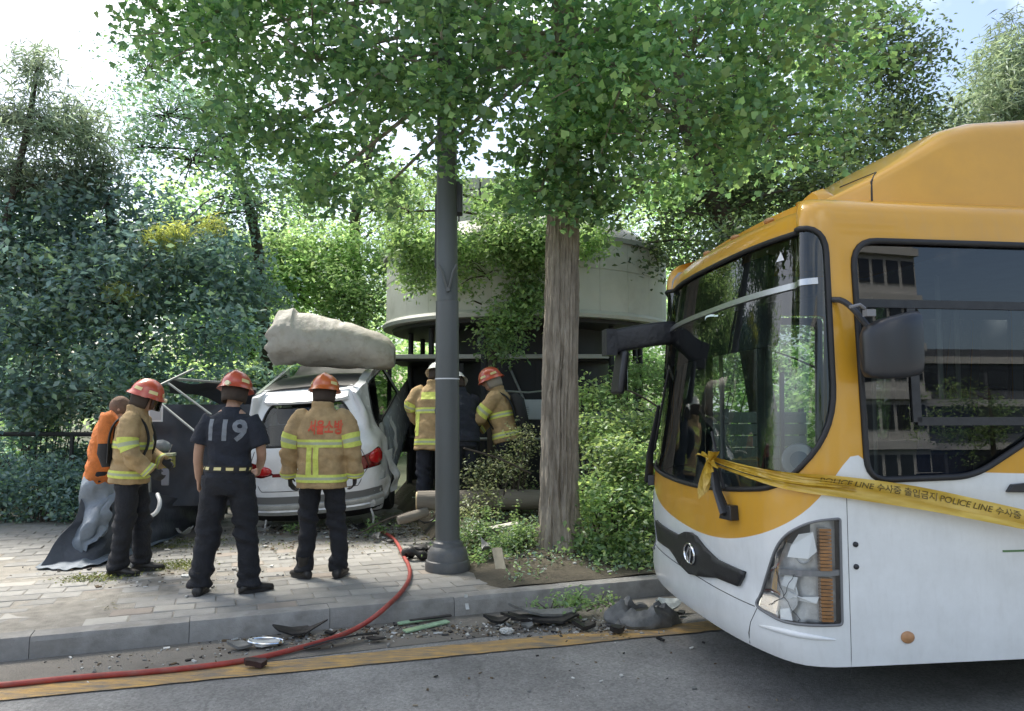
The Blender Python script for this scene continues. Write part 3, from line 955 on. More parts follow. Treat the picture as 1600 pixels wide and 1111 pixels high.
M_orange = pm('orange_bus_paint', (0.63, 0.325, 0.026), 0.36, var=0.05, vscale=3, coat=0.5, rvar=0.1, dirt=0.22, dscale=1.6, dirtcol=(0.32, 0.19, 0.06))
M_white = pm('white_bus_paint', (0.74, 0.76, 0.76), 0.3, coat=0.5)
M_rubber = pm('black_rubber', (0.012, 0.012, 0.013), 0.55, var=0.3, vscale=12)
M_blackpl = pm('black_plastic', (0.02, 0.021, 0.023), 0.42, var=0.3, vscale=20, bump=0.1, bscale=300)
M_greypl = pm('grey_plastic', (0.2, 0.2, 0.205), 0.5)
M_lining = pm('bus_lining', (0.33, 0.34, 0.34), 0.6, var=0.1)
M_floor = pm('bus_floor', (0.12, 0.12, 0.13), 0.7, var=0.2)
M_chrome = pm('chrome', (0.75, 0.76, 0.77), 0.12, 1.0)
M_steel = pm('brushed_steel', (0.5, 0.51, 0.52), 0.35, 1.0)
M_seat = pm('blue_seat_fabric', (0.03, 0.05, 0.12), 0.85, var=0.2, vscale=40)
M_whitepl = pm('white_plastic', (0.7, 0.71, 0.72), 0.4)
M_amber = pm('amber_lens', (0.24, 0.105, 0.025), 0.2, var=0.3, vscale=15, coat=0.6)
M_glass = glass_mat('bus_glass', (0.60, 0.66, 0.66), 1.75)
M_glass_side = glass_mat('bus_side_glass', (0.30, 0.34, 0.36), 1.8)
M_lens = glass_mat('clear_lens', (0.9, 0.92, 0.92), 1.45)

# two tone paint: the border between orange and white is a curve along the perimeter
def paint_mat():
    m = bpy.data.materials.new('two_tone_bus_paint')
    m.use_nodes = True
    n, l = m.node_tree.nodes, m.node_tree.links
    b = n['Principled BSDF']
    b.inputs['Roughness'].default_value = 0.3
    b.inputs['Coat Weight'].default_value = 0.5
    b.inputs['Coat Roughness'].default_value = 0.06
    at = n.new('ShaderNodeAttribute'); at.attribute_name = 'paint_line'
    r = n.new('ShaderNodeMapRange')
    r.inputs['From Min'].default_value = -0.002; r.inputs['From Max'].default_value = 0.002
    l.new(at.outputs['Fac'], r.inputs['Value'])
    tc = n.new('ShaderNodeTexCoord')
    t = n.new('ShaderNodeTexNoise'); t.inputs['Scale'].default_value = 2.2; t.inputs['Detail'].default_value = 8; t.inputs['Roughness'].default_value = 0.7
    l.new(tc.outputs['Object'], t.inputs['Vector'])
    def ramp(c1, c2):
        q = n.new('ShaderNodeValToRGB')
        q.color_ramp.elements[0].position = 0.35; q.color_ramp.elements[1].position = 0.72
        q.color_ramp.elements[0].color = (*c1, 1); q.color_ramp.elements[1].color = (*c2, 1)
        l.new(t.outputs['Fac'], q.inputs['Fac'])
        return q
    w = ramp((0.75, 0.775, 0.775), (0.62, 0.64, 0.63))
    o = ramp((0.63, 0.325, 0.026), (0.57, 0.295, 0.03))
    mx = n.new('ShaderNodeMix'); mx.data_type = 'RGBA'
    l.new(r.outputs[0], mx.inputs[0]); l.new(w.outputs[0], mx.inputs[6]); l.new(o.outputs[0], mx.inputs[7])
    # road film: fine specks and streaks low on the body
    t2 = n.new('ShaderNodeTexNoise'); t2.inputs['Scale'].default_value = 30; t2.inputs['Detail'].default_value = 6
    mp = n.new('ShaderNodeMapping'); mp.inputs['Scale'].default_value = (1, 1, 0.25)
    l.new(tc.outputs['Object'], mp.inputs[0]); l.new(mp.outputs[0], t2.inputs['Vector'])
    r2 = n.new('ShaderNodeMapRange'); r2.inputs['From Min'].default_value = 0.5; r2.inputs['From Max'].default_value = 0.8; r2.inputs['To Max'].default_value = 0.10
    l.new(t2.outputs['Fac'], r2.inputs['Value'])
    m2 = n.new('ShaderNodeMix'); m2.data_type = 'RGBA'
    l.new(r2.outputs[0], m2.inputs[0]); l.new(mx.outputs[2], m2.inputs[6]); m2.inputs[7].default_value = (0.3, 0.28, 0.24, 1)
    l.new(m2.outputs[2], b.inputs['Base Color'])
    r3 = n.new('ShaderNodeMapRange'); r3.inputs['To Min'].default_value = 0.2; r3.inputs['To Max'].default_value = 0.42
    l.new(t.outputs['Fac'], r3.inputs['Value']); l.new(r3.outputs[0], b.inputs['Roughness'])
    return m
M_two = paint_mat()

# plan outline from the nose centre round to the driver's side
_half = chaikin([(0, BW0 / 2, 0), (0.005, BW0 * .33, 0), (0.045, BW0 * .17, 0), (0.13, 0.085, 0), (0.27, 0.005, 0), (0.50, 0, 0), (1.2, 0, 0), (BL, 0, 0)], 3)
_half = [(p.x, p.y) for p in _half]
_fine = []
for i in range(len(_half) - 1):
    k = max(1, int(math.dist(_half[i], _half[i + 1]) / 0.02))
    for q in range(k):
        _fine.append((lerp(_half[i][0], _half[i + 1][0], q / k), lerp(_half[i][1], _half[i + 1][1], q / k)))
_fine.append(_half[-1])
_fine = np.array(_fine)
_len = np.concatenate([[0], np.cumsum(np.hypot(*np.diff(_fine, axis=0).T))])
UMAX = float(_len[-1])
def plan(u):
    au = abs(u)
    a = interp(au, _len, _fine[:, 0]); b = interp(au, _len, _fine[:, 1])
    a2 = interp(au + .03, _len, _fine[:, 0]); b2 = interp(au + .03, _len, _fine[:, 1])
    a1 = interp(max(0, au - .03), _len, _fine[:, 0]); b1 = interp(max(0, au - .03), _len, _fine[:, 1])
    t = Vector((a2 - a1, b2 - b1, 0)).normalized()
    nrm = Vector((t.y, -t.x, 0))      # outward for the near half (towards -b / -a)
    if u < 0:
        b = BW0 / 2 + (BW0 / 2 - b) * (BW - BW0 / 2) / (BW0 / 2)
        nrm = Vector((nrm.x, -nrm.y, 0))
    return Vector((a, b, 0)), nrm
RR = 0.15
ZR = 2.72
SMAX = ZR + RR * math.pi / 2
ZB = 0.36
def S(u, s, off=0.0):
    p, n = plan(u)
    fr = min(1.0, max(0.0, -n.x)) ** 1.1
    if s <= ZR:
        z = s
        inn = fr * interp(s, [0.3, 0.36, .42, .62, .66, .9, 1.15, 1.3, 2.70], [.06, .025, .0, .0, .02, .01, .02, .035, .22]) + \
              (1 - fr) * interp(s, [0.3, .36, .45, 1.3, 2.70], [.02, .004, 0, 0, .055])
        vert = 0.0
    else:
        th = (s - ZR) / RR
        z = ZR + RR * math.sin(th)
        inn = fr * .22 + (1 - fr) * .055 + RR * (1 - math.cos(th)) * (1 + .6 * fr)
        vert = math.sin(th)
    # the crown of the front sweeps up a little towards the middle
    q = p - n * inn
    m = (n * (1 - vert) + Vector((0, 0, vert))).normalized()
    q = q + m * off
    return Vector((q.x, q.y, z + m.z * off))

def at_a(a):             # u on the driver's side for a given distance behind the nose
    return interp(a, _fine[:, 0][_len > 0.9], _len[_len > 0.9])

def inside(poly, x, y):
    c = False
    n = len(poly)
    j = n - 1
    for i in range(n):
        xi, yi = poly[i]; xj, yj = poly[j]
        if (yi > y) != (yj > y) and x < (xj - xi) * (y - yi) / (yj - yi) + xi:
            c = not c
        j = i
    return c

def dens(poly, d=0.05):
    out = []
    n = len(poly)
    for i in range(n):
        a, b = poly[i], poly[(i + 1) % n]
        k = max(1, int(math.dist(a, b) / d))
        for q in range(k):
            out.append((lerp(a[0], b[0], q / k), lerp(a[1], b[1], q / k)))
    return out

def rounded(poly, it=3):
    """Polygon with [x, y, r] corners rounded by r."""
    out = []
    n = len(poly)
    for i in range(n):
        p0, p1, p2 = Vector(poly[i - 1][:2]), Vector(poly[i][:2]), Vector(poly[(i + 1) % n][:2])
        r = poly[i][2] if len(poly[i]) > 2 else 0.05
        d0, d2 = (p0 - p1), (p2 - p1)
        r = min(r, d0.length * .49, d2.length * .49)
        a, b = p1 + d0.normalized() * r, p1 + d2.normalized() * r
        for k in range(7):
            t = k / 6
            q = a * (1 - t) ** 2 + p1 * 2 * t * (1 - t) + b * t * t
            out.append((q.x, q.y))
    return out

def skin(name, outer, holes, mat, parent, off=0.0, step=0.06, attr=False, us=None, thick=0.0):
    """Part of the bus surface cut exactly to outline and holes."""
    loops = [dens(outer, step)] + [dens(h, step) for h in holes]
    vs, es = [], []
    for lp in loops:
        k = len(vs)
        vs += [Vector(p) for p in lp]
        es += [(k + i, k + (i + 1) % len(lp)) for i in range(len(lp))]
    u0, u1 = min(p[0] for p in outer), max(p[0] for p in outer)
    s0, s1 = min(p[1] for p in outer), max(p[1] for p in outer)
    if us is None:
        us = np.arange(u0 + step * .5, u1, step)
    for u in us:
        if not (u0 < u < u1):
            continue
        for s in np.arange(s0 + step * .5, s1, step):
            s = float(s); u = float(u)
            if inside(outer, u, s) and not any(inside(h, u, s) for h in holes):
                vs.append(Vector((u + random.uniform(-1, 1) * 1e-4, s)))
    r = delaunay_2d_cdt(vs, es, [], 0, 1e-5)
    V, F = r[0], r[2]
    fs = []
    for f in F:
        c = sum((V[i] for i in f), Vector((0, 0))) / len(f)
        if inside(outer, c.x, c.y) and not any(inside(h, c.x, c.y) for h in holes):
            fs.append(tuple(f))
    mb = MB()
    mb.add([S(p.x, p.y, off) for p in V], fs)
    me = mb.mesh(name, mat, 0)
    me.polygons.foreach_set('use_smooth', [True] * len(me.polygons))
    if attr:
        a = me.attributes.new('paint_line', 'FLOAT', 'POINT')
        for i, p in enumerate(V):
            a.data[i].value = p.y - paint_border(p.x)
    bm = bmesh.new(); bm.from_mesh(me)
    bmesh.ops.recalc_face_normals(bm, faces=bm.faces)
    bm.to_mesh(me); bm.free()
    o = link(name, me, parent)
    if thick:
        md = o.modifiers.new('thickness', 'SOLIDIFY'); md.thickness = thick; md.offset = 0
    return o

def bead(name, loop, mat, parent, r=0.02, off=0.0, flat=1.0, closed=True, step=0.04, n=8):
    lp = dens(loop, step) if closed else loop
    pts = [S(u, s, off) for u, s in lp]
    mb = MB()
    if closed:
        pts = pts + [pts[0], pts[1]]
    mb.tube(pts, r, n, cap=not closed, flat=flat)
    return mb.build(name, mat, parent, smooth=80)

UC = at_a(0.43)                 # where the nose mask ends and the side panel begins
_pb = chaikin([(x, y, 0) for x, y in zip([-UMAX, -UC - 1.2, -UC, -1.2, -.95, -.6, -.1, .25, .6, .95, 1.2, UC - .02, UC + .06, UC + .16, at_a(1.5), at_a(1.56), UMAX], [1.36, 1.36, 1.40, 1.16, 1.06, .955, .90, .895, .925, 1.02, 1.16, 1.40, 1.47, 1.37, 1.34, 1.34, 1.34])], 3)
PBX, PBY = [p.x for p in _pb], [p.y for p in _pb]
def paint_border(u):
    return interp(u, PBX, PBY)

WS_B = 1.225
ws = rounded([(-1.20, WS_B + .02, .30), (-0.6, WS_B - .03, .3), (0.0, WS_B - .045, .4), (.6, WS_B - .01, .3), (1.06, WS_B + .045, .22), (1.345, 1.60, .30), (1.345, 2.685, .15), (0, 2.675, .3), (-1.31, 2.67, .16), (-1.30, 1.55, .3)])
dw = rounded([(UC + .115, 1.315, .12), (at_a(1.16), 1.33, .12), (at_a(1.50), 1.52, .12), (at_a(1.62), 1.62, .05), (at_a(2.05), 1.62, .08), (at_a(2.05), 2.61, .08), (UC + .10, 2.61, .15)])
sw = []
for a0, a1 in ((2.18, 3.5), (3.6, 5.0), (5.1, 6.5), (6.6, 8.1)):
    sw.append(rounded([(at_a(a0), 1.42, .08), (at_a(a1), 1.42, .08), (at_a(a1), 2.61, .08), (at_a(a0), 2.61, .08)]))
def hlamp(sg):
    # tall tapering headlight wrapped round the corner
    q = [(.82, .60, .05), (1.02, .565, .05), (UC - .05, .575, .02), (UC - .045, 1.12, .015), (1.20, 1.105, .10), (1.02, 1.005, .1)]
    return rounded([(x * sg, y, r) for x, y, r in (q if sg > 0 else list(reversed(q)))])
hl, hr = hlamp(1), hlamp(-1)
door = rounded([(-at_a(.62), .42, .04), (-at_a(1.72), .42, .04), (-at_a(1.72), 2.5, .06), (-at_a(.62), 2.5, .06)])
arch = [(at_a(2.75 + .52 * math.cos(t)), .30 + max(-.02, .62 * math.sin(t))) for t in np.linspace(math.pi, 0, 15)]
arch = [(x, y if 0 < i < 14 else ZB + .0005) for i, (x, y) in enumerate(arch)]
arch2 = [(x + 3.9, y) for x, y in arch]
fsw = [[(-x, y) for x, y in reversed(w)] for w in sw]
US = np.concatenate([np.arange(-UMAX + .1, -2.0, .25), np.arange(-2.0, 3.0, 0.045), np.arange(3.05, UMAX, .25)])
shell_outer = [(-UMAX, ZB), (at_a(2.75 - .52), ZB), (UMAX, ZB), (UMAX, SMAX), (-UMAX, SMAX)]
shell_outer = [(-UMAX, ZB), (UMAX, ZB), (UMAX, SMAX), (-UMAX, SMAX)]
arches = [[(x, max(y, ZB + .004)) for x, y in a] for a in (arch, arch2)]
body = skin('body', shell_outer, [ws, dw, hl, hr, door] + sw + fsw + arches, M_two, bus, 0, .07, True, US)
lin_outer = [(-UMAX, .45), (UMAX, .45), (UMAX, SMAX - .02), (-UMAX, SMAX - .02)]
skin('inner_lining', lin_outer, [ws, dw, hl, hr, door] + sw + fsw + arches[:0], M_lining, bus, -.05, .12, False, np.arange(-UMAX, UMAX, .15))

# roof skin between the side crowns, rear wall, floor
mb = MB()
ring = [S(u, SMAX) for u in np.concatenate([np.linspace(-UMAX, -1.6, 12), np.linspace(-1.5, 1.5, 41), np.linspace(1.6, UMAX, 12)])]
nr = len(ring)
cen = Vector((BL * .5, BW / 2, 0))
inner = []
for p in ring:
    d = Vector((max(.9, min(BL - .3, p.x)), BW / 2, 0))
    q = Vector((p.x, p.y, 0)).lerp(d, .45)
    inner.append(Vector((q.x, q.y, p.z + .035)))
mid = []
for p in ring:
    d = Vector((max(.9, min(BL - .3, p.x)), BW / 2, 0))
    mid.append(Vector((d.x, d.y, p.z + .05)))
mb.rings([ring, inner, mid], cap=False, closed=False)
mb.build('roof', M_orange, bus, smooth=60)
mb = MB()
mb.box((BL, BW / 2, 1.55), (.06, BW - .1, 2.5))
mb.build('rear_wall', M_white, bus)
mb = MB()
mb.box((BL / 2 + .15, BW / 2, .42), (BL - .5, BW - .12, .06))
mb.build('floor', M_floor, bus)
mb = MB()
mb.box((BL / 2 + .6, BW / 2, 2.62), (BL - 1.6, BW - .3, .03))
mb.build('ceiling_panel', M_lining, bus)

# underbody seen as the dark edge below the skirt
mb = MB()
mb.box((BL / 2 + .3, BW / 2, .36), (BL - .9, BW - .3, .08))
mb.build('underbody', M_rubber, bus)

# glass with black rubber seals
g = skin('windshield', ws, [], M_glass, bus, -.012, .06)
bead('windshield_seal', ws, M_rubber, bus, .015, .002, 1.0)
skin('driver_window', dw, [], M_glass_side, bus, -.02, .07)
bead('window_seal', dw, M_rubber, bus, .017, .003)
for i, w in enumerate(sw):
    skin('side_window', w, [], M_glass_side, bus, -.02, .15)
    bead('window_seal', w, M_rubber, bus, .022, .002)
for w in fsw:
    skin('side_window', w, [], M_glass_side, bus, -.02, .15)
    bead('window_seal', w, M_rubber, bus, .022, .002)

# bars in the driver's window: header bar, upright, sill of the sliding pane
def bar(name, u0, s0, u1, s1, wd, mat=M_blackpl, off=-.008, parent=bus, th=.02):
    k = max(1, int(math.dist((u0, s0), (u1, s1)) / .05))
    d = Vector((u1 - u0, s1 - s0)).normalized()
    nn = Vector((-d.y, d.x)) * wd / 2
    mb = MB()
    rings = []
    for i in range(k + 1):
        u, s = lerp(u0, u1, i / k), lerp(s0, s1, i / k)
        rings.append([S(u + nn.x, s + nn.y, off - th), S(u - nn.x, s - nn.y, off - th), S(u - nn.x, s - nn.y, off), S(u + nn.x, s + nn.y, off)])
    mb.rings(rings)
    return mb.build(name, mat, parent, smooth=40)
bar('window_bar', UC + .12, 2.265, at_a(2.04), 2.265, .045)
bar('window_bar', at_a(.86), 1.62, at_a(.86), 2.24, .05)
bar('window_bar', at_a(.86), 1.625, at_a(1.62), 1.625, .045)
# dark printed band over the header of the driver's window
# windshield divider, sun roller and door
bar('windshield_divider', -1.285, 2.335, 1.29, 2.385, .035, M_steel, .0)
mb = MB()
mb.grid(lambda a, b: S(lerp(-1.2, .78, a), lerp(2.33, 2.04 + .02 * a, b), -.09 - .01 * math.sin(b * 3)), 30, 4, .006)
mb.build('sun_roller', M_rubber, bus)
# destination display housing behind the upper pane
mb = MB()
mb.grid(lambda a, b: S(lerp(-.95, .55, a), lerp(2.64, 2.40, b), -.16), 24, 2, .05)
mb.build('destination_display', M_blackpl, bus)
# small triangular inspection sticker inside the upper pane
mb = MB()
mb.add([S(.82, 2.545, -.004), S(.90, 2.545, -.004), S(.86, 2.60, -.004)], [(0, 1, 2)])
mb.build('triangle_sticker', M_whitepl, bus)

# door leaves on the kerb side
M_doorgl = M_glass
for a0, a1 in ((.64, 1.165), (1.175, 1.70)):
    dl = rounded([(-at_a(a0), .44, .03), (-at_a(a1), .44, .03), (-at_a(a1), 2.48, .05), (-at_a(a0), 2.48, .05)])
    hole = rounded([(-at_a(a0 + .06), .62, .06), (-at_a(a1 - .06), .62, .06), (-at_a(a1 - .06), 2.42, .06), (-at_a(a0 + .06), 2.42, .06)])
    d = skin('door_leaf', dl, [hole], M_greypl, bus, -.01, .08, thick=.03)
    skin('pane', hole, [], M_glass, d, -.012, .2)
    bar('handrail', -at_a(a0 + .12), .8, -at_a(a0 + .12), 2.0, .03, M_steel, -.06, d, .03)

M_lampbowl = pm('lamp_bowl', (0.58, 0.59, 0.6), 0.3, 0.3, var=.25, vscale=14, bump=.35, bscale=14)
# headlights: bowl, reflectors, broken glass pieces, amber strip
def headlight(sg, outl):
    hb = skin('headlight', outl, [], M_lampbowl, bus, -.06, .05)
    lip = MB()
    lp = dens(outl, .03)
    n = len(lp)
    lip.rings([[S(u, s, -.075) for u, s in lp], [S(u, s, .0) for u, s in lp]], cap=False)
    lip.build('rim', pm('lamp_rim', (0.05, 0.05, 0.052), 0.4), hb)
    bead('lamp_seal', outl, pm('lamp_seal_grey', (0.16, 0.165, 0.17), 0.5), hb, .007, .001)
    # reflector wells
    for (u, s, r) in ((1.15, .95, .07), (1.03, .70, .085)):
        mb = MB()
        rings = []
        for rr, dd in ((1, -.030), (.9, -.025), (.75, -.042), (.45, -.055), (.2, -.057), (.08, -.045)):
            rings.append([S(sg * (u + r * rr * math.cos(t) * .95), s + r * rr * math.sin(t) * 1.1, dd) for t in np.linspace(0, 2 * math.pi, 24, endpoint=False)])
        mb.rings(rings, cap=True)
        mb.build('reflector', M_lampbowl, hb, smooth=50)
    bar('lamp_divider', sg * .92, .815, sg * (UC - .05), .84, .028, M_greypl, -.004, hb)
    # amber reflector ribs
    for (s0, s1) in ((.59, .815), (.85, 1.07)):
        k = int((s1 - s0) / .0175)
        for i in range(k):
            sa = lerp(s0, s1, i / k)
            mb = MB()
            mb.rings([[S(sg * u, sa, .002), S(sg * u, sa + .0145, .002), S(sg * u, sa + .0145, -.05), S(sg * u, sa, -.05)] for u in (UC - .155, UC - .12, UC - .095)])
            mb.build('amber_rib', M_amber, hb, smooth=0)
    skin('lens', outl, [], M_lens, hb, -.003, .06)
    return hb
h1 = headlight(1, hl)
h2 = headlight(-1, hr)
# cracked pieces of the near headlight
M_shard = pm('bright_lamp_shard', (0.82, 0.83, 0.83), 0.3)
M_lampgrey = pm('lamp_inner', (0.32, 0.33, 0.34), 0.35, var=0.3, vscale=18)
shards = [[(.90, .60), (.975, .615), (.99, .66), (.94, .68), (.89, .655)], [(1.03, .635), (1.22, .63), (1.235, .665), (1.12, .655), (1.05, .675)],
          [(1.01, .525), (1.08, .53), (1.06, .59), (1.0, .575)], [(.91, .515), (.98, .53), (.985, .56), (.93, .535)],
          [(1.06, .86), (1.18, .86), (1.23, .90), (1.21, 1.0), (1.13, .985), (1.08, .92)], [(1.0, .70), (1.09, .69), (1.12, .76), (1.03, .765)]]
for q in shards:
    mb = MB()
    q = [(u_, s_ + .045) for u_, s_ in q]
    n = len(q)
    tilt = [random.uniform(-.012, .006) for _ in q]
    vs = [S(u, s, -.012 + t) for (u, s), t in zip(q, tilt)] + [S(u, s, -.02 + t) for (u, s), t in zip(q, tilt)]
    mb.add(vs, [tuple(range(n)), tuple(range(2 * n - 1, n - 1, -1))] + [(i, (i + 1) % n, n + (i + 1) % n, n + i) for i in range(n)])
    mb.build('shard', M_shard, h1, smooth=0)
mb = MB()
for a, b in (((1.03, .645), (.98, .775)), ((1.03, .645), (1.13, .55)), ((1.03, .645), (.93, .585)), ((1.03, .65), (1.10, .775)), ((1.13, .55), (1.12, .535))):
    pts = [S(lerp(a[0], b[0], t) + .006 * math.sin(t * 9), lerp(a[1], b[1], t) + .045, 0) for t in np.linspace(0, 1, 6)]
    mb.tube(pts, .0018, 4)
o = mb.build('crack', M_rubber, h1)
# grille wing with an oval badge
gw_pts = [(-.86, .80), (-.80, .655), (-.45, .655), (-.22, .60), (0, .575), (.22, .60), (.45, .635), (.72, .64), (.78, .70), (.80, .735), (.45, .745), (.24, .79), (.10, .835), (0, .845), (-.10, .835), (-.24, .79), (-.5, .79)]
gw = skin('grille_wing', [(x * .90 + .01, y + .03) for x, y in gw_pts], [], M_blackpl, bus, .012, .04, thick=.02)
mb = MB()
bx, by = .01, .738
mb.tube([S(bx + .085 * math.cos(t), by + .065 * math.sin(t), .028) for t in np.linspace(0, 2 * math.pi, 33)], .009, 6, cap=False)
for s_ in (-1, 1):
    mb.tube([S(bx + s_ * .012 - .02, by - .048, .03), S(bx + s_ * .03, by, .034), S(bx + s_ * .012 + .02, by + .048, .03)], .008, 6)
mb.build('badge', M_chrome, gw, smooth=60)

# seams
M_seam = pm('panel_gap', (0.03, 0.03, 0.03), 0.8)
seam = MB()
def seamline(pts, r=.0026):
    out = []
    for (a, b), (c, d) in zip(pts, pts[1:]):
        k = max(2, int(math.dist((a, b), (c, d)) / .05))
        out += [S(lerp(a, c, i / k), lerp(b, d, i / k), 0.0) for i in range(k)]
    out.append(S(*pts[-1], 0))
    seam.tube(out, r, 4)
seamline([(-1.2, .63), (-.8, .63), (.82, .595)])
seamline([(.74, .37), (.78, .50), (.84, .59)])
seamline([(UC - .005, .30), (UC - .005, 1.28)], .0018)
seamline([(at_a(2.10), .32), (at_a(2.10), 1.4)])
seamline([(at_a(1.62), .98), (at_a(2.10), .98)])
seam.build('panel_seam', M_seam, bus)['kind'] = 'stuff'
# moulded ledge on the corner bumper
mb = MB()
mb.tube([S(lerp(.86, UC - .09, t), .50 + .015 * math.sin(t * 3.1), .002) for t in np.linspace(0, 1, 16)], [.003 + .007 * math.sin(t * math.pi) for t in np.linspace(0, 1, 16)], 8, flat=1.6)
mb.build('bumper_moulding', M_white, bus, smooth=60)

# side markers, bolts, flap handle
def disc(name, u, s, r, mat, off=.006, th=.02, sx=1.0):
    mb = MB()
    rings = []
    for rr, o_ in ((1, -.005), (1, off * .6), (.82, off), (.1, off + .003)):
        rings.append([S(u + r * rr * sx * math.cos(t), s + r * rr * math.sin(t), o_) for t in np.linspace(0, 2 * math.pi, 20, endpoint=False)])
    mb.rings(rings)
    return mb.build(name, mat, bus, smooth=50)
M_oldamber = pm('faded_amber', (0.42, 0.22, 0.10), 0.35, var=0.2, vscale=30)
disc('side_reflector', at_a(.74), .50, .031, M_oldamber, .012, sx=1.2)
disc('side_reflector', at_a(1.62), .52, .031, M_oldamber, .012, sx=1.2)
for s_ in (.87, .985):
    disc('bolt_cap', UC + .035, s_, .014, M_blackpl, .012)
mb = MB()
mb.rings([[S(at_a(.70) + x, 1.262 + y, o_) for x, y in ((-.045, -.02), (.045, -.02), (.045, .02), (-.045, .02))] for o_ in (-.004, .012, .016)])
o = mb.build('turn_lamp', pm('turn_lamp_lens', (0.45, 0.30, 0.20), 0.3), bus, bevel=.006)
mb = MB()
mb.rings([[S(at_a(1.38) + x, 1.265 + y, o_) for x, y in ((-.04, -.02), (.12, -.025), (.12, .03), (-.01, .02))] for o_ in (-.01, .02, .024)])
mb.build('flap_handle', M_blackpl, bus, bevel=.005)
mb = MB()
mb.rings([[S(at_a(1.40) + x, 0.93 + y, o_) for x, y in ((-.09, -.005), (.2, -.005), (.2, .005), (-.09, .005))] for o_ in (-.004, .004)])
mb.build('body_stripe', pm('green_stripe', (0.10, 0.2, 0.08), 0.5), bus)
# far corner lamp below the wiper
disc('corner_lamp', -1.16, .965, .05, pm('pink_lens', (0.45, 0.16, 0.10), 0.3, coat=.5), .025)

# wipers
def wiper(u0, s0, u1, s1):
    w = MB()
    w.rings([[S(u0 + x, s0 + y, o_) for x, y in ((-.075, -.035), (.065, -.03), (.05, .055), (-.05, .05))] for o_ in (.0, .05, .055)])
    wo = w.build('wiper', M_blackpl, bus, bevel=.006)
    a = MB()
    p0, p1 = S(u0, s0, .05), S(u1, s1, .045)
    k = p0.lerp(p1, .38) + Vector((-.02, 0, .0))
    a.tube([p0, k, p1], [.040, .030, .014], 8, flat=.6)
    a.build('wiper_arm', M_blackpl, wo)
    b = MB()
    q = [S(lerp(u0, u1, t) + .015, lerp(s0, s1, t), .022) for t in (.42, .6, .8, 1.0, 1.25, 1.45)]
    b.tube(q, .010, 6)
    b.build('wiper_blade', M_rubber, wo)
wiper(.60, 1.075, .37, 1.40)
wiper(-1.06, 1.10, -.83, 1.72)

# kerb side mirror on its long padded arm, driver's mirror on the pillar
ma = empty('front_mirror', (0, 0, 0)); ma.parent = bus
mb = MB()
p0 = S(-1.12, 2.33, .0)
pts = chaikin([p0 + Vector((.10, 0, .0)), p0 + Vector((-.12, 0, -.02)), p0 + Vector((-.30, .04, -.05)), p0 + Vector((-.48, .05, -.09))], 2)
rings = []
for i, p in enumerate(pts):
    k_ = i / (len(pts) - 1)
    rings.append([p + Vector((0, math.copysign(abs(math.cos(t)) ** .45, math.cos(t)) * .075, math.copysign(abs(math.sin(t)) ** .45, math.sin(t)) * lerp(.095, .105, k_))) for t in np.linspace(0, 2 * math.pi, 24, endpoint=False)])
mb.rings(rings)
mb.box(p0 + Vector((-.48, .05, -.09)), (.09, .16, .215))
arm = mb.build('mirror_arm', pm('padded_black_vinyl', (0.02, 0.021, 0.025), 0.5, bump=.4, bscale=22), ma, smooth=50)
mb = MB()
e = p0 + Vector((-.40, .03, -.34))
mb.box((0, 0, 0), (.06, .26, .36), Matrix.Rotation(R(8), 3, 'Y'))
for i, v_ in enumerate(mb.v):
    mb.v[i] = tuple(Vector(v_) + e)
mb.build('mirror_housing', M_blackpl, ma, bevel=.025)
mb = MB()
mb.box(e + Vector((.034, 0, .002)), (.004, .21, .30))
mb.build('mirror_glass', M_chrome, ma)

dm = empty('side_mirror', (0, 0, 0)); dm.parent = bus
pm0 = S(UC - .01, 2.27, .01)
mb = MB()
hc = S(at_a(.62), 2.01, .15)
mb.tube(chaikin([pm0 + Vector((-.03, .02, .01)), pm0 + Vector((.02, -.05, .0)), hc + Vector((-.10, .02, .10))], 2), .016, 8)
mb.build('mirror_arm', M_blackpl, dm)
mb = MB()
rings = []
for x, w_, h_, yo in ((-.145, .05, .20, .02), (-.125, .10, .27, .01), (-.05, .15, .315, -.01), (.05, .16, .335, -.012), (.12, .155, .34, 0), (.145, .14, .33, .005)):
    ring = []
    for t in np.linspace(0, 2 * math.pi, 28, endpoint=False):
        c_, s_ = math.cos(t), math.sin(t)
        ring.append(hc + Vector((x, yo + math.copysign(abs(c_) ** .5, c_) * w_ / 2, math.copysign(abs(s_) ** .5, s_) * h_ / 2 + .025 * x / .15)))
    rings.append(ring)
mb.rings(rings)
mb.build('mirror_housing', pm('mirror_black', (0.022, 0.024, 0.028), 0.35, bump=.05, bscale=200), dm, smooth=50)
mb = MB()
mb.tube([hc + Vector((-.135, .0, .20)), hc + Vector((-.17, -.01, .22)), hc + Vector((-.23, -.02, .205))], .009, 6)
mb.box(hc + Vector((-.125, -.02, .175)), (.05, .04, .035))
mb.build('mirror_bracket', M_greypl, dm)

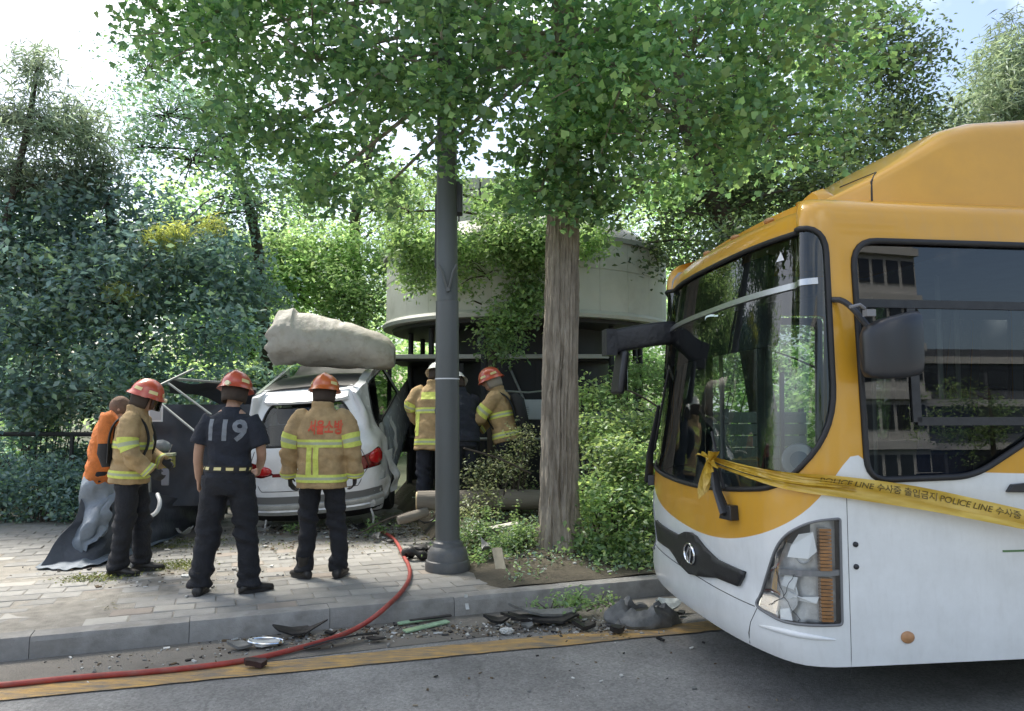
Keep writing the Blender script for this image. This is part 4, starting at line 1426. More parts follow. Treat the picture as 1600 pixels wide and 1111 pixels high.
# roof cowl over the gas tanks
cw = MB()
def cowl_ring(a, h, b0, b1, z0, r):
    # rounded box section across the bus at distance a, from near flank b0 to far flank b1
    pts = [(b0, z0)]
    for k in range(7):
        t = math.pi - k / 6 * math.pi / 2
        pts.append((b0 + .06 * h / .5 + r + r * math.cos(t), z0 + h - r + r * math.sin(t)))
    for k in range(1, 8):
        q = k / 8
        pts.append((lerp(b0 + .06 * h / .5 + r, b1 - .06 * h / .5 - r, q), z0 + h + .02 * math.sin(q * math.pi)))
    for k in range(7):
        t = math.pi / 2 - k / 6 * math.pi / 2
        pts.append((b1 - .06 * h / .5 - r + r * math.cos(t), z0 + h - r + r * math.sin(t)))
    pts.append((b1, z0))
    return [Vector((a, b, z)) for b, z in pts]
Z0 = ZR + RR - .03
st = [(.46, .045, .34, BW - .34, .02), (.60, .10, .28, BW - .28, .04), (.80, .205, .24, BW - .24, .07), (1.0, .33, .21, BW - .21, .10), (1.15, .43, .20, BW - .20, .13), (1.30, .53, .19, BW - .19, .15), (1.50, .595, .19, BW - .19, .16), (1.9, .645, .19, BW - .19, .17), (3.0, .67, .19, BW - .19, .17), (5.2, .65, .19, BW - .19, .17), (5.9, .40, .2, BW - .2, .12), (6.3, .08, .25, BW - .25, .03)]
cw.rings([cowl_ring(a, h, b0, b1, Z0, r) for a, h, b0, b1, r in st], cap=False, closed=False)
cowl = cw.build('roof_cowl', M_orange, bus, smooth=45)
mb = MB()
mb.tube([Vector((a, b0 - .006, Z0 + .012)) for a, h, b0, b1, r in st], .008, 6)
def cowl_pt(a, k):
    aa = [x[0] for x in st]
    h, b0, b1, r = (interp(a, aa, [x[j] for x in st]) for j in (1, 2, 3, 4))
    return cowl_ring(a, h, b0, b1, Z0, r)[k] + Vector((0, 0, .002))
mb.tube([cowl_pt(.78, 0), cowl_pt(.80, 3), cowl_pt(.86, 6), cowl_pt(.92, 9)], .006, 5)
mb.build('cowl_seam', M_seam, cowl)
# raised lip at the front edge of the roof
mb = MB()
rings = []
for t in np.linspace(-1.02, 1.02, 31):
    p = S(t, SMAX - .015)
    e_ = min(1, (1.02 - abs(t)) / .10) * (1 + .9 * math.exp(-((t - .90) / .12) ** 2))
    n_ = Vector((-1, 0, 0))
    rings.append([p + Vector((-.015, 0, -.01)), p + Vector((.0, 0, .05 * e_ + .005)), p + Vector((.07, 0, .062 * e_ + .008)), p + Vector((.17, 0, .03 * e_ + .004)), p + Vector((.2, 0, -.01))])
mb.rings(rings)
mb.build('roof_lip', M_orange, bus, smooth=50)
for t in (-.5, .0, .5):
    mb = MB()
    p = S(t, SMAX - .06, .0)
    mb.blob(p + Vector((-.01, 0, .01)), (.03, .05, .02), 1, .0, 2)
    mb.build('marker_lamp', M_oldamber, bus)

# cab: dashboard, steering wheel, seats, rails, fan
mb = MB()
rings = []
for u in np.linspace(-1.15, 1.2, 36):
    rings.append([S(u, 1.14, -.04), S(u, 1.20, -.06), S(u, 1.25, -.30), S(u, 1.20, -.50), S(u, .7, -.52), S(u, .6, -.10)])
mb.rings(rings)
mb.build('dashboard', pm('dash_grey', (0.09, 0.095, 0.10), 0.6, bump=.1, bscale=200), bus, smooth=50)
sw_e = empty('steering_wheel', (.66, .60, 1.40)); sw_e.parent = bus; sw_e.rotation_euler = (0, R(-28), 0)
mb = MB()
mb.tube([(.22 * math.cos(t), .22 * math.sin(t), 0) for t in np.linspace(0, 2 * math.pi, 41)], .016, 8, cap=False)
for k in range(3):
    t = k * 2 * math.pi / 3 + .5
    mb.tube([(.05 * math.cos(t), .05 * math.sin(t), -.02), (.21 * math.cos(t), .21 * math.sin(t), 0)], .012, 6)
mb.lathe((0, 0, -.05), [(.05, 0), (.065, .03), (.05, .05), (.01, .055)], 20)
mb.build('wheel_rim', pm('wheel_grey', (0.42, 0.42, 0.42), 0.35), sw_e)
mb = MB()
mb.tube([(0, 0, -.03), (.0, 0, -.5)], .035, 10)
mb.build('column', M_blackpl, sw_e)
def bseat(a, b, name='passenger_seat', hgt=.45, mat=M_seat):
    e = empty(name, (a, b, hgt)); e.parent = bus
    mb = MB(); mb.box((0, 0, .40), (.44, .44, .11)); mb.build('cushion', mat, e, bevel=.03)
    mb = MB(); mb.box((.23, 0, .78), (.10, .44, .72), Matrix.Rotation(R(8), 3, 'Y')); mb.build('backrest', mat, e, bevel=.04)
    mb = MB(); mb.box((0, 0, .17), (.3, .3, .34)); mb.build('pedestal', M_blackpl, e)
bseat(1.22, .62, 'driver_seat', .62)
for a in (3.0, 3.85, 4.7, 5.55, 6.4):
    for b in (.36, .82, BW - .36, BW - .82):
        bseat(a, b)
for (a, b) in ((1.72, .98), (1.85, BW - .55), (2.5, 1.0), (2.6, BW - .55), (.62, BW - .42)):
    mb = MB(); mb.tube([(a, b, .45), (a, b, 2.6)], .017, 8); mb.build('grab_pole', pm('pole_white', (.55, .55, .5), .4), bus)
mb = MB(); mb.box((1.74, .52, 1.1), (.03, .9, 1.3)); mb.build('driver_partition', M_lining, bus, bevel=.02)
fan = empty('dashboard_fan', S(1.10, 1.41, -.085)); fan.parent = bus
_c = Matrix.Rotation(-BA, 3, 'Z') @ (Vector((0, 0, CAM_H)) - BUS_O) - fan.location
fan.rotation_euler = (_c + Vector((-.4, 0, .3))).to_track_quat('Z', 'Y').to_euler()
mb = MB()
mb.lathe((0, 0, 0), [(.05, .02), (.062, .028), (.088, .025), (.095, .012), (.085, 0), (.05, -.01)], 32)
mb.build('fan_ring', M_whitepl, fan, smooth=50)
mb = MB(); mb.lathe((0, 0, .012), [(.052, 0), (.05, .012), (.02, .016), (.004, .017)], 24); mb.build('fan_grille', pm('fan_blue_grey', (.22, .27, .33), .5), fan)
mb = MB(); mb.tube([(0, 0, 0), (-.03, -.09, -.03), (-.05, -.15, -.04)], .018, 8); mb.build('fan_foot', M_whitepl, fan)

# wheels
def bwheel(a, b):
    e = empty('wheel', (a, b, .46)); e.parent = bus
    e.rotation_euler = (R(90), 0, 0)
    mb = MB(); mb.lathe((0, 0, -.13), [(.30, 0), (.42, .0), (.455, .03), (.46, .13), (.455, .23), (.42, .26), (.30, .26)], 40); mb.build('tyre', M_rubber, e, smooth=40)
    mb = MB(); mb.lathe((0, 0, .06), [(.29, .08), (.28, .04), (.16, .0), (.15, .06), (.10, .08), (.02, .085)], 32); mb.build('rim', M_steel, e, smooth=40)
for a in (2.75, 6.65):
    for b in (.17, BW - .17):
        bwheel(a, b)

# ------------------------------------------------------------------ people
M_skin = pm('skin', (0.42, 0.25, 0.17), 0.55, var=0.1, vscale=20)
M_coat = pm('tan_turnout_cloth', (0.41, 0.285, 0.14), 0.9, var=0.22, vscale=9, bump=0.35, bscale=90, dirt=0.5, dscale=7, dirtcol=(0.17, 0.12, 0.075))
M_lime = pm('lime_reflective_tape', (0.62, 0.68, 0.13), 0.5, var=0.16, vscale=25, bump=.15, bscale=200)
M_silver = pm('silver_reflective_tape', (0.42, 0.45, 0.30), 0.4, var=0.1, vscale=30)
M_navy = pm('navy_cloth', (0.014, 0.017, 0.026), 0.85, var=0.3, vscale=8, bump=0.4, bscale=60)
M_black_cloth = pm('black_trouser_cloth', (0.011, 0.012, 0.016), 0.85, var=0.35, vscale=7, bump=0.45, bscale=50)
M_boot = pm('black_boot', (0.013, 0.012, 0.011), 0.5, var=0.3, vscale=20, dirt=.5, dscale=14, dirtcol=(.07, .06, .05))
M_orange_cloth = pm('orange_rescue_cloth', (0.55, 0.16, 0.035), 0.85, var=0.25, vscale=9, bump=0.4, bscale=60)
M_red_helm = pm('red_helmet_shell', (0.52, 0.085, 0.045), 0.3, var=0.2, vscale=9, coat=0.5, dirt=.35, dscale=9, dirtcol=(.25, .07, .04))
M_orange_helm = pm('orange_helmet_shell', (0.56, 0.13, 0.035), 0.3, var=0.2, vscale=9, coat=0.5, dirt=.35, dscale=9, dirtcol=(.28, .08, .03))
M_white_helm = pm('white_helmet_shell', (0.7, 0.7, 0.68), 0.35, var=.08, coat=0.4)
M_refl = pm('pale_yellow_reflector', (0.72, 0.62, 0.28), 0.4)
M_hood = pm('brown_hood_cloth', (.16, .10, .07), .9, var=.3, bump=.4, bscale=60)
M_hair = pm('black_hair', (0.008, 0.007, 0.006), 0.6, bump=.5, bscale=200, stretch=(1, 1, .3))
M_eye = pm('eye', (0.02, 0.015, 0.01), 0.2)
M_glove = pm('dark_glove', (0.03, 0.03, 0.032), 0.8, var=.3)
M_strap = pm('black_strap', (0.012, 0.012, 0.013), 0.7, bump=.3, bscale=150)

def remesh(mb, name, voxel, mat, smooth=4, ratio=None, wrinkle=None):
    me = mb.mesh(name, None, 0)
    o = link(name, me)
    m = o.modifiers.new('remesh', 'REMESH'); m.mode = 'VOXEL'; m.voxel_size = voxel; m.use_smooth_shade = True
    if smooth:
        s = o.modifiers.new('smooth', 'SMOOTH'); s.iterations = smooth; s.factor = 0.5
    if ratio:
        d = o.modifiers.new('decimate', 'DECIMATE'); d.ratio = ratio
    dg = bpy.context.evaluated_depsgraph_get()
    out = bpy.data.meshes.new_from_object(o.evaluated_get(dg))
    bpy.data.objects.remove(o)
    bpy.data.meshes.remove(me)
    out.name = name
    if wrinkle:
        nn = [v.normal.copy() for v in out.vertices]
        for v, q in zip(out.vertices, nn):
            v.co += q * wrinkle(v.co)
    out.materials.clear()
    out.materials.append(mat)
    out.polygons.foreach_set('use_smooth', [True] * len(out.polygons))
    out.update()
    return out

def tess(vs, fs, L=.016):
    bm = bmesh.new()
    q = [bm.verts.new(v) for v in vs]
    for f in fs:
        try: bm.faces.new([q[i] for i in f])
        except ValueError: pass
    for _ in range(5):
        e = [e for e in bm.edges if e.calc_length() > L]
        if not e: break
        bmesh.ops.subdivide_edges(bm, edges=e, cuts=1)
        bmesh.ops.triangulate(bm, faces=bm.faces)
    bm.verts.index_update()
    r = ([v.co.copy() for v in bm.verts], [tuple(v.index for v in f.verts) for f in bm.faces])
    bm.free()
    return r

def ell(mb, c, r, M=None, n=18, m=12):
    prof = [(max(1e-3, math.sin(math.pi * i / m)), -math.cos(math.pi * i / m)) for i in range(m + 1)]
    rings = []
    for q, z in prof:
        rings.append([Vector(c) + ((M or Matrix.Identity(3)) @ Vector((q * r[0] * math.cos(2 * math.pi * k / n), q * r[1] * math.sin(2 * math.pi * k / n), z * r[2]))) for k in range(n)])
    mb.rings(rings)

def person(label, loc, rz, top, pose, group=None, scale=1.0, legs='black', helmet=None, seed=1):
    rd = random.Random(seed)
    root = empty('person', loc, rz, label, 'person', group)
    root.scale = (scale,) * 3
    hip = Vector((0, 0, 0.95)) + Vector(pose.get('hip', (0, 0, 0)))
    Rm = Matrix.Rotation(pose.get('twist', 0), 3, 'Z') @ Matrix.Rotation(-pose.get('lean', 0), 3, 'X') @ Matrix.Rotation(pose.get('side', 0), 3, 'Y')
    def up(p):
        p = Vector(p)
        return hip + Rm @ (p - Vector((0, 0, .95)))
    Hm = Rm @ Matrix.Rotation(pose.get('yaw', 0), 3, 'Z') @ Matrix.Rotation(-pose.get('nod', 0), 3, 'X')
    neck = up((0, 0.0, 1.50))
    hc = neck + Hm @ Vector((0, .03, .165))
    sh = {-1: up((-.185, 0, 1.43)), 1: up((.185, 0, 1.43))}
    elb = {-1: up(pose['le']), 1: up(pose['re'])}
    wri = {-1: up(pose['lw']), 1: up(pose['rw'])}
    hj = {s: hip + Matrix.Rotation(pose.get('twist', 0) * .4, 3, 'Z') @ Vector((s * .095, 0, -.04)) for s in (-1, 1)}
    ank = {-1: Vector(pose['la']), 1: Vector(pose['ra'])}
    kne = {}
    for s, k in ((-1, 'lk'), (1, 'rk')):
        kne[s] = Vector(pose[k]) if k in pose else hj[s].lerp(ank[s], .48) + Vector((s * .01, .035, 0))
    toe = {-1: pose.get('lt', .15), 1: pose.get('rt', -.15)}   # toe heading, rotation about z
    def torso(mb, rows, n=26):
        rings = []
        for z, rx, ry, yo in rows:
            rings.append([up((rx * math.copysign(abs(math.cos(t)) ** .82, math.cos(t)), yo + ry * math.copysign(abs(math.sin(t)) ** .9, math.sin(t)), z)) for t in np.linspace(0, 2 * math.pi, n, endpoint=False)])
        mb.rings(rings)
    def limb(mb, pts, rs, n=14, it=2):
        cu = chaikin(pts, it)
        rr = [interp(i / (len(cu) - 1), np.linspace(0, 1, len(rs)), rs) for i in range(len(cu))]
        mb.tube(cu, rr, n)
        return cu, rr
    # ---- body with head, hands
    b = MB()
    torso(b, [(.86, .14, .10, 0), (.98, .155, .11, 0), (1.1, .14, .10, 0), (1.25, .155, .11, 0), (1.40, .165, .105, 0), (1.47, .12, .08, 0), (1.52, .06, .06, 0)])
    limb(b, [neck - Rm @ Vector((0, 0, .06)), neck.lerp(hc, .5), hc], [.06, .056, .06])
    ell(b, hc, (.074, .094, .112), Hm)
    ell(b, hc + Hm @ Vector((0, .03, -.06)), (.058, .068, .055), Hm)                      # jaw
    b.tube([hc + Hm @ Vector((0, .085, .025)), hc + Hm @ Vector((0, .112, -.022))], [.010, .017], 8)   # nose
    b.tube([hc + Hm @ Vector((-.02, .088, -.058)), hc + Hm @ Vector((.02, .088, -.058))], .009, 8)     # lips
    b.tube([hc + Hm @ Vector((-.045, .076, .03)), hc + Hm @ Vector((0, .09, .033)), hc + Hm @ Vector((.045, .076, .03))], .010, 8)   # brow
    for s in (-1, 1):
        ell(b, hc + Hm @ Vector((s * .078, -.005, -.005)), (.011, .022, .032), Hm, 10, 8)
        limb(b, [sh[s], elb[s], wri[s]], [.052, .045, .038, .030])
        limb(b, [hj[s], kne[s], ank[s]], [.085, .065, .055, .045])
        # hand
        d = (wri[s] - elb[s]).normalized()
        side_ = Vector((0, 1, 0)) if abs(d.y) < .8 else Vector((0, 0, 1))
        pn = d.cross(side_).normalized() * (1 if s > 0 else -1)          # palm normal (inwards)
        if pn.x * s > 0: pn = -pn
        fw = pn.cross(d).normalized()
        if fw.dot(Vector((0, 1, .2))) < 0: fw = -fw
        pc = wri[s] + d * .05
        rings = []
        for t, w_, h_ in ((-.05, .026, .022), (-.01, .034, .018), (.03, .042, .016), (.05, .040, .013)):
            rings.append([pc + d * t + fw * w_ * math.cos(a) + pn * h_ * math.sin(a) for a in np.linspace(0, 2 * math.pi, 14, endpoint=False)])
        b.rings(rings)
        curl = pose.get('curl', .6)
        for i, (o_, L) in enumerate(((.032, .070), (.011, .080), (-.011, .074), (-.031, .058))):
            p = pc + d * .035 + fw * o_
            pts = [p]
            ang = .15
            for q in range(3):
                ang += curl * .55
                p = p + (d * math.cos(ang) + pn * math.sin(ang)) * (L * (.46, .32, .26)[q] + (.02 if q == 0 else 0))
                pts.append(p)
            b.tube(pts, [.0095, .009, .0085, .0075], 8)
        tp = pc + fw * .03 - d * .02
        b.tube([tp, tp + fw * .03 + d * .03 + pn * .008, tp + fw * .035 + d * .065 + pn * .022], [.013, .0105, .009], 8)
    me = remesh(b, 'body', .009, M_skin, 3, .5)
    if top in ('coat', 'orange', 'navy'):
        me.materials.append(M_glove)
        for f in me.polygons:
            if any((Vector(f.center) - wri[s]).dot((wri[s] - elb[s]).normalized()) > -.03 and (Vector(f.center) - wri[s]).length < .26 and (Vector(f.center) - hc).length > .3 for s in (-1, 1)):
                f.material_index = 1
    link('body', me, root)
    for s in (-1, 1):
        e = MB(); ell(e, hc + Hm @ Vector((s * .03, .083, .008)), (.012, .008, .008), Hm, 10, 6)
        e.build('eye', M_eye, root)
    # ---- trousers
    tm = {'black': M_black_cloth, 'navy': M_navy, 'orange': M_orange_cloth}[legs]
    t = MB()
    torso(t, [(.80, .15, .12, 0), (.90, .178, .135, 0), (1.0, .172, .128, 0), (1.06, .16, .115, 0)])
    wide = pose.get('baggy', 1.0)
    for s in (-1, 1):
        ft = ank[s] + Vector((0, 0, -.035))
        limb(t, [hj[s] + Vector((0, 0, .04)), kne[s], ft], [.108 * wide, .100 * wide, .088 * wide, .078 * wide, .080 * wide], 16)
    def wr(co):
        k = math.exp(-((co.z - .5) / .14) ** 2) + 1.1 * math.exp(-((co.z - .12) / .11) ** 2) + .6 * math.exp(-((co.z - .86) / .1) ** 2) + .25
        return k * .026 * noise.noise(Vector((co.x * 8 + seed, co.y * 8, co.z * 17 + co.x * 6))) + .006 * noise.noise(Vector((co.x * 5, co.y * 5 + seed, co.z * 5))) * 1.5
    link('trousers', remesh(t, 'trousers', .013, tm, 4, None, wr), root)
    # ---- boots
    for s in (-1, 1):
        bo = MB()
        Q = Matrix.Rotation(toe[s], 3, 'Z')
        a = Vector((ank[s].x, ank[s].y, ank[s].z - .09))
        rings = []
        for y, w_, h_ in ((-.085, .025, .05), (-.07, .040, .075), (-.02, .044, .10), (.05, .045, .09), (.11, .050, .066), (.16, .047, .055), (.195, .03, .045), (.205, .012, .03)):
            rings.append([a + Q @ Vector((w_ * math.cos(q), y, max(0.004, .5 * h_ + .5 * h_ * math.sin(q) * 1.0))) for q in np.linspace(0, 2 * math.pi, 16, endpoint=False)])
        bo.rings(rings)
        bo.tube([a + Vector((0, 0, .05)), a + Vector((0, -.01, .12)), a + Vector((0, -.012, .19))], [.05, .052, .06], 14)
        bt = bo.build('boot', M_boot, root, smooth=60)
        so = MB()
        out = []
        for q in np.linspace(0, 2 * math.pi, 24, endpoint=False):
            y = .06 + .15 * math.sin(q)
            w_ = interp(y, [-.09, -.05, .05, .12, .21], [.036, .046, .046, .054, .034])
            out.append((w_ * math.cos(q), y))
        so.prism(out, .028, Q, a + Vector((0, 0, -.002)))
        so.build('sole', M_rubber, bt, smooth=30)
    # ---- jacket or shirt
    mats = {'coat': M_coat, 'navy': M_navy, 'tee': M_navy, 'orange': M_orange_cloth}
    j = MB()
    arms = {}
    if top == 'tee':
        rows = [(.90, .178, .132, 0), (1.0, .178, .13, 0), (1.1, .172, .125, 0), (1.25, .195, .132, 0), (1.38, .205, .13, 0), (1.45, .16, .10, 0), (1.49, .085, .08, 0), (1.525, .068, .068, 0)]
        torso(j, rows)
        for s in (-1, 1):
            p = sh[s].lerp(elb[s], .82)
            arms[s] = limb(j, [sh[s] + Rm @ Vector((-s * .04, 0, 0)), sh[s].lerp(elb[s], .4), p], [.085, .083, .078, .080])
        wam = .015
    else:
        L = pose.get('hem', .80)
        rows = [(L, .225, .175, 0), (L + .10, .222, .17, 0), (1.05, .212, .16, 0), (1.18, .215, .162, 0), (1.32, .222, .155, 0), (1.42, .205, .13, 0), (1.475, .145, .105, 0), (1.52, .10, .092, 0), (1.575, .092, .088, -.005)]
        if top != 'coat':
            rows = [(z, rx * .92, ry * .9, yo) for z, rx, ry, yo in rows]
        torso(j, rows)
        for s in (-1, 1):
            arms[s] = limb(j, [sh[s] + Rm @ Vector((-s * .05, 0, .0)), sh[s] + Rm @ Vector((s * .035, 0, -.02)), elb[s], wri[s] + (wri[s] - elb[s]).normalized() * .015], [.095, .098, .094, .084, .078, .076] if top == 'coat' else [.08, .08, .074, .068, .062, .058])
        wam = .021
    def wj(co):
        k = .5 + .9 * math.exp(-((co.z - (hip.z + .1)) / .12) ** 2)
        da = min((co - elb[-1]).length, (co - elb[1]).length)
        k += .9 * math.exp(-(da / .13) ** 2)
        w = Vector((co.x * 6 + seed * 2.1, co.y * 6, co.z * 12 + co.x * 4))
        return wam * k * noise.noise(w) + .006 * noise.noise(Vector((co.x * 17, co.y * 17, co.z * 26 + seed)))
    jm = remesh(j, 'shirt' if top == 'tee' else 'jacket', .012, mats[top], 3, None, wj)
    jo = link('shirt' if top == 'tee' else 'jacket', jm, root)
    bm = bmesh.new(); bm.from_mesh(jm)
    bvh = BVHTree.FromBMesh(bm)
    bm.free()
    def rowat(z):
        zs = [r[0] for r in rows]
        return interp(z, zs, [r[1] for r in rows]), interp(z, zs, [r[2] for r in rows])
    def wrap_torso(z0, z1, a0, a1, off=.005, nv=3, na=60, M=None):
        """band on the torso between heights and angles (angle 0 = right, -90 deg = back)."""
        mb = MB()
        mb.m = 0
        P = []
        for q in range(nv + 1):
            row = []
            z = lerp(z0, z1, q / nv)
            c = up((0, 0, z))
            rx, ry = rowat(z)
            for k in range(na + 1):
                t = lerp(a0, a1, k / na)
                d = Vector((rx * math.cos(t), ry * math.sin(t), 0))
                ex = d.length
                d = (Rm @ d).normalized()
                h = bvh.ray_cast(c, d)
                r_ = h[3] if h[0] is not None and h[3] < ex * 1.22 else ex * 1.04
                row.append(c + d * (r_ + off))
            P.append(row)
        w = na + 1
        vs = [p for r_ in P for p in r_]
        for q in range(nv):
            mb.m = 1 if (nv == 3 and q == 1) else 0
            k0 = len(mb.v)
            mb.f += [(q * w + i, q * w + i + 1, (q + 1) * w + i + 1, (q + 1) * w + i) for i in range(na)]
            mb.mi += [mb.m] * na
        mb.v = [tuple(p) for p in vs]
        return mb
    def wrap_arm(s, t0, t1, off=.005, nv=3, na=24):
        cu, rr = arms[s]
        def axis(t):
            x = t * (len(cu) - 1)
            i = min(len(cu) - 2, int(x)); f = x - i
            return cu[i].lerp(cu[i + 1], f), (cu[i + 1] - cu[i]).normalized(), lerp(rr[i], rr[i + 1], f)
        mb = MB()
        vs = []
        for q in range(nv + 1):
            c, ax, r0 = axis(lerp(t0, t1, q / nv))
            e1 = ax.cross(Vector((.3, 1, .2))).normalized(); e2 = ax.cross(e1)
            for k in range(na):
                d = e1 * math.cos(2 * math.pi * k / na) + e2 * math.sin(2 * math.pi * k / na)
                h = bvh.ray_cast(c, d)
                r_ = h[3] if h[0] is not None and h[3] < r0 * 1.35 else r0 * 1.03
                vs.append(c + d * (r_ + off))
        mb.v = [tuple(p) for p in vs]
        for q in range(nv):
            for i in range(na):
                mb.f.append((q * na + i, q * na + (i + 1) % na, (q + 1) * na + (i + 1) % na, (q + 1) * na + i))
                mb.mi.append(1 if (nv == 3 and q == 1) else 0)
        return mb
    def on_back(vs, fs, mat, name, back=True, off=.004):
        """lay flat shapes (x right, y up, torso coordinates) on the back of the jacket."""
        mb = MB()
        out = []
        for x, z in vs:
            o_ = up((x, -1.0 if back else 1.0, z)); d = Rm @ Vector((0, 1 if back else -1, 0))
            h = bvh.ray_cast(o_, d)
            out.append((h[0] if h[0] is not None else up((x, -.14, z))) - d * off)
        mb.add(out, fs)
        return mb.build(name, mat, jo, smooth=0)
    def patch(x0, x1, z0, z1, mat, name, nx=6, nz=8, back=True):
        vs = [(lerp(x0, x1, i / nx), lerp(z0, z1, k / nz)) for k in range(nz + 1) for i in range(nx + 1)]
        fs = [(k * (nx + 1) + i, k * (nx + 1) + i + 1, (k + 1) * (nx + 1) + i + 1, (k + 1) * (nx + 1) + i) for k in range(nz) for i in range(nx)]
        return on_back(vs, fs, mat, name, back)
    if top == 'coat':
        L = pose.get('hem', .80)
        LS = [M_lime, M_silver]
        wrap_torso(L + .055, L + .125, 0, 2 * math.pi).build('reflective_band', LS, jo, smooth=60)
        wrap_torso(1.165, 1.235, 0, 2 * math.pi).build('reflective_band', LS, jo, smooth=60)
        for s in (-1, 1):
            wrap_arm(s, .50, .61).build('reflective_band', LS, jo, smooth=60)
            wrap_arm(s, .86, .95).build('reflective_band', LS, jo, smooth=60)
    for it in pose.get('prints', ()):
        if it[0] == 'text':
            _, body_, size, x, z, mat, bold = it[:7]
            kx, kz = it[7:] if len(it) > 7 else (1, 1)
            vs, fs = text_mesh(body_, size, 0, bold)
            vs, fs = tess(vs, fs)
            on_back([(v.x * kx + x, v.y * kz + z) for v in vs], fs, mat, 'lettering')
        elif it[0] == 'patch':
            patch(*it[1:6], it[6])
    if pose.get('belt'):
        z = pose['belt']
        mb = wrap_torso(z - .028, z + .028, 0, 2 * math.pi, .008, 2)
        mb.build('belt', M_strap, root, smooth=60)
        for k in range(12):
            a = k * math.pi / 6 + .1
            wrap_torso(z - .012, z + .012, a, a + .30, .011, 1, 6).build('belt_reflector', M_refl, root, smooth=60)
    # ---- head gear
    if helmet and helmet[1] == 'hood':
        mb = MB(); ell(mb, hc + Hm @ Vector((0, -.012, .02)), (.092, .108, .118), Hm); ell(mb, neck, (.10, .10, .08), Hm)
        link('hood', remesh(mb, 'hood', .012, helmet[0], 3, None, lambda co: .006 * noise.noise(co * 22)), root)
    elif helmet:
        hm, style = helmet
        top_c = hc + Hm @ Vector((0, -.008, .035))
        he = empty('helmet', top_c)
        he.parent = root
        he.rotation_euler = Hm.to_euler()
        mb = MB()
        rings = []
        for th, fl in ((0.02, 0), (.25, 0), (.5, 0), (.75, 0), (1.0, 0), (1.2, 0), (1.38, 0), (1.5, .0), (1.57, .004), (1.63, .011), (1.70, .017)):
            ring = []
            for k in range(40):
                a = 2 * math.pi * k / 40
                r_ = math.sin(min(th, 1.57))
                x, y = r_ * .126 * math.cos(a), r_ * .152 * math.sin(a)
                z = .140 * math.cos(th)
                rid = .012 * math.exp(-(x / .016) ** 2) * (1 if th < 1.45 else .2)
                f = fl * (1 + (.9 if math.sin(a) < -.2 else .0) * -math.sin(a) + (.5 if math.sin(a) > .5 else 0))
                ring.append(Vector((x + math.cos(a) * f, y + math.sin(a) * f, z + rid - (f * .55 if math.sin(a) < .2 else f * .15))))
            rings.append(ring)
        inner = [[p * .93 + Vector((0, 0, .004)) for p in rings[-1]], [p * .6 for p in rings[3]]]
        mb.rings(rings + inner, cap=True)
        mb.build('shell', hm, he, smooth=50)
        # reflector tabs around the rim
        for a0 in (-150, -30, 30, 150, 90) if style != 'plain' else ():
            mb = MB()
            def fn(u, v):
                a = R(a0 + (u - .5) * 34)
                th = lerp(1.20, 1.42, v)
                return (math.sin(th) * .1285 * math.cos(a), math.sin(th) * .1545 * math.sin(a), .143 * math.cos(th))
            mb.grid(fn, 8, 2)
            mb.build('reflector', M_refl, he, smooth=60)
        if style in ('lamp', 'lampside'):
            mb = MB()
            p = Vector((0, -.165, -.012)) if style == 'lamp' else Vector((-.05, .15, -.01))
            mb.tube([p, p + Vector((0, -.03, 0)) if style == 'lamp' else p + Vector((0, .03, 0))], [.022, .02], 14)
            mb.build('lamp', pm('lamp_lens', (.85, .8, .5), .2), he)
        # ear and neck curtain
        mb = MB()
        rings = []
        for z, sc in ((.0, .97), (-.05, .95), (-.10, .90), (-.135, .84)):
            ring = []
            for k in range(23):
                a = R(-90 + (k - 11) * 11.5)
                ring.append(Vector((.102 * sc * math.cos(a), .118 * sc * math.sin(a) - .012, z)))
            rings.append(ring)
        mb.rings(rings, cap=False, closed=False)
        o = mb.build('neck_curtain', pm('neck_curtain_cloth', (.05, .035, .025), .85, var=.3) if style != 'strap' else pm('tan_strap', (.28, .25, .2), .8), he, smooth=60)
        so = o.modifiers.new('thickness', 'SOLIDIFY'); so.thickness = .008
        if style in ('lampside', 'visor'):
            mb = MB()
            mb.grid(lambda u, v: (.125 * math.cos(R(30 + u * 120)), .150 * math.sin(R(30 + u * 120)) + .012 * v, .0 - .12 * v), 14, 4, .003)
            mb.build('visor', glass_mat('smoke_visor', (.55, .5, .45), 1.5), he, smooth=60)
    else:
        mb = MB(); ell(mb, hc + Hm @ Vector((0, -.012, .03)), (.082, .098, .095), Hm); mb.build('hair', M_hair, root, smooth=60)
    return root, up, Rm, bvh, jo

M_print_grey = pm('pale_grey_print', (.20, .215, .235), .8, dirt=.8, dscale=18, dirtcol=(.06, .065, .08))
M_print_red = pm('red_print', (.62, .085, .04), .75, dirt=.8, dscale=20, dirtcol=(.38, .2, .1))

# A: black shirt, number 119 on the back
pA = GR(352, 928)
A = person('person in a black T-shirt with 119 on the back, dark trousers and a red helmet', (pA.x, pA.y, .155), R(3), 'tee',
       dict(le=(-.255, -.02, 1.16), lw=(-.26, .07, .92), re=(.275, -.02, 1.15), rw=(.20, .20, 1.02), la=(-.20, -.03, .09), ra=(.185, .03, .09), lt=.05, rt=-.95,
            belt=1.02, side=R(1.5), nod=R(14), yaw=R(-6), baggy=1.12, curl=.8, prints=[('text', '119', .235, -0.01, 1.325, M_print_grey, .007)]),
       'rescuers at the crash site', 1.02, 'black', (M_red_helm, 'lamp'), 3)[0]
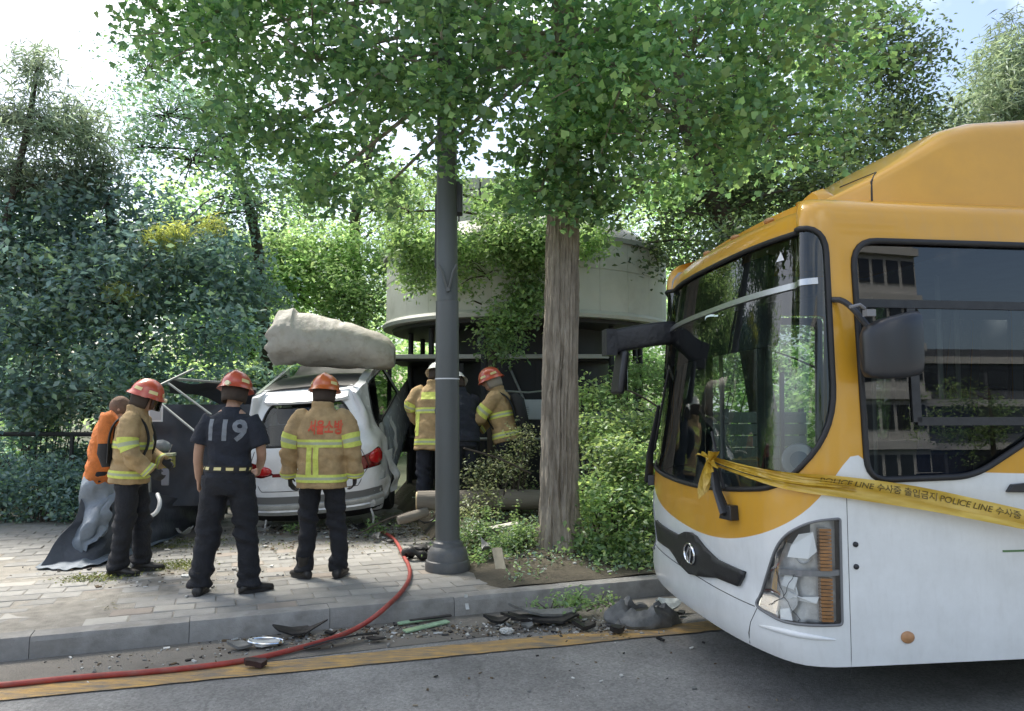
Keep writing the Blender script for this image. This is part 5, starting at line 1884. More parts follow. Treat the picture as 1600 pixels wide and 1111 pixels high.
# B: tan coat seen from behind
pB = GR(500, 903)
B = person('person in a tan coat with red lettering on the back and an orange helmet', (pB.x, pB.y, .155), R(-4), 'coat',
       dict(le=(-.31, -.03, 1.14), lw=(-.315, .05, .90), re=(.295, -.02, 1.15), rw=(.285, .06, .91), la=(-.135, -.03, .09), ra=(.155, .05, .09), lt=.9, rt=-.05, nod=R(10), baggy=1.0, curl=.9, hem=.80,
            prints=[('text', '서울소방', .088, .065, 1.335, M_print_red, .0035, .92, 1.5), ('patch', -.095, -.045, .90, 1.17, M_lime, 'reflective_band'), ('patch', -.03, .02, .90, 1.17, M_lime, 'reflective_band')]),
       'rescuers at the crash site', 1.02, 'black', (M_orange_helm, 'tabs'), 5)[0]
# C: in profile at the left
pC = GR(198, 896)
C, upC, RmC, bvC, joC = person('person in a tan coat and red helmet standing in profile beside the grey tarpaulin', (pC.x, pC.y, .155), R(-78), 'coat',
       dict(le=(-.27, .03, 1.14), lw=(-.20, .24, 1.04), re=(.265, .02, 1.13), rw=(.22, .22, .98), la=(-.10, .10, .09), ra=(.10, -.06, .09), lean=R(4), nod=R(16), hem=.84, curl=.9, baggy=1.05),
       'rescuers at the crash site', 1.0, 'black', (M_red_helm, 'lampside'), 8)
mb = MB()
mb.tube([upC((0, -.20, .98)), upC((0, -.22, 1.1)), upC((0, -.22, 1.36)), upC((0, -.20, 1.44))], [.05, .085, .085, .05], 16)
ap = empty('breathing_set', (0, 0, 0), 0, 'black air cylinder with an orange cover on the back of the leftmost firefighter', 'air tank')
ap.matrix_world = Matrix.Translation((pC.x, pC.y, .155)) @ Matrix.Rotation(R(-78), 4, 'Z')
mb.build('cylinder', M_strap, ap, smooth=50)
mb = MB()
mb.tube([upC((0, -.225, 1.2)), upC((0, -.235, 1.3)), upC((0, -.225, 1.44)), upC((0, -.19, 1.47))], [.088, .094, .09, .055], 16)
mb.build('cover', M_orange_cloth, ap, smooth=50)
mb = MB()
for s in (-1, 1):
    mb.tube(chaikin([upC((s * .09, -.18, 1.02)), upC((s * .12, -.19, 1.35)), upC((s * .125, -.06, 1.50)), upC((s * .12, .10, 1.45)), upC((s * .13, .18, 1.25)), upC((s * .18, .12, 1.05))], 2), .022, 6, flat=.5)
mb.build('harness', M_strap, ap, smooth=50)['kind'] = 'stuff'
# D: orange suit half hidden behind C
pD = AT(166, 700, 8.2)
D = person('bent person in an orange jacket and brown hood behind the leftmost firefighter', (pD.x - .02, pD.y, .155), R(-60), 'orange',
       dict(le=(-.27, .10, 1.15), lw=(-.22, .30, .98), re=(.26, .06, 1.13), rw=(.20, .28, .98), la=(-.11, .02, .09), ra=(.11, -.02, .09), lean=R(6), nod=R(24), hem=.80, hip=(0, -.03, -.05), curl=.9),
       'rescuers at the crash site', .98, 'black', (M_hood, 'hood'), 9)
upD, RmD, bvD, joD = D[1:]
mb = MB()
for s in (-1, 1):
    cu = chaikin([upD((s * .20, 0, 1.44)), upD((s * .25, .02, 1.36)), upD((s * .265, .05, 1.27))], 2)
    mb.tube(cu, [.098, .102, .10, .098, .096] + [.094] * (len(cu) - 5), 16)
mb.build('shoulder_pad', M_strap, joD, smooth=50)['kind'] = 'stuff'
for s in (-1, 1):
    mb = MB(); c = upD((s * .252, .03, 1.34)); c2 = upD((s * .255, .035, 1.315))
    mb.tube([c, c2], .106, 16); mb.build('white_stripe', M_print_grey if 0 else M_whitepl, joD, smooth=50)
# E: tan coat behind the lamp post
gz = .46
pE = AT(677, 700, 9.7)
E = person('person in a tan coat with a lime back patch partly hidden by the lamp post', (pE.x, pE.y, gz - .07), R(-10), 'coat',
       dict(le=(-.33, .04, 1.22), lw=(-.25, .26, 1.12), re=(.30, .06, 1.18), rw=(.22, .28, 1.10), la=(-.13, 0, .09), ra=(.13, .05, .09), lean=R(6), nod=R(24), hem=.74,
            prints=[('patch', -.13, .10, 1.33, 1.42, M_lime, 'back_patch'), ('patch', -.20, -.14, .90, 1.17, M_lime, 'reflective_band'), ('patch', .12, .18, .90, 1.17, M_lime, 'reflective_band')]),
       'rescuers at the crash site', 1.06, 'navy', (M_white_helm, 'plain'), 11)[0]
# F: navy uniform right of the lamp post
pF = AT(728, 700, 9.5)
F = person('person in a dark navy uniform with a white sleeve stripe right of the lamp post', (pF.x - .03, pF.y, gz - .06), R(25), 'navy',
       dict(le=(-.26, .12, 1.18), lw=(-.2, .32, 1.05), re=(.27, .12, 1.16), rw=(.18, .30, 1.0), la=(-.11, 0, .09), ra=(.11, .04, .09), lean=R(16), nod=R(18), hem=.86),
       'rescuers at the crash site', 1.0, 'navy', (M_white_helm, 'plain'), 13)
mb = MB(); c, c2 = F[1]((.252, .045, 1.345)), F[1]((.257, .05, 1.315)); mb.tube([c, c2], .10, 16); mb.build('white_stripe', M_whitepl, F[4], smooth=50)
# G: red helmet, turned to the left, leaning into the wreck
pG = AT(792, 700, 9.75)
G_ = person('person in a tan coat and red helmet leaning left beside the ginkgo trunk', (pG.x, pG.y, gz - .04), R(72), 'coat',
       dict(le=(-.27, .20, 1.24), lw=(-.20, .42, 1.14), re=(.27, .18, 1.22), rw=(.18, .40, 1.12), la=(-.12, -.05, .09), ra=(.12, .08, .09), lean=R(13), nod=R(10), yaw=R(12), hem=.86, baggy=1.05),
       'rescuers at the crash site', 1.0, 'black', (M_red_helm, 'strap'), 15)
upG = G_[1]
ap = empty('breathing_set', (0, 0, 0), 0, 'black air cylinder on the back of the firefighter leaning left beside the ginkgo trunk', 'air tank')
ap.matrix_world = Matrix.Translation((pG.x, pG.y, gz - .04)) @ Matrix.Rotation(R(72), 4, 'Z')
mb = MB(); mb.tube([upG((0, -.21, .98)), upG((0, -.23, 1.05)), upG((0, -.23, 1.34)), upG((0, -.2, 1.42))], [.05, .09, .09, .05], 16); mb.build('cylinder', M_strap, ap, smooth=50)
mb = MB()
for s in (-1, 1):
    mb.tube(chaikin([upG((s * .09, -.19, 1.0)), upG((s * .12, -.19, 1.35)), upG((s * .125, -.06, 1.5)), upG((s * .12, .10, 1.45)), upG((s * .13, .18, 1.22)), upG((s * .19, .1, 1.05))], 2), .02, 6, flat=.5)
mb.build('harness', M_strap, ap, smooth=50)['kind'] = 'stuff'
bpy.context.view_layer.update()

# ------------------------------------------------------------------ white car, nose up and crushed
M_carwhite = pm('white_car_paint', (0.74, 0.76, 0.78), 0.25, coat=0.7, dirt=0.35, dscale=2.5, dirtcol=(.38, .38, .37), rvar=.1)
M_carblack = pm('gloss_black_roof', (0.05, 0.05, 0.05), 0.42, dirt=.7, dscale=5, dirtcol=(.16, .155, .14))
M_redlens = pm('red_tail_lens', (0.50, 0.012, 0.014), 0.12, coat=.8, var=.25, vscale=14)
M_dkred = pm('dark_red_lens', (0.16, 0.006, 0.008), 0.2, coat=.6)
M_carglass = glass_mat('car_glass', (0.40, 0.43, 0.44), 1.6)
M_headrest = pm('tan_headrest', (0.20, 0.15, 0.10), 0.8, var=.2)
M_dark = pm('car_interior_black', (0.015, 0.015, 0.016), 0.8)
cp = GR(512, 818)
car = empty('crashed_car', (cp.x + .02, 9.75, .15), 0, 'white hatchback seen from behind with its nose up and roof pressed in', 'car')
car.rotation_euler = (R(15), R(-4.0), R(1))
car.location.z = .06
CW, CLN = 1.80, 4.3
S_bus, plan_bus = S, plan
_half = chaikin([(0, CW / 2, 0), (0.01, CW * .30, 0), (0.05, CW * .15, 0), (0.16, 0.045, 0), (0.36, 0.0, 0), (1.2, 0, 0), (CLN, 0.0, 0)], 3)
_half = [(p.x, p.y) for p in _half]
_f2 = []
for i in range(len(_half) - 1):
    k = max(1, int(math.dist(_half[i], _half[i + 1]) / 0.02))
    for q in range(k):
        _f2.append((lerp(_half[i][0], _half[i + 1][0], q / k), lerp(_half[i][1], _half[i + 1][1], q / k)))
_f2.append(_half[-1]); _f2 = np.array(_f2)
_l2 = np.concatenate([[0], np.cumsum(np.hypot(*np.diff(_f2, axis=0).T))])
CU = float(_l2[-1])
def Scar(u, s, off=0.0):
    """u = 0 at the middle of the tail, positive towards the right flank; local x right, y forward."""
    au = abs(u)
    a, b = interp(au, _l2, _f2[:, 0]), interp(au, _l2, _f2[:, 1])
    a2, b2 = interp(au + .03, _l2, _f2[:, 0]), interp(au + .03, _l2, _f2[:, 1])
    a1, b1 = interp(max(0, au - .03), _l2, _f2[:, 0]), interp(max(0, au - .03), _l2, _f2[:, 1])
    t = Vector((a2 - a1, b2 - b1, 0)).normalized()
    n = Vector((t.y, -t.x, 0))
    fr = min(1, max(0, -n.x)) ** 1.3
    inn = fr * interp(s, [.25, .34, .5, .62, .66, .9, 1.0, 1.50], [.10, .02, .0, .01, .05, .04, .07, .46]) + (1 - fr) * interp(s, [.25, .4, .7, .95, 1.0, 1.50], [.06, .01, 0, .02, .05, .22])
    p = Vector((a, b, 0)) - n * inn + n * off
    sg = 1 if u >= 0 else -1
    x = (CW / 2 - p.y) * sg
    y = p.x
    q = Vector((x, y, .3 + (s - .3) * 1.24 if s > .3 else s))
    # crash damage: rumpled right rear corner
    if u > .55:
        k = math.exp(-((u - 1.25) / .45) ** 2)
        q += Vector((noise.noise(q * 5 + Vector((3, 0, 0))), noise.noise(q * 5), noise.noise(q * 5 + Vector((0, 7, 0))))) * .055 * k
    return q
S = Scar
rw = rounded([(-.66, 1.03, .08), (.66, 1.03, .08), (.62, 1.30, .12), (.50, 1.40, .16), (-.50, 1.40, .16), (-.62, 1.30, .12)])
tl = {s: rounded([(x * s, z, .03) for x, z in ([(.42, .755), (.60, .715), (1.04, .755), (1.10, .855), (.95, .92), (.60, .855)] if s > 0 else [(.60, .855), (.95, .92), (1.10, .855), (1.04, .755), (.60, .715), (.42, .755)])]) for s in (1, -1)}
sidew = {s: rounded([(x * s, z, .06) for x, z in ([(1.30, 1.06), (3.3, 1.02), (2.9, 1.42), (1.50, 1.46)] if s > 0 else [(1.50, 1.46), (2.9, 1.42), (3.3, 1.02), (1.30, 1.06)])]) for s in (1, -1)}
outer = [(-CU, .25), (CU, .25), (CU, .95), (3.55, 1.0), (3.0, 1.50), (-3.0, 1.50), (-3.55, 1.0), (-CU, .95)]
skin('car_body', outer, [rw, tl[1], tl[-1], sidew[1], sidew[-1]], M_carwhite, car, 0, .07, us=np.concatenate([np.arange(-CU + .1, -1.9, .15), np.arange(-1.85, 1.9, .05), np.arange(1.95, CU, .15)]))
skin('rear_window', rw, [], M_carglass, car, -.012, .08)
bead('window_seal', rw, M_rubber, car, .014, .0)
for s in (1, -1):
    skin('side_window', sidew[s], [], M_carglass, car, -.012, .1)
    bead('window_seal', sidew[s], M_rubber, car, .014, 0)
    L_ = skin('tail_light', tl[s], [], M_dkred, car, -.02, .04, thick=.02)
    for (u, z, ru, rz_) in ((.56, .79, .115, .05), (.92, .84, .13, .065)):
        mb = MB()
        rings = []
        for k_, o_ in ((1, -.012), (.95, .012), (.7, .024), (.3, .03), (.03, .031)):
            rings.append([Scar(s * (u + ru * k_ * math.cos(t)), z + rz_ * k_ * math.sin(t), o_) for t in np.linspace(0, 2 * math.pi, 24, endpoint=False)])
        mb.rings(rings); mb.build('lens', M_redlens, L_, smooth=60)
mb = MB()
mb.rings([[Scar(float(u), z, o_) for z, o_ in ((.22, -.02), (.335, .012), (.335, -.02), (.22, -.04))] for u in np.linspace(-1.05, .95, 30)])
mb.build('bumper_valance', M_dark, car, smooth=50)
# roof: black glass panel between white rails, tailgate spoiler
mb = MB()
us_ = np.linspace(-3.0, 3.0, 61)
edge = [Scar(float(u), 1.50) for u in us_]
mid = [Vector((p.x * .86, max(.62, p.y * .97 + .06) if abs(u) < 1.2 else p.y, 1.82)) for p, u in zip(edge, us_)]
mb.rings([edge, mid], cap=False, closed=False)
mb.build('roof_rail', M_carwhite, car, smooth=60)
mb = MB()
def roofp(a, b):
    w = lerp(.60, .52, b)
    y = lerp(.56, 2.35, b)
    x = lerp(-w, w, a)
    dent = -.10 * math.exp(-((b - .75) / .25) ** 2) + .02 * noise.noise(Vector((a * 4, b * 4, 1)))
    return (x, y, 1.815 + .03 * math.sin(a * math.pi) + dent)
mb.grid(roofp, 20, 24, .015)
mb.build('glass_roof', M_carblack, car, smooth=60)
mb = MB()
rings = []
for u in np.linspace(-.66, .66, 25):
    p = Scar(float(u), 1.44)
    e = 1 - (abs(u) / .66) ** 4 * .5
    rings.append([p + Vector((0, .0, -.03)), p + Vector((0, -.11 * e, -.03)), p + Vector((0, -.12 * e, .005)), p + Vector((0, .10, .085)), p + Vector((0, .12, .03))])
mb.rings(rings)
mb.build('spoiler', M_carwhite, car, smooth=50)
mb = MB()
mb.rings([[Scar(float(u), z, o_) for z, o_ in ((.335, .03), (.38, .05), (.395, .035), (.41, .05), (.45, .04), (.455, -.02), (.335, -.02))] for u in np.linspace(-1.05, .92, 30)])
mb.build('bumper_strip', pm('silver_bumper', (.62, .63, .62), .3, .3, dirt=.5, dscale=6, dirtcol=(.2, .2, .19)), car, smooth=50)
mb = MB()
mb.rings([[Scar(float(u), z, o_) for z, o_ in ((.455, .004), (.53, .006), (.53, -.01), (.455, -.01))] for u in np.linspace(-1.05, 1.0, 30)])
mb.build('bumper_gap', pm('bumper_grey', (.16, .165, .165), .5), car, smooth=50)
mb = MB()
for pts in ([(-.67, .99), (-.78, .76), (-.60, .585), (.60, .585), (.78, .76), (.67, .99)],):
    out = []
    for (a, b), (c, d) in zip(pts, pts[1:]):
        out += [Scar(lerp(a, c, i / 8), lerp(b, d, i / 8), .001) for i in range(8)]
    mb.tube(out, .004, 4)
mb.build('tailgate_gap', M_seam, car)
bar('tailgate_trim', -.45, .745, .42, .745, .035, M_dkred, .006, car, .012)
# cabin
mb = MB(); mb.box((0, 2.2, .45), (1.5, 3.6, .1)); mb.box((0, 1.0, .85), (1.42, .12, .75)); mb.build('cabin_floor', M_dark, car)['kind'] = 'stuff'
for x in (-.42, .0, .42):
    mb = MB(); mb.box((x, 1.02, 1.36), (.30, .10, .22)); mb.build('headrest', M_headrest, car, bevel=.04)
for x in (-.38, .38):
    mb = MB(); mb.box((x, 2.0, 1.1), (.5, .14, .8)); mb.build('front_seat', M_dark, car, bevel=.05)
# wheels, crumpled skins hanging from the right flank
def cwheel(x, y):
    e = empty('wheel', (x, y, .31)); e.parent = car; e.rotation_euler = (0, R(90), 0)
    mb = MB(); mb.lathe((0, 0, -.10), [(.20, 0), (.30, 0), (.32, .03), (.32, .17), (.30, .20), (.2, .2)], 32); mb.build('tyre', M_rubber, e)
    mb = MB(); mb.lathe((0, 0, -.06), [(.2, 0), (.19, .03), (.08, .05), (.02, .13)], 20); mb.build('rim', M_steel, e)
for x in (-.78, .78):
    cwheel(x, .92); cwheel(x, 3.4)
M_torn = pm('torn_white_sheet', (0.60, 0.61, 0.60), 0.4, dirt=.6, dscale=6, dirtcol=(.2, .2, .19))
for i, (x, y, z, w, h, tw) in enumerate(((.93, .55, .75, .20, .55, .5), (.97, .9, 1.05, .25, .7, -.3), (.88, .28, .55, .16, .35, .9))):
    mb = MB()
    def fn(a, b):
        p = Vector((x + .10 * math.sin(b * 3 + i) * b, y + (a - .5) * w * (1 - .6 * b), z - h * (b - .3)))
        p += Vector((noise.noise(p * 6), noise.noise(p * 6 + Vector((5, 0, 0))), 0)) * .06
        p.x += tw * .12 * (a - .5)
        return p
    mb.grid(fn, 8, 12, .004)
    mb.build('torn_panel', M_torn, car, smooth=40)
mb = MB()
mb.lathe((.74, .10, .40), [(.02, 0), (.055, .0), (.055, .02), (.02, .03)], 18, Matrix.Rotation(R(90), 3, 'X'))
mb.build('fog_lamp', pm('grey_lamp', (.45, .46, .46), .3), car)
mb = MB()
mb.tube(chaikin([(.72, .1, .32), (.76, .05, .2), (.70, .03, .05), (.74, .06, -.02)], 2), .014, 6)
mb.tube(chaikin([(-.6, .1, .27), (-.62, .05, .15), (-.6, .05, .08)], 2), .012, 6)
mb.build('hanging_strip', M_torn, car)['kind'] = 'stuff'
S = S_bus

# beige crumpled shell lying on the roof
M_beige = pm('beige_sheet_metal', (0.44, 0.42, 0.37), 0.6, var=.15, vscale=3, bump=.7, bscale=9, dirt=.75, dscale=5, dirtcol=(.25, .21, .15))
bc = AT(519, 540, 10.6)
mb = MB()
rings = []
# polygonal, buckled tube: torn mouth on the left, flattened taper on the right
SEC = [(-.90, .02, .24, .26), (-.86, .05, .31, .33), (-.78, .10, .36, .36), (-.56, .115, .38, .37), (-.50, .085, .345, .36), (-.30, .06, .345, .36), (.05, .03, .32, .35), (.40, -.015, .275, .32), (.68, -.06, .25, .29), (.86, -.10, .20, .24), (.94, -.12, .13, .16)]
NA = 44
def shell_ring(t, grow=1.0):
    xs = [q[0] for q in SEC]
    x = lerp(-.90, .94, t)
    zc, rz_, ry_ = (interp(x, xs, [q[j] for q in SEC]) for j in (1, 2, 3))
    ring = []
    for k in range(NA):
        a = 2 * math.pi * k / NA
        # facets: pull the circle towards an irregular heptagon
        fa = (a + .25 * math.sin(x * 1.3)) * 7 / (2 * math.pi)
        ff = (fa - math.floor(fa) - .5) * 2 * math.pi / 7
        pol = math.cos(math.pi / 7) / math.cos(ff)
        r = lerp(1.0, pol * 1.05, .8 if x < -.53 else .22)
        d = Vector((x, ry_ * math.cos(a) * r, zc + rz_ * math.sin(a) * r))
        n1 = noise.noise(Vector((x * 2.2, math.cos(a) * 1.1, math.sin(a) * 1.1 + 4)))
        n2 = abs(noise.noise(Vector((x * 4.5 + a, math.cos(a) * 2, math.sin(a) * 2))))
        d += Vector((0, math.cos(a), math.sin(a))) * (.035 * n1 - (.03 if x < -.5 else .012) * n2)
        d += Vector((0, math.cos(a), math.sin(a))) * (-.03 * math.exp(-((x - .18 - .1 * math.cos(a)) / .05) ** 2) * max(0, math.sin(a + .6)))
        if x < -.76:
            d.x += .10 * noise.noise(Vector((math.cos(a) * 2.6, math.sin(a) * 2.6, 7))) * (-.76 - x) / .14
        d.y *= grow; d.z = zc + (d.z - zc) * grow
        ring.append(d)
    return ring
for i in range(61):
    rings.append(shell_ring(i / 60))
mouth = [[p + Vector((.012, 0, 0)) for p in shell_ring(0, .93)], [p + Vector((.30, 0, 0)) for p in shell_ring(.02, .80)]]
mb.rings([mouth[1], mouth[0]] + rings, cap=True)
shell = mb.build('crumpled_shell', M_beige, None, smooth=30)
shell.location = bc
shell.rotation_euler = (0, R(1), R(4))
shell.scale = (.92, 1.0, 1.06)
tag(shell, 'big crumpled beige metal shell lying across the roof of the white car', 'metal shell')

# ------------------------------------------------------------------ collapsed stall with bent poles, dark sheets and grey tarpaulin
M_pole = pm('galvanised_pole', (0.26, 0.275, 0.26), 0.45, .4, var=.2, vscale=10)
M_dksheet = pm('dark_navy_sheet', (0.028, 0.031, 0.042), 0.5, var=.25, vscale=4, bump=.25, bscale=14)
M_tarp = pm('blue_grey_tarpaulin', (0.16, 0.19, 0.225), 0.5, var=.2, vscale=5, bump=.5, bscale=16)
M_tarp_dk = pm('dark_grey_tarpaulin', (0.058, 0.066, 0.082), 0.55, var=.2, vscale=5, bump=.5, bscale=14)
M_sign = pm('white_notice', (.66, .66, .66), .6)
stall = empty('collapsed_stall', GR(230, 850), 0, 'collapsed dark stall with bent silver roof poles left of the white car', 'stall')
SO = stall.location.copy()
def ST(px, py, Y): return AT(px, py, Y) - SO
def pole(pts, r=.016):
    mb = MB(); mb.tube(pts, r, 8); return mb.build('frame_pole', M_pole, stall)
pole([ST(229, 612, 8.6), ST(262, 596, 8.9), ST(302, 577, 9.3)], .015)
pole([ST(229, 612, 8.6), ST(326, 692, 8.3)], .013)
pole([ST(262, 598, 8.9), ST(330, 648, 8.8)], .013)
pole([ST(229, 612, 8.6), ST(232, 700, 8.7), ST(236, 800, 8.9)], .015)
pole([ST(270, 592, 9.2), ST(350, 598, 9.6), ST(400, 608, 9.8)], .016)
mb = MB()
mb.grid(lambda a, b: ST(lerp(265, 400, a), lerp(590, 606, a) + lerp(0, 45, b) * (.4 + .6 * a) + 6 * math.sin(a * 7 + b * 2), lerp(9.25, 9.9, a) + .5 * b) , 16, 8, .006)
mb.build('sagging_canopy', M_dksheet, stall, smooth=40)
mb = MB()
def dark(a, b):
    p = ST(lerp(216, 400, a), lerp(632, 790, b), lerp(9.05, 9.75, a) - .1 * b)
    return p + Vector((0, .06 * noise.noise(Vector((a * 4, b * 3, 0))) + .03 * noise.noise(Vector((a * 11, b * 8, 0))), 0))
mb.grid(dark, 26, 22, .006)
mb.build('dark_side_sheet', M_dksheet, stall, smooth=50)
mb = MB()
c = ST(243, 646, 8.9)
mb.box(c, (.165, .008, .19), Matrix.Rotation(R(5), 3, 'Z'))
mb.build('white_notice', M_sign, stall)
mb = MB()
mb.box(c + Vector((.003, -.008, -.012)), (.12, .006, .125), Matrix.Rotation(R(5), 3, 'Z'))
mb.build('notice_panel', pm('notice_grey', (.42, .42, .43), .6), stall)
# skirt of grey sheet running from the near corner back towards the car
mb = MB()
top_ = [AT(152, 742, 8.15), AT(200, 762, 8.4), AT(250, 772, 8.9), AT(285, 780, 9.3), AT(312, 757, 9.6), AT(345, 765, 9.8)]
bot_ = [GR(62, 886, .16), GR(150, 878, .16), GR(240, 852, .16), GR(285, 832, .16), GR(320, 818, .16), GR(350, 812, .16)]
def pl(P, t):
    x = t * (len(P) - 1); i = min(len(P) - 2, int(x)); return P[i].lerp(P[i + 1], x - i)
def skirt(a, b):
    p = pl(top_, a).lerp(pl(bot_, a), b)
    w = 1 - abs(2 * b - 1) ** 3 if b > .5 else 1
    p = p + Vector((noise.noise(Vector((a * 7, b * 3, 0))), noise.noise(Vector((a * 8, b * 4, 5))), .5 * noise.noise(Vector((a * 9, b * 5, 9))))) * .08 * w
    p.z = max(p.z, .158)
    return p - SO
mb.grid(skirt, 50, 24, .005)
mb.build('sheet_skirt', M_tarp_dk, stall, smooth=50)
# pale tarpaulin flap at the near corner and the hem lying on the paving
mb = MB()
T4 = [AT(133, 745, 8.1), AT(190, 758, 8.05), AT(112, 880, 7.9), AT(160, 838, 7.8)]
def flap(a, b):
    p = T4[0].lerp(T4[1], a).lerp(T4[2].lerp(T4[3], a), b)
    p = p + Vector((.05 * noise.noise(Vector((a * 5, b * 6, 1))), -.10 * math.sin(a * math.pi) - .05 * math.sin(b * 9 + a * 4), .04 * noise.noise(Vector((a * 8, b * 8, 3)))))
    p.z = max(p.z, .16)
    return p
mb.grid(flap, 22, 30, .006)
o = mb.build('tarpaulin', M_tarp, None, smooth=50)
tag(o, 'pale blue grey tarpaulin flap hanging over the near corner of the collapsed stall', 'tarpaulin')
mb = MB()
h0 = [GR(55, 890), GR(105, 893), GR(170, 882), GR(240, 856), GR(300, 828), GR(345, 818)]
h1_ = [GR(95, 866), GR(140, 868), GR(190, 862), GR(245, 843), GR(300, 817), GR(345, 808)]
def hem(a, b):
    p = pl(h0, a).lerp(pl(h1_, a), b)
    z = .163 + .035 * max(0, noise.noise(Vector((a * 14, b * 3, 1))) + .3) + .05 * math.sin(b * math.pi) * (.4 + .5 * noise.noise(Vector((a * 9, 0, 2))))
    return Vector((p.x, p.y + .03 * noise.noise(Vector((a * 20, b, 4))), max(z, .163)))
mb.grid(hem, 70, 8, .004)
o = mb.build('tarpaulin', M_tarp, None, smooth=50)
tag(o, 'crumpled grey tarpaulin hem lying along the paving below the stall skirt', 'tarpaulin')
# white hose loop and boxes by the stall
mb = MB()
mb.tube(chaikin([AT(246, 772, 8.6), AT(251, 785, 8.5), AT(246, 800, 8.45), AT(234, 808, 8.4)], 2), .022, 8)
o = mb.build('white_hose', M_whitepl); tag(o, 'short curved white hose piece behind the legs of the leftmost firefighter', 'hose')
bx = empty('equipment_box', AT(258, 722, 8.75), R(8), 'yellow equipment box with a pale lid hanging in front of the dark sheet', 'box')
mb = MB(); mb.box((0, 0, 0), (.19, .14, .13)); mb.build('box_body', pm('dull_yellow', (.36, .33, .08), .6, dirt=.5, dscale=12), bx, bevel=.012)
mb = MB(); mb.box((0, 0, .085), (.20, .15, .035)); mb.build('lid', M_silver, bx, bevel=.008)
mb = MB(); mb.box((.03, -.08, -.16), (.08, .03, .19)); mb.build('pouch', pm('grey_pouch', (.24, .25, .29), .8), bx, bevel=.01)
mb = MB(); mb.tube([(0, 0, -.02), (.0, .25, .18)], .01, 6); mb.build('strap', M_strap, bx)
o = MB().blob((0, 0, 0), (.11, .09, .07), 5, .2).build('bundle', pm('grey_bundle', (.2, .22, .23), .7, bump=.4, bscale=40), None, smooth=60)
o.location = AT(252, 697, 8.8); tag(o, 'small grey cloth bundle above the yellow equipment box', 'bundle')
o.rotation_euler = (0, .2, .3)

# ------------------------------------------------------------------ lamp post
M_post = pm('grey_post_paint', (0.100, 0.108, 0.106), 0.45, var=.12, vscale=3, bump=.08, bscale=60, dirt=.35, dscale=3, dirtcol=(.09, .085, .075), stretch=(1, 1, .25))
lp_ = GR(698, 893)
lamp = empty('lamp_post', (lp_.x, lp_.y + .1, .15), 0, 'tall grey steel lamp post with a flared bell base standing at the kerb', 'lamp post')
lean = Vector((-.0075, 0, 1))
mb = MB()
prof = [(.118, .25), (.118, 1.0), (.115, 2.2), (.112, 2.6)]
mb.tube([lean * z for r, z in prof], [r for r, z in prof], 40)
mb.build('pole', M_post, lamp, smooth=50)
mb = MB()
mb.tube([lean * 2.6, lean * 2.61, lean * 6.0, lean * 9.0], [.114, .106, .095, .075], 40)
mb.build('upper_pole', M_post, lamp, smooth=50)
mb = MB()
mb.lathe((0, 0, 0), [(.215, 0), (.218, .05), (.210, .09), (.198, .10), (.190, .17), (.170, .205), (.150, .225), (.142, .26), (.124, .275), (.119, .29)], 48)
mb.build('base_cover', pm('base_grey', (.10, .105, .108), .5, var=.2, vscale=7, bump=.15, bscale=40, dirt=.6, dscale=5, dirtcol=(.14, .125, .1)), lamp, smooth=30)
mb = MB(); mb.lathe(lean * 1.83, [(.1185, 0), (.1205, 0), (.1205, .012), (.1185, .012)], 40); mb.build('white_strap', M_whitepl, lamp)
vz = 2.72
mb = MB()
for s in (-1, 1):
    mb.tube([lean * (vz) + Vector((s * .01 + .02, -.125, 0)), lean * (vz + .16) + Vector((s * .055 + .02, -.16, .0)), lean * (vz + .22) + Vector((s * .085 + .02, -.16, 0))], [.015, .012, .011], 8)
mb.tube([lean * (vz - .02) + Vector((.02, -.08, 0)), lean * (vz - .02) + Vector((.02, -.15, .0))], .02, 8)
mb.build('flag_holder', M_post, lamp)['kind'] = 'stuff'
mb = MB(); mb.box(lean * 3.65 + Vector((.105, .06, 0)), (.09, .16, .32)); mb.build('junction_box', pm('dark_box', (.04, .045, .05), .5), lamp, bevel=.01)
mb = MB(); mb.box(lean * 3.6 + Vector((-.10, .09, -.28)), (.05, .10, .75)); mb.build('cable_duct', pm('dark_box', (.04, .045, .05), .5), lamp, bevel=.01)
mb = MB(); mb.lathe(lean * 3.92, [(.1035, 0), (.112, 0), (.112, .05), (.1035, .05)], 36); mb.build('collar', M_post, lamp)
mb = MB(); mb.tube(chaikin([lean * 8.9, lean * 9.3, Vector((-.3, -1.0, 9.7)), Vector((-.5, -1.8, 9.75))], 2), .04, 10); mb.build('outreach_arm', M_post, lamp)
mb = MB(); mb.blob((-.6, -2.1, 9.73), (.12, .32, .06), 0, 0); mb.build('lamp_head', M_post, lamp)

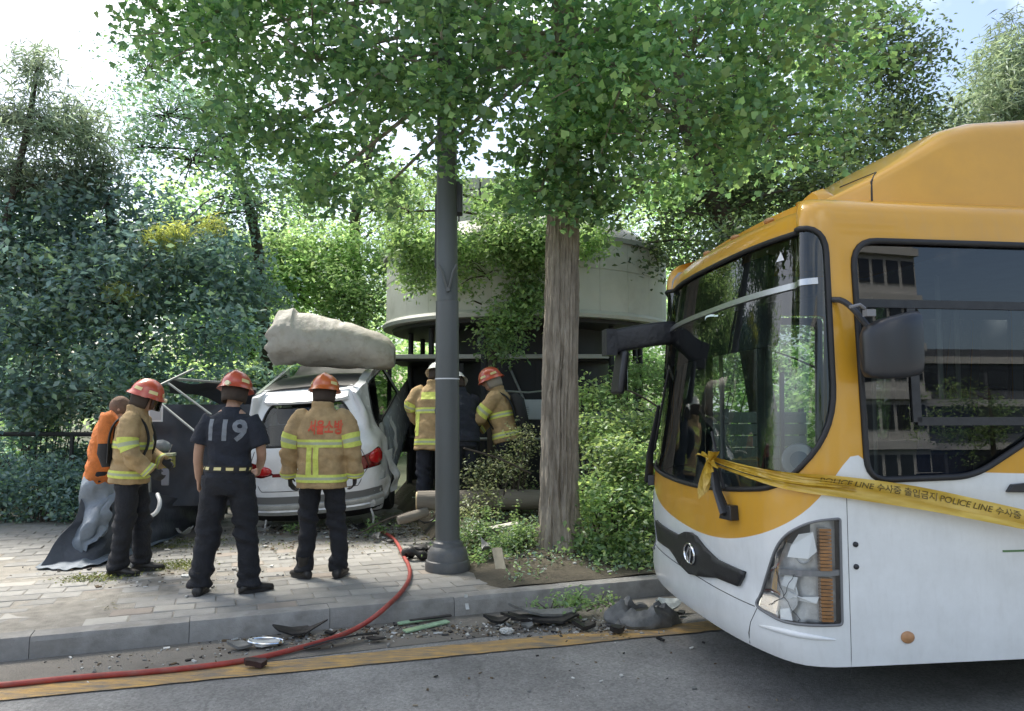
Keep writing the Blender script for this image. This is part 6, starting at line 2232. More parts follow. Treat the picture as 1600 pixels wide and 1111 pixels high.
# ------------------------------------------------------------------ round pavilion
M_pav = pm('pavilion_white_panel', (0.50, 0.52, 0.47), 0.55, var=.08, vscale=1.5, dirt=.55, dscale=1.4, dirtcol=(.30, .31, .27), bump=.05, bscale=10)
M_pavdark = pm('pavilion_dark_steel', (0.02, 0.022, 0.024), 0.6)
M_roofmetal = pm('pavilion_roof_metal', (0.33, 0.34, 0.31), .5, var=.15, vscale=4, dirt=.5, dscale=2)
pv = AT(822, 639, 13.4)
pav = empty('pavilion', (pv.x, pv.y, .2), 0, 'round white panelled pavilion on dark posts behind the trees', 'pavilion')
PR, PZ0, PZ1 = 2.42, 2.93, 3.98
NP = 28
for k in range(NP):
    mb = MB()
    a0, a1 = 2 * math.pi * (k + .004) / NP, 2 * math.pi * (k + .996) / NP
    rings = []
    for i in range(6):
        a = lerp(a0, a1, i / 5)
        d = Vector((math.cos(a), math.sin(a), 0))
        rings.append([d * PR + Vector((0, 0, PZ0)), d * (PR + .0) + Vector((0, 0, PZ0 + .62)), d * (PR - .012) + Vector((0, 0, PZ0 + .63)), d * PR + Vector((0, 0, PZ0 + .64)), d * PR + Vector((0, 0, PZ1)), d * (PR - .05) + Vector((0, 0, PZ1)), d * (PR - .05) + Vector((0, 0, PZ0))])
    mb.rings(rings)
    mb.build('wall_panel', M_pav, pav, smooth=25)
mb = MB()
mb.lathe((0, 0, PZ0 - .10), [(PR - .15, 0), (PR + .05, 0), (PR + .07, .05), (PR + .03, .10), (PR - .1, .11)], 72)
mb.build('lower_rim', M_pav, pav, smooth=30)
mb = MB()
mb.lathe((0, 0, PZ1), [(PR - .1, 0), (PR + .06, .0), (PR + .06, .07), (PR * .80, .42), (PR * .52, .62), (PR * .5, .66)], 72)
mb.build('roof', M_roofmetal, pav, smooth=25)
tw = MB()
tw.lathe((-.78, 0, PZ1 + .3), [(.72, 0), (.72, 1.10), (.66, 1.12), (.05, 1.25)], 24)
two = tw.build('tower', M_pav, pav, smooth=25)
mb = MB()
for k in range(12):
    a = 2 * math.pi * k / 12
    mb.tube([Vector((-.78 + .725 * math.cos(a), .725 * math.sin(a), PZ1 + .35)), Vector((-.78 + .725 * math.cos(a), .725 * math.sin(a), PZ1 + 1.38))], .012, 4)
for z in (.62, .95, 1.2):
    mb.tube([Vector((-.78 + .725 * math.cos(a), .725 * math.sin(a), PZ1 + z)) for a in np.linspace(0, 2 * math.pi, 37)], .010, 4)
mb.build('tower_joints', M_pavdark, two)['kind'] = 'stuff'
mb = MB(); mb.lathe((0, 0, PZ0 - .16), [(.1, 0), (PR - .12, 0), (PR - .1, .05), (.1, .06)], 64); mb.build('soffit', M_pavdark, pav)
for k in range(12):
    a = 2 * math.pi * (k + .35) / 12
    mb = MB(); mb.tube([Vector((2.0 * math.cos(a), 2.0 * math.sin(a), -.2)), Vector((2.0 * math.cos(a), 2.0 * math.sin(a), PZ0 - .1))], .045, 10)
    mb.build('post', M_pavdark, pav)
mb = MB(); mb.lathe((0, 0, -.1), [(1.45, 0), (1.45, PZ0 - .05)], 40); mb.build('inner_core', M_pavdark, pav)
mb = MB(); mb.tube([Vector((2.06 * math.cos(a), 2.06 * math.sin(a), 1.05)) for a in np.linspace(0, 2 * math.pi, 49)], .025, 6, cap=False); mb.build('handrail', M_pole, pav)
# pale rail and dark low roof in front of the pavilion
sh_ = empty('bus_shelter', AT(730, 639, 11.9), R(-1), 'low dark flat shelter with a pale edge in front of the round pavilion', 'shelter')
sh_.location.z = .2
def SHX(px): return (px - 730) / FPX * 11.9
zt = AT(730, 557, 11.9).z - .2
mb = MB(); mb.box(((SHX(598) + SHX(960)) / 2, .05, zt), (SHX(960) - SHX(598), .10, .07)); mb.build('roof_edge', M_pav, sh_, bevel=.01)
mb = MB(); mb.box(((SHX(598) + SHX(960)) / 2, .9, zt - .04), (SHX(960) - SHX(598) - .05, 1.55, .05)); mb.build('roof', M_pavdark, sh_)
mb = MB(); mb.box(((SHX(610) + SHX(960)) / 2, 1.7, zt / 2), (SHX(960) - SHX(610), .05, zt)); mb.build('back_wall', M_pavdark, sh_)
for px in (606, 720, 840, 955):
    mb = MB(); mb.box((SHX(px), .1, zt / 2 - .1), (.06, .06, zt - .0)); mb.build('post', M_pavdark, sh_)
mb = MB()
mb.tube([Vector((SHX(795), .02, zt - .15)), Vector((SHX(822), .0, zt - .75))], .02, 6); mb.build('brace', M_pole, sh_)
o = MB().box((SHX(925), 1.62, zt + .28), (SHX(952) - SHX(898), .06, .26)).build('white_panel', M_pav, sh_)
# grey cabinet beside the trunk
cab = empty('cabinet', AT(826, 640, 10.9), R(-3), 'pale grey metal cabinet with vent slots left of the ginkgo trunk', 'cabinet')
mb = MB(); mb.box((0, 0, 0), (.42, .25, .28)); mb.build('case', pm('cabinet_grey', (.36, .39, .40), .5, var=.1), cab, bevel=.01)
mb = MB()
for i in range(5):
    mb.box((-.08, -.128, -.08 + i * .028), (.17, .008, .012))
mb.build('vent', pm('vent_grey', (.22, .24, .25), .5), cab)['kind'] = 'stuff'
mb = MB(); mb.box((0, 0, -.42), (.10, .10, .58)); mb.build('stand', M_pavdark, cab)
mb = MB(); mb.tube([(-.3, -.05, .26), (.0, -.04, .24), (.35, -.05, .28)], .015, 6); mb.tube([(-.32, -.05, .25), (-.42, -.1, .29)], .022, 6); o = mb.build('pipe', M_pole, cab); o['kind'] = 'stuff'
# fence panels right of the shrubs
fe = empty('fence', AT(1010, 655, 10.6), R(6), 'grey green slatted fence behind the shrubs beside the bus', 'fence')
fe.location.z = .2
for i in range(6):
    mb = MB(); mb.box((.6, 0, .55 + i * .165), (3.4, .03, .15)); mb.build('slat', pm('fence_green_grey', (.16, .2, .17), .7, var=.15, vscale=5, objrand=.1), fe, bevel=.004)
for i in range(4):
    mb = MB(); mb.box((-1.05 + i * 1.1, .04, .75), (.06, .06, 1.5)); mb.build('post', pm('fence_post_grey', (.12, .14, .13), .7), fe)
# dark park rail above the hedge
ra = empty('park_rail', (-6.2, 11.5, .15), R(1), 'dark horizontal park rail above the hedge at the left edge', 'railing')
mb = MB(); mb.tube([(-4, 0, 1.18), (2.2, 0, 1.16)], .035, 8); mb.build('rail', M_pavdark, ra)
for i in range(6):
    mb = MB(); mb.tube([(-3.8 + i * 1.15, 0, -.05), (-3.8 + i * 1.15, 0, 1.17)], .03, 8); mb.build('post', M_pavdark, ra)

# ------------------------------------------------------------------ police tape tied to the wiper
def tape_mat():
    m = bpy.data.materials.new('yellow_tape')
    m.use_nodes = True
    n, l = m.node_tree.nodes, m.node_tree.links
    n.clear()
    o = n.new('ShaderNodeOutputMaterial')
    d = n.new('ShaderNodeBsdfDiffuse'); t = n.new('ShaderNodeBsdfTranslucent'); g = n.new('ShaderNodeBsdfGlossy')
    tx = n.new('ShaderNodeTexNoise'); tx.inputs['Scale'].default_value = 14
    rp = n.new('ShaderNodeValToRGB')
    rp.color_ramp.elements[0].color = (.62, .40, .035, 1); rp.color_ramp.elements[1].color = (.78, .56, .10, 1)
    rp.color_ramp.elements[0].position = .35; rp.color_ramp.elements[1].position = .65
    l.new(tx.outputs['Fac'], rp.inputs[0])
    l.new(rp.outputs[0], d.inputs[0]); l.new(rp.outputs[0], t.inputs[0])
    g.inputs['Roughness'].default_value = .3
    a = n.new('ShaderNodeMixShader'); a.inputs[0].default_value = .3
    b = n.new('ShaderNodeMixShader'); b.inputs[0].default_value = .07
    l.new(d.outputs[0], a.inputs[1]); l.new(t.outputs[0], a.inputs[2])
    l.new(a.outputs[0], b.inputs[1]); l.new(g.outputs[0], b.inputs[2]); l.new(b.outputs[0], o.inputs[0])
    return m
M_tape = tape_mat()
M_ink = pm('black_ink', (.13, .09, .018), .6)
bpy.context.view_layer.update()
BM = bus.matrix_world.copy()
tape = empty('police_tape', BM @ S(.39, 1.38, .07), 0, 'yellow printed warning tape tied to the bus wiper and stretched along its side', 'tape')
TO = tape.location.copy()
tp_ctrl = [(.39, 1.395, .085), (.62, 1.365, .06), (.90, 1.335, .045), (1.15, 1.315, .035), (UC - .05, 1.300, .03), (at_a(.8), 1.235, .05), (at_a(1.1), 1.17, .08), (at_a(1.5), 1.08, .14), (at_a(2.2), .94, .25), (at_a(3.4), .75, .45)]
tpc = chaikin([BM @ S(*q) - TO for q in tp_ctrl], 3)
tlen = [0.0]
for a, b in zip(tpc, tpc[1:]): tlen.append(tlen[-1] + (b - a).length)
TL = tlen[-1]
def tape_at(x):
    x = max(0, min(TL, x))
    i = max(0, min(len(tpc) - 2, int(np.searchsorted(tlen, x)) - 1))
    f = (x - tlen[i]) / max(1e-6, tlen[i + 1] - tlen[i])
    p = tpc[i].lerp(tpc[i + 1], f)
    d = (tpc[i + 1] - tpc[i]).normalized()
    return p, d
NB = BM.to_3x3() @ Vector((0, -1, 0))
def ribbon(x0, x1, wf, of, tilt, mb, nx=120, nw=5, ph=0.0):
    def fn(a, b):
        x = lerp(x0, x1, a)
        p, d = tape_at(x)
        up_ = Vector((0, 0, 1)); up_ = (up_ - d * up_.dot(d)).normalized()
        out = up_.cross(d).normalized()
        if out.dot(NB) < 0: out = -out
        ang = tilt(x)
        w = up_ * math.cos(ang) + out * math.sin(ang)
        q = (b - .5) * wf(x)
        return p + w * q + out * (.006 * math.sin(b * 7 + x * 9 + ph)) + up_ * of(x)
    mb.grid(fn, nx, nw)
    return fn
mb = MB()
main = ribbon(.02, TL, lambda x: interp(x, [0, .3, .62, .85, 1.3, 2.2], [.012, .018, .035, .062, .078, .074]), lambda x: .012, lambda x: .25 * math.sin(x * 2.1) + .25 * max(0, x - 1.6), mb)
mb.build('ribbon', M_tape, tape, smooth=60)
mb = MB()
ribbon(.05, TL, lambda x: interp(x, [0, .5, .85, 1.3, 2.2], [.01, .022, .05, .06, .06]), lambda x: -.028 - .012 * math.sin(x * 1.8), lambda x: -.5 + .3 * math.sin(x * 1.3), mb, ph=2)
mb.build('ribbon', M_tape, tape, smooth=60)
for k in range(5):
    mb = MB()
    sp = (k - 2) / 2
    ribbon(.0, 1.05, lambda x: interp(x, [0, .3, .8, 1.05], [.012, .016, .022, .004]), lambda x: sp * interp(x, [0, .15, .5, .95], [.003, .006, .018, .024]), lambda x: .6 * sp + x * 1.1 * sp, mb, 40, 2, k)
    mb.build('strand', M_tape, tape, smooth=60)
# print on the main ribbon
vs, fs = text_mesh('POLICE LINE 수사중 출입금지 POLICE LINE 수사중 출입금지 POLICE LINE', .05, 0, .0006)
lx = min(v.x for v in vs); hx = max(v.x for v in vs)
sc_ = 1.0
mb = MB()
out = []
X0 = .86
for v in vs:
    x = X0 + (v.x - lx) * sc_
    a = (x - .02) / (TL - .02)
    out.append(Vector(main(min(.999, a), .5 + v.y / .085)) + NB * .0035)
keep = [f for f in fs if all((X0 + (vs[i].x - lx)) < TL - .02 for i in f)]
mb.add(out, keep)
mb.build('lettering', M_ink, tape, smooth=0)
# knot: loops and loose ends round the wiper arm
mb = MB()
rk = random.Random(5)
for (dx, dz, L, w, tw) in ((-.22, .07, 1, .065, .6), (-.24, .0, 1, .06, -.5), (-.15, -.06, 1, .05, .9), (-.02, -.20, .9, .07, .3), (-.08, -.15, .9, .05, .9), (-.02, .06, .4, .03, 1.0), (.06, .05, .4, .03, .4)):
    e = Vector((0, 0, 0))
    tip = BM.to_3x3() @ Vector((-.06, -dx * -1.0, dz)) 
    n_ = 10
    def fn(a, b):
        t = a
        p = tip * math.sin(t * math.pi * .5 if L < 1 else t * math.pi) + Vector((0, 0, -.02 * t))
        s_ = Vector((0, 0, 1)) * math.cos(tw + t * 2) + (BM.to_3x3() @ Vector((-1, .2, 0))) * math.sin(tw + t * 2)
        return p + s_ * (b - .5) * w * (.4 + .6 * math.sin(min(1, t + .15) * math.pi * .8))
    mb.grid(fn, n_, 2)
mb.blob((0, 0, 0), (.022, .024, .02), 2, .3)
o = mb.build('knot', M_tape, tape, smooth=50); o['kind'] = 'stuff'

# ------------------------------------------------------------------ red hose
M_hose = pm('red_hose', (.32, .045, .035), .55, var=.25, vscale=10, dirt=.6, dscale=9, dirtcol=(.22, .12, .09))
hp_ = [GR(-330, 1098, .026), GR(-120, 1080, .026), GR(0, 1071, .026), GR(120, 1058, .026), GR(250, 1049, .026), GR(380, 1034, .026), GR(455, 1016, .028), GR(520, 998, .03), GR(560, 981, .04), GR(588, 962, .13), GR(606, 946, .185), GR(628, 925, .180), GR(641, 903, .178), GR(640, 885, .178), GR(630, 868, .178), GR(622, 850, .18), GR(612, 838, .18), GR(590, 828, .18)]
cu = chaikin(hp_, 3)
mb = MB(); mb.tube(cu, .0185, 12)
ho = mb.build('fire_hose', M_hose, None, smooth=60)
tag(ho, 'red fire hose running from the road over the kerb to the lamp post', 'hose')

# ------------------------------------------------------------------ debris
M_blk = pm('broken_black_plastic', (.014, .014, .016), .5, var=.4, vscale=15, dirt=.5, dscale=10, dirtcol=(.07, .065, .055))
M_gry = pm('broken_grey_plastic', (.18, .185, .18), .55, var=.3, vscale=15, dirt=.5, dscale=10, dirtcol=(.1, .09, .07))
M_wht = pm('broken_white_plastic', (.55, .56, .54), .5, dirt=.5, dscale=14, dirtcol=(.25, .23, .2))
M_grnglass = pm('green_glass_edge', (.30, .46, .30), .15, coat=.6, var=.2, vscale=20)
M_wood = pm('raw_cut_wood', (.58, .46, .28), .8, var=.15, vscale=20)
M_plank = pm('pale_plank', (.62, .60, .52), .7, var=.12, vscale=10, stretch=(1, .2, 1), dirt=.4, dscale=6, dirtcol=(.3, .28, .22))
def jag(n, rx, ry, seed, amp=.35):
    r = random.Random(seed)
    return [(rx * math.cos(2 * math.pi * k / n) * (1 + r.uniform(-amp, amp)), ry * math.sin(2 * math.pi * k / n) * (1 + r.uniform(-amp, amp))) for k in range(n)]
def shard(name, px, py, z, rx, ry, th, mat, label, cat='debris', rz=0., tx=.12, ty=.08, seed=1, n=11, bend=.15, curl=0):
    """bent jagged plate"""
    p = GR(px, py, z)
    out = jag(n, rx, ry, seed)
    mb = MB()
    ctr = Vector((0, 0, 0))
    def lift(x, y): return bend * (x * x / max(rx, .01)) + curl * x * y / max(rx, .01) + .012 * noise.noise(Vector((x * 20, y * 20, seed)))
    top = [Vector((0, 0, lift(0, 0) + th))] + [Vector((x * .55, y * .55, lift(x * .55, y * .55) + th)) for x, y in out] + [Vector((x, y, lift(x, y) + th)) for x, y in out]
    bot = [q - Vector((0, 0, th)) for q in top]
    k = len(top)
    fs = []
    for i in range(n):
        j = (i + 1) % n
        fs += [(0, 1 + i, 1 + j), (1 + i, 1 + n + i, 1 + n + j, 1 + j)]
    fs += [tuple(q + k for q in reversed(f)) for f in fs]
    fs += [(1 + n + i, 1 + n + i + k, 1 + n + (i + 1) % n + k, 1 + n + (i + 1) % n) for i in range(n)]
    mb.add(top + bot, fs)
    o = mb.build(name, mat, None, smooth=25)
    o.location = p
    o.rotation_euler = (tx, ty, rz)
    bpy.context.view_layer.update()
    low = min((o.matrix_world @ Vector(c)).z for c in o.bound_box)
    o.location.z += z - low + .001
    tag(o, label, cat)
    return o
shard('plastic_fragment', 462, 995, .006, .17, .07, .012, M_blk, 'broad black plastic fragment left of the hose in the gutter', rz=.35, seed=2, bend=.3)
shard('plastic_fragment', 377, 1014, .006, .08, .05, .02, M_gry, 'dark grey wedge of plastic at the far left of the gutter debris', rz=.2, seed=3)
o = shard('lamp_fragment', 415, 1011, .006, .12, .05, .012, M_wht, 'pale oval lamp fragment with a chrome ring beside the hose', rz=.25, seed=4, bend=.2)
mb = MB(); mb.tube([(.12 * math.cos(t), .055 * math.sin(t), .025) for t in np.linspace(0, 2 * math.pi, 30)], .007, 6); mb.build('chrome_ring', M_chrome, o)
# long curved trim strip
mb = MB()
A0, A1 = GR(475, 1014, .02), GR(590, 990, .03)
def trim(a, b):
    p = A0.lerp(A1, a) + Vector((.0, -.05 * math.sin(a * math.pi), .02 + .03 * math.sin(a * math.pi)))
    return p + Vector((0, (b - .5) * .10 * math.sin(min(1, .15 + a) * math.pi * .86), -.02 * b))
mb.grid(trim, 24, 3, .010)
tag(mb.build('trim_strip', M_blk, None, smooth=40), 'long curved black trim strip lying just right of the hose on the road', 'debris')
shard('plastic_fragment', 586, 1003, .009, .06, .035, .012, M_blk, 'small black plastic fragment at the right tip of the curved trim strip', rz=.3, seed=6)
shard('plastic_fragment', 515, 992, .006, .05, .02, .015, M_blk, 'narrow black fragment touching the hose above the curved trim strip', rz=.6, seed=7)
shard('plastic_fragment', 400, 1043, .010, .085, .045, .035, pm('purple_black_plastic', (.035, .018, .02), .4, var=.3), 'dark purplish wedge jammed under the red hose on the yellow line', rz=.25, seed=8, bend=.1)
for i, (x0, y0, x1, y1, w, lab) in enumerate(((632, 989, 700, 973, .055, 'pale green glass strip nearest the road among the gutter debris'), (622, 978, 690, 967, .04, 'pale green glass strip nearest the kerb among the gutter debris'), (640, 975, 705, 966, .03, 'dark rubber backed glass strip between kerb and green strips'))):
    a, b = GR(x0, y0, .01), GR(x1, y1, .01)
    mb = MB(); mid = (a + b) / 2
    L = (b - a).length
    mb.box((0, 0, 0), (L, w, .014))
    o = mb.build('glass_strip', M_grnglass if i < 2 else M_blk, None, smooth=0, bevel=.003)
    o.location = mid + Vector((0, 0, .012 + .006 * i)); o.rotation_euler = (.12, 0, math.atan2(b.y - a.y, b.x - a.x)); tag(o, lab, 'debris')
shard('torn_sheet', 845, 978, .006, .30, .085, .02, M_blk, 'ragged black sheet under the leafy branch by the kerb', rz=.28, seed=10, n=19, bend=.12)
shard('torn_sheet', 855, 968, .035, .25, .05, .02, M_gry, 'crusted grey strip on top of the ragged black sheet', rz=.3, seed=11, n=17, tx=.2)
shard('plastic_fragment', 776, 975, .006, .11, .05, .02, M_blk, 'black fragment left of the crumpled white paper by the kerb', rz=.2, seed=12, bend=.3)
shard('plastic_fragment', 822, 982, .006, .05, .05, .02, M_gry, 'grey square chunk on the front edge of the black sheet', rz=.1, seed=13, tx=.5)
shard('plastic_fragment', 912, 985, .006, .10, .04, .03, M_blk, 'black lump between the black sheet and the hollow wreck piece', rz=.1, seed=14, bend=.4)
mb = MB(); mb.blob((0, 0, 0), (.055, .035, .025), 4, .5, 3, 3.5)
o = mb.build('crumpled_paper', M_wht, None, smooth=10); o.location = GR(792, 986, .028); o.rotation_euler = (0, .2, .5); tag(o, 'crumpled white paper lying in the gutter before the black sheet', 'paper')
# hollow wreck piece beside the bus nose
mb = MB()
wc = GR(1005, 975, .0)
rings = []
for i in range(9):
    t = i / 8
    rr = .20 * interp(t, [0, .2, .6, 1], [.95, 1.0, .86, .62])
    rings.append([Vector((1.45 * rr * math.cos(a) * (1 + .34 * noise.noise(Vector((math.cos(a) * 2.4, math.sin(a) * 2.4, t * 2)))), rr * math.sin(a) * (1 + .2 * noise.noise(Vector((math.cos(a) * 2, math.sin(a) * 2, t * 2 + 5)))), .14 * t + .09 * noise.noise(Vector((math.cos(a) * 3, math.sin(a) * 3, 1))) * t)) for a in np.linspace(0, 2 * math.pi, 36, endpoint=False)])
inn = [[Vector((p.x * .82, p.y * .8, p.z - .01)) for p in rings[-1]], [Vector((p.x * .7, p.y * .66, .05)) for p in rings[-1]]]
mb.rings(rings + inn, cap=True)
wp = empty('hollow_wreck_piece', wc, .15, 'grey hollow wreck piece with a black disc as the shade in its opening lying under the bus nose', 'debris')
mb.build('casing', pm('sooty_grey', (.085, .088, .085), .6, color2=(.2, .2, .19), vscale=9, bump=.6, bscale=20), wp, smooth=40)
mb = MB(); mb.prism([(p.x * .83, p.y * .81) for p in rings[-1]], .004, None, (0, 0, .10)); mb.build('hollow_shade_disc', M_blk, wp)  # black disc across the mouth paints the shade of the hollow
shard('plastic_fragment', 1040, 958, .006, .12, .07, .02, pm('torn_grey_foil', (.36, .40, .40), .35, var=.3, vscale=20), 'torn pale grey foil leaning on the hollow wreck piece', rz=.6, seed=15, tx=.5, bend=.4, n=15)
shard('plastic_fragment', 965, 990, .009, .06, .03, .04, M_blk, 'black block at the front left of the hollow wreck piece', rz=.2, seed=16)
shard('plastic_fragment', 1062, 962, .006, .05, .025, .02, M_blk, 'small black fragment right against the bus bumper', rz=.6, seed=17)
shard('plastic_fragment', 1033, 1002, .004, .035, .014, .01, M_blk, 'thin black chip alone on the road before the bus', rz=-.2, seed=18)
shard('plastic_chip', 1080, 1014, .004, .016, .009, .006, M_wht, 'small white chip alone on the road before the bus', rz=.3, seed=19)
# leafy branch in the gutter
def branch(px, py, z, L, rz, n, size, cols, label, seed, h=.10):
    p = GR(px, py, z)
    b_ = empty('leafy_branch', p, rz, label, 'branch')
    rg_ = np.random.default_rng(seed)
    mb = MB()
    main_ = [Vector((-L * .5, 0, .02)), Vector((-L * .1, .02, .05)), Vector((L * .5, -.02, .05))]
    mb.tube(chaikin(main_, 2), [.009, .008, .007, .006, .005, .004, .004, .003, .003][:len(chaikin(main_, 2))] + [.003] * max(0, len(chaikin(main_, 2)) - 9), 5)
    C = []
    for k in range(max(4, n // 16)):
        t = rg_.random()
        a = Vector((lerp(-L * .45, L * .5, t), 0, .04))
        e = a + Vector((rg_.normal() * .07, rg_.normal() * .07, abs(rg_.normal()) * h))
        mb.tube([a, e], [.004, .002], 4)
        for q in range(16):
            C.append(a.lerp(e, rg_.uniform(.4, 1.2)) + Vector(rg_.normal(size=3) * .025))
    mb.build('stem', M_bark_dark, b_)
    C = np.array([tuple(c) for c in C]); C[:, 2] = np.maximum(C[:, 2], .012)
    link('leaves', leaf_mesh('leaves', C, size, cols, 'blade', .0, M_leaf, .4, rg_), b_)
    return b_
branch(885, 960, .03, .34, .25, 330, .045, G_LIGHT[:3] + [G_MID[1]], 'bright green leafy branch lying in the gutter before the kerb', 3)
branch(940, 958, .02, .25, .1, 160, .04, G_MID, 'duller green leafy branch between the bright branch and the bus nose', 4, .07)
for (px, py, z, L, rz, n_, cols, lab) in ((775, 815, .42, .5, .2, 300, G_MID, 'broken leafy branch under the log right of the lamp post'),
        (740, 790, .46, .45, -.3, 240, [(.2, .26, .12), (.32, .36, .18), (.45, .48, .28)], 'pale leaved broken branch hanging over the log beside the lamp post'),
        (812, 790, .5, .4, .9, 220, G_MID, 'broken leafy branch leaning on the left side of the ginkgo trunk'),
        (600, 835, .17, .5, .3, 200, G_MID[:3], 'torn leafy twig on the paving below the right tail light of the car'),
        (450, 835, .165, .45, -.2, 120, G_MID[:3], 'torn leafy twig on the paving between the two standing rescuers')):
    branch(px, py, z, L, rz, n_, .042, cols, lab, int(px), .12)
for i, (px, py, rx, ry, m_, lab) in enumerate(((410, 832, .10, .05, M_gry, 'grey scrap on the paving right of the black shirted rescuer'), (560, 828, .13, .06, M_blk, 'black torn scrap on the paving under the car bumper'), (585, 845, .08, .05, M_gry, 'bent grey scrap on the paving left of the hose end'),
        (330, 826, .12, .06, M_wht, 'pale torn scrap at the right end of the stall skirt'), (286, 838, .12, .05, M_wht, 'pale crumpled scrap on the paving under the stall skirt'), (668, 822, .12, .07, M_blk, 'black scrap on the rubble left of the lamp post'), (700, 838, .10, .05, M_gry, 'grey scrap behind the lamp post base'), (760, 862, .10, .05, M_gry, 'grey scrap on the bed in front of the plank'))):
    shard('torn_scrap', px, py, .165 if px < 640 else .3, rx, ry, .01, m_, lab, rz=i * .7, seed=40 + i, tx=.25, bend=.6, n=13)
# leaf litter on the paving
def litter(name, label, patches, n, size, cols, z, seed, kind='stuff'):
    rg_ = np.random.default_rng(seed)
    C = []
    for (px, py, sx, sy, w) in patches:
        k = int(n * w)
        c = GR(px, py, z)
        C.append(np.stack([c.x + rg_.normal(size=k) * sx, c.y + rg_.normal(size=k) * sy, z + rg_.random(k) * .018], 1))
    C = np.concatenate(C)
    o = link(name, leaf_mesh(name, C, size, cols, 'blade', -.1, M_leaf, .4, rg_))
    return tag(o, label, 'leaves', kind=kind)
litter('leaf_litter', 'green leaves strewn over the paving round the firefighters and the wreck', [(140, 905, .14, .08, .14), (180, 900, .12, .06, .08), (270, 886, .16, .09, .18), (290, 880, .14, .07, .1), (262, 855, .16, .06, .08), (300, 846, .2, .12, .12), (640, 815, .35, .4, .2), (560, 850, .5, .3, .06), (680, 830, .2, .3, .15), (400, 850, .5, .4, .05)], 2600, .028, [(.07, .10, .03), (.12, .15, .045), (.17, .19, .06), (.10, .10, .05)], .156, 5)
def crumbs(name, label, patches, n, smin, smax, mats, z, seed):
    r = random.Random(seed)
    mb = MB()
    for (x0, y0, x1, y1, spread, w) in patches:
        a, b = GR(x0, y0, z), GR(x1, y1, z)
        for k in range(int(n * w)):
            t = r.random()
            p = a.lerp(b, t) + Vector((r.gauss(0, spread), r.gauss(0, spread), 0))
            s, tt = KST(p)
            zz = z
            if z < .1 and tt > -.02: continue
            if z > .1 and tt < .2: continue
            if z > .1 and in_bed(p): zz = bed_z(p.x, p.y)
            q = r.uniform(smin, smax) * (.5 + r.random() ** 3)
            mb.m = r.randrange(len(mats))
            M = Matrix.Rotation(r.random() * 6, 3, 'Z') @ Matrix.Rotation(r.uniform(-.5, .5), 3, 'X')
            mb.box(p + Vector((0, 0, zz - z + q * .25)), (q * 2 * r.uniform(.5, 1.6), q * r.uniform(.5, 1.4), q * .6), M)
    o = mb.build(name, mats, None, smooth=0)
    return tag(o, label, 'rubble', kind='stuff')
M_crumb = [M_blk, M_gry, pm('sandy_crumb', (.26, .22, .16), .9), M_wht, pm('bark_crumb', (.12, .085, .05), .9)]
crumbs('road_crumbs', 'small dark and sandy crumbs strewn along the gutter', [(360, 1005, 620, 985, .12, .34), (600, 985, 1000, 985, .10, .5), (100, 1040, 420, 1020, .15, .06), (700, 1060, 1100, 1040, .5, .05), (760, 975, 1060, 965, .06, .25)], 1500, .005, .016, M_crumb, .006, 9)
crumbs('pavement_crumbs', 'small crumbs and splinters strewn over the paving and the bed', [(400, 828, 640, 822, .22, .8), (520, 840, 700, 830, .25, .4), (250, 860, 600, 850, .35, .2), (730, 880, 1000, 880, .18, .5), (60, 900, 420, 900, .3, .14), (740, 860, 830, 850, .15, .2)], 1200, .006, .02, M_crumb, .158, 10)

# by the lamp post: tyre like ring, broken boards, log, plank
tb_ = empty('rubber_ring', GR(653, 872, .16), .2, 'black torn rubber ring with a silver strip left of the lamp post base', 'tyre')
mb = MB()
mb.tube([(.125 * math.cos(t), .10 * math.sin(t), .06 + .03 * math.sin(t * 2)) for t in np.linspace(0, 2 * math.pi, 33)], [.038 + .012 * math.sin(k * 1.3) for k in range(33)], 10, cap=False)
mb.build('ring', M_rubber, tb_, smooth=60)
mb = MB(); mb.tube([(.08 * math.cos(t), .055 * math.sin(t) - .03, .06) for t in np.linspace(3.4, 6.0, 12)], .014, 8); mb.build('silver_strip', M_gry, tb_, smooth=60)
mb = MB(); mb.blob((.02, .02, .10), (.10, .07, .035), 7, .5); mb.build('torn_rubber', M_blk, tb_, smooth=20)
M_log = pm('log_bark', (.13, .115, .095), .95, color2=(.22, .20, .17), vscale=6, bump=1.0, bscale=20, stretch=(.15, 1, 1))
lg = empty('log', AT(745, 782, 9.2), R(2), 'cut log lying on the rubble between lamp post and ginkgo trunk', 'log')
mb = MB()
mb.tube([(-.70, 0, 0), (-.3, .01, .0), (.3, 0, .01), (.85, .03, .0)], [.115, .12, .122, .118], 24); mb.build('bark', M_log, lg, smooth=50)
mb = MB(); mb.lathe((-.715, 0, 0), [(.104, 0), (.104, .02)], 24, Matrix.Rotation(R(90), 3, 'Y')); mb.build('cut_end', M_wood, lg)
lg2 = empty('log', AT(640, 808, 9.0), R(25), 'short weathered grey branch piece propped below the cut log', 'log')
mb = MB(); mb.tube([(-.14, 0, -.03), (0, .0, .0), (.22, .02, .05)], [.05, .06, .055], 12); mb.build('bark', M_log, lg2, smooth=50)
mb = MB()
a, b = AT(728, 836, 8.15), AT(808, 819, 8.45)
L = (b - a).length
mb.box((0, 0, 0), (L, .065, .05))
o = mb.build('plank', M_plank, None, smooth=0, bevel=.006)
o.location = (a + b) / 2
d = (b - a)
o.rotation_euler = (.3, -math.atan2(d.z, math.hypot(d.x, d.y)), math.atan2(d.y, d.x))
tag(o, 'pale wooden plank lying across the trampled plants right of the lamp post', 'plank')
mb = MB()
mb.grid(lambda u, v: GR(lerp(768, 785, u) + 8 * v, lerp(858, 896, v), lerp(.36, .17, v)) + Vector((0, .02 * math.sin(u * 3 + v * 2), 0)), 3, 6, .02)
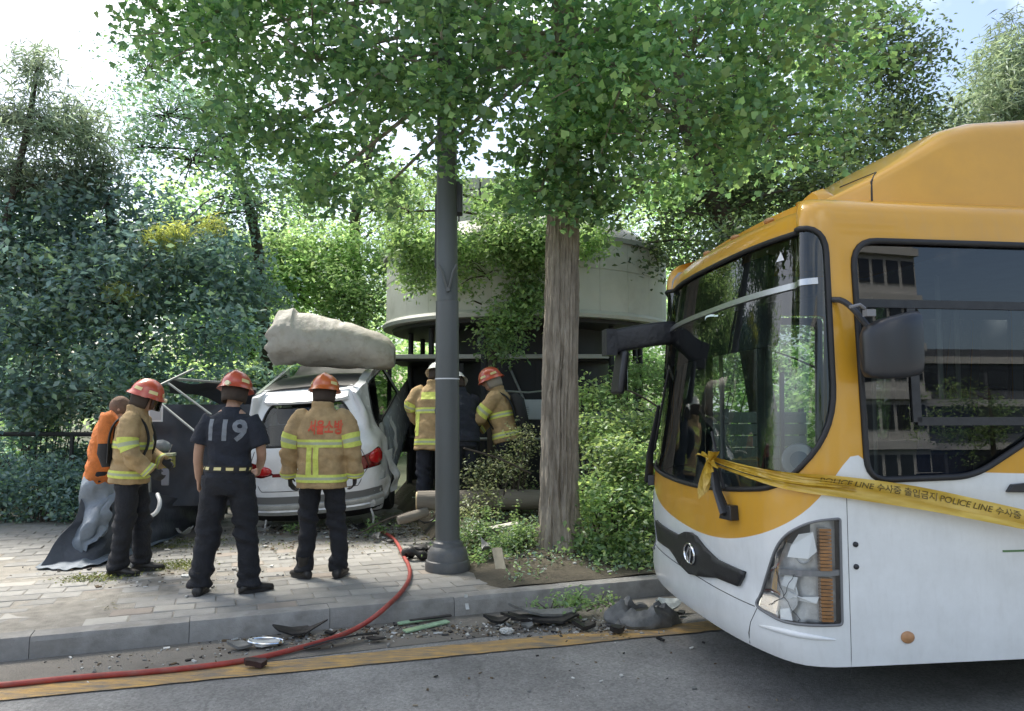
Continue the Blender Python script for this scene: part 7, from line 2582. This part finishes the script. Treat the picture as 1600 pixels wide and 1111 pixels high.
tag(mb.build('broken_board', pm('beige_board', (.27, .25, .19), .85, var=.2, vscale=8), None, smooth=20), 'broken beige board leaning on the bed edge right of the lamp post', 'board')
for i, (px, py, r_, lab) in enumerate(((802, 881, .05, 'whitish stone on the bed between the lamp post and the ginkgo'), (920, 873, .05, 'whitish stone at the right foot of the ginkgo'), (946, 876, .032, 'small white stone right of the ginkgo foot'), (850, 893, .04, 'grey edging stone in front of the ginkgo trunk'), (905, 889, .04, 'grey edging stone at the right front of the ginkgo trunk'), (610, 846, .035, 'dark flat stone at the end of the hose'))):
    p = GR(px, py, .17)
    mb = MB(); mb.blob((0, 0, 0), (r_ * 1.5, r_, r_ * .6), 20 + i, .35, 2, 2)
    o = mb.build('stone', M_wht if i < 3 else M_kerb if i < 5 else M_blk, None, smooth=20); o.location = p + Vector((0, 0, r_ * .2)); tag(o, lab, 'stone')
# broken branches leaning in the bed
for i, (x0, y0, Y0, x1, y1, Y1, lab) in enumerate(((725, 700, 8.6, 830, 740, 8.8, 'thin broken stem leaning over the crushed shrub'), (560, 835, 9.3, 640, 800, 9.2, 'thin bare stick beside the car wheel'), (955, 600, 9.0, 1035, 640, 9.2, 'thin bare twig in front of the fence'))):
    a, b = AT(x0, y0, Y0), AT(x1, y1, Y1)
    mb = MB(); mb.tube(chaikin([a, (a + b) / 2 + Vector((0, 0, .04)), b], 2), .012, 6)
    tag(mb.build('stick', M_bark_dark), lab, 'stick')
# weeds at kerb joints
for i, (px, py, lab) in enumerate(((175, 955, 'dry weed in the kerb joint below the black shirted rescuer'), (727, 935, 'pale strip of tape stuck on the kerb below the lamp post'))):
    p = GR(px, py, .13) + KT * -.012
    if i == 0:
        rg_ = np.random.default_rng(2)
        C = np.array([tuple(p + Vector((rg_.normal() * .012, rg_.normal() * .01 - .01, rg_.normal() * .03))) for _ in range(26)])
        tag(link('weed', leaf_mesh('weed', C, .05, [(.2, .2, .12), (.3, .28, .2)], 'lance', .3, M_leaf, .3, rg_)), lab, 'weed')
    else:
        mb = MB(); mb.grid(lambda u, v: p + KS * (u - .5) * .03 - KT * (.004 + .05 * v * v) + Vector((0, 0, .035 - .11 * v)), 2, 6, .002)
        tag(mb.build('tape_scrap', M_wht), lab, 'tape')

# ------------------------------------------------------------------ across the street, behind the photographer
M_fac = pm('pale_facade', (.55, .55, .53), .7, var=.06, vscale=1)
M_facd = pm('dark_facade', (.13, .14, .16), .5, var=.1, vscale=1)
M_fwin = pm('office_window', (.03, .035, .045), .1, coat=.5)
def office(x, y, w, d, h, storeys, wall, lab, rz=0):
    e = empty('office_building', (x, y, 0), rz, lab, 'building')
    mb = MB(); mb.box((0, 0, h / 2), (w, d, h)); mb.build('wall', wall, e)
    fh = h / storeys
    for k in range(storeys):
        z = (k + .55) * fh
        for j in range(6):
            mb = MB(); mb.box((-w / 2 + (j + .5) * w / 6, d / 2 + .02, z), (w / 6 - .25, .08, fh * .48)); mb.build('window', M_fwin, e)
        mb = MB(); mb.box((0, d / 2 + .12, (k + .98) * fh), (w + .2, .26, fh * .16)); mb.build('floor_band', M_fac, e)
    mb = MB(); mb.box((0, 0, h + .3), (w + .3, d + .3, .6)); mb.build('parapet', wall, e)
office(26, -28, 6, 8, 17, 7, M_fac, 'pale banded office building across the street mirrored in the driver window', R(4))
office(41, -32, 18, 8, 7.5, 3, M_facd, 'dark office building across the street mirrored in the bus side', R(8))
office(-14, -30, 18, 8, 9, 3, M_fac, 'low pale building across the street behind the photographer', R(0))
for i, (x, lab_) in enumerate(((-8, 'street tree across the road before the low pale building'), (1, 'street tree across the road facing the lamp post'), (26, 'street tree across the road before the pale banded office'), (33, 'street tree across the road before the dark office building'))):
    b_ = Vector((x, -19 + .05 * x, .12))
    rg_ = np.random.default_rng(90 + i)
    cs = [(b_ + Vector((rg_.normal() * .9, rg_.normal() * .9, rg_.uniform(2.2, 4.6))), (1.0, 1.0, .8)) for _ in range(6)]
    tree('street_tree', lab_, 'tree', b_, [b_, b_ + Vector((0, 0, 1.5)), b_ + Vector((.1, 0, 3)), b_ + Vector((.1, 0, 4.4))], [.13, .11, .08, .03], cs, 3500, .14, G_MID, 'blade', M_bark_dark, M_leaf, spread=.25, per=20, twigs=30, seed=95 + i, group='street trees across the road')
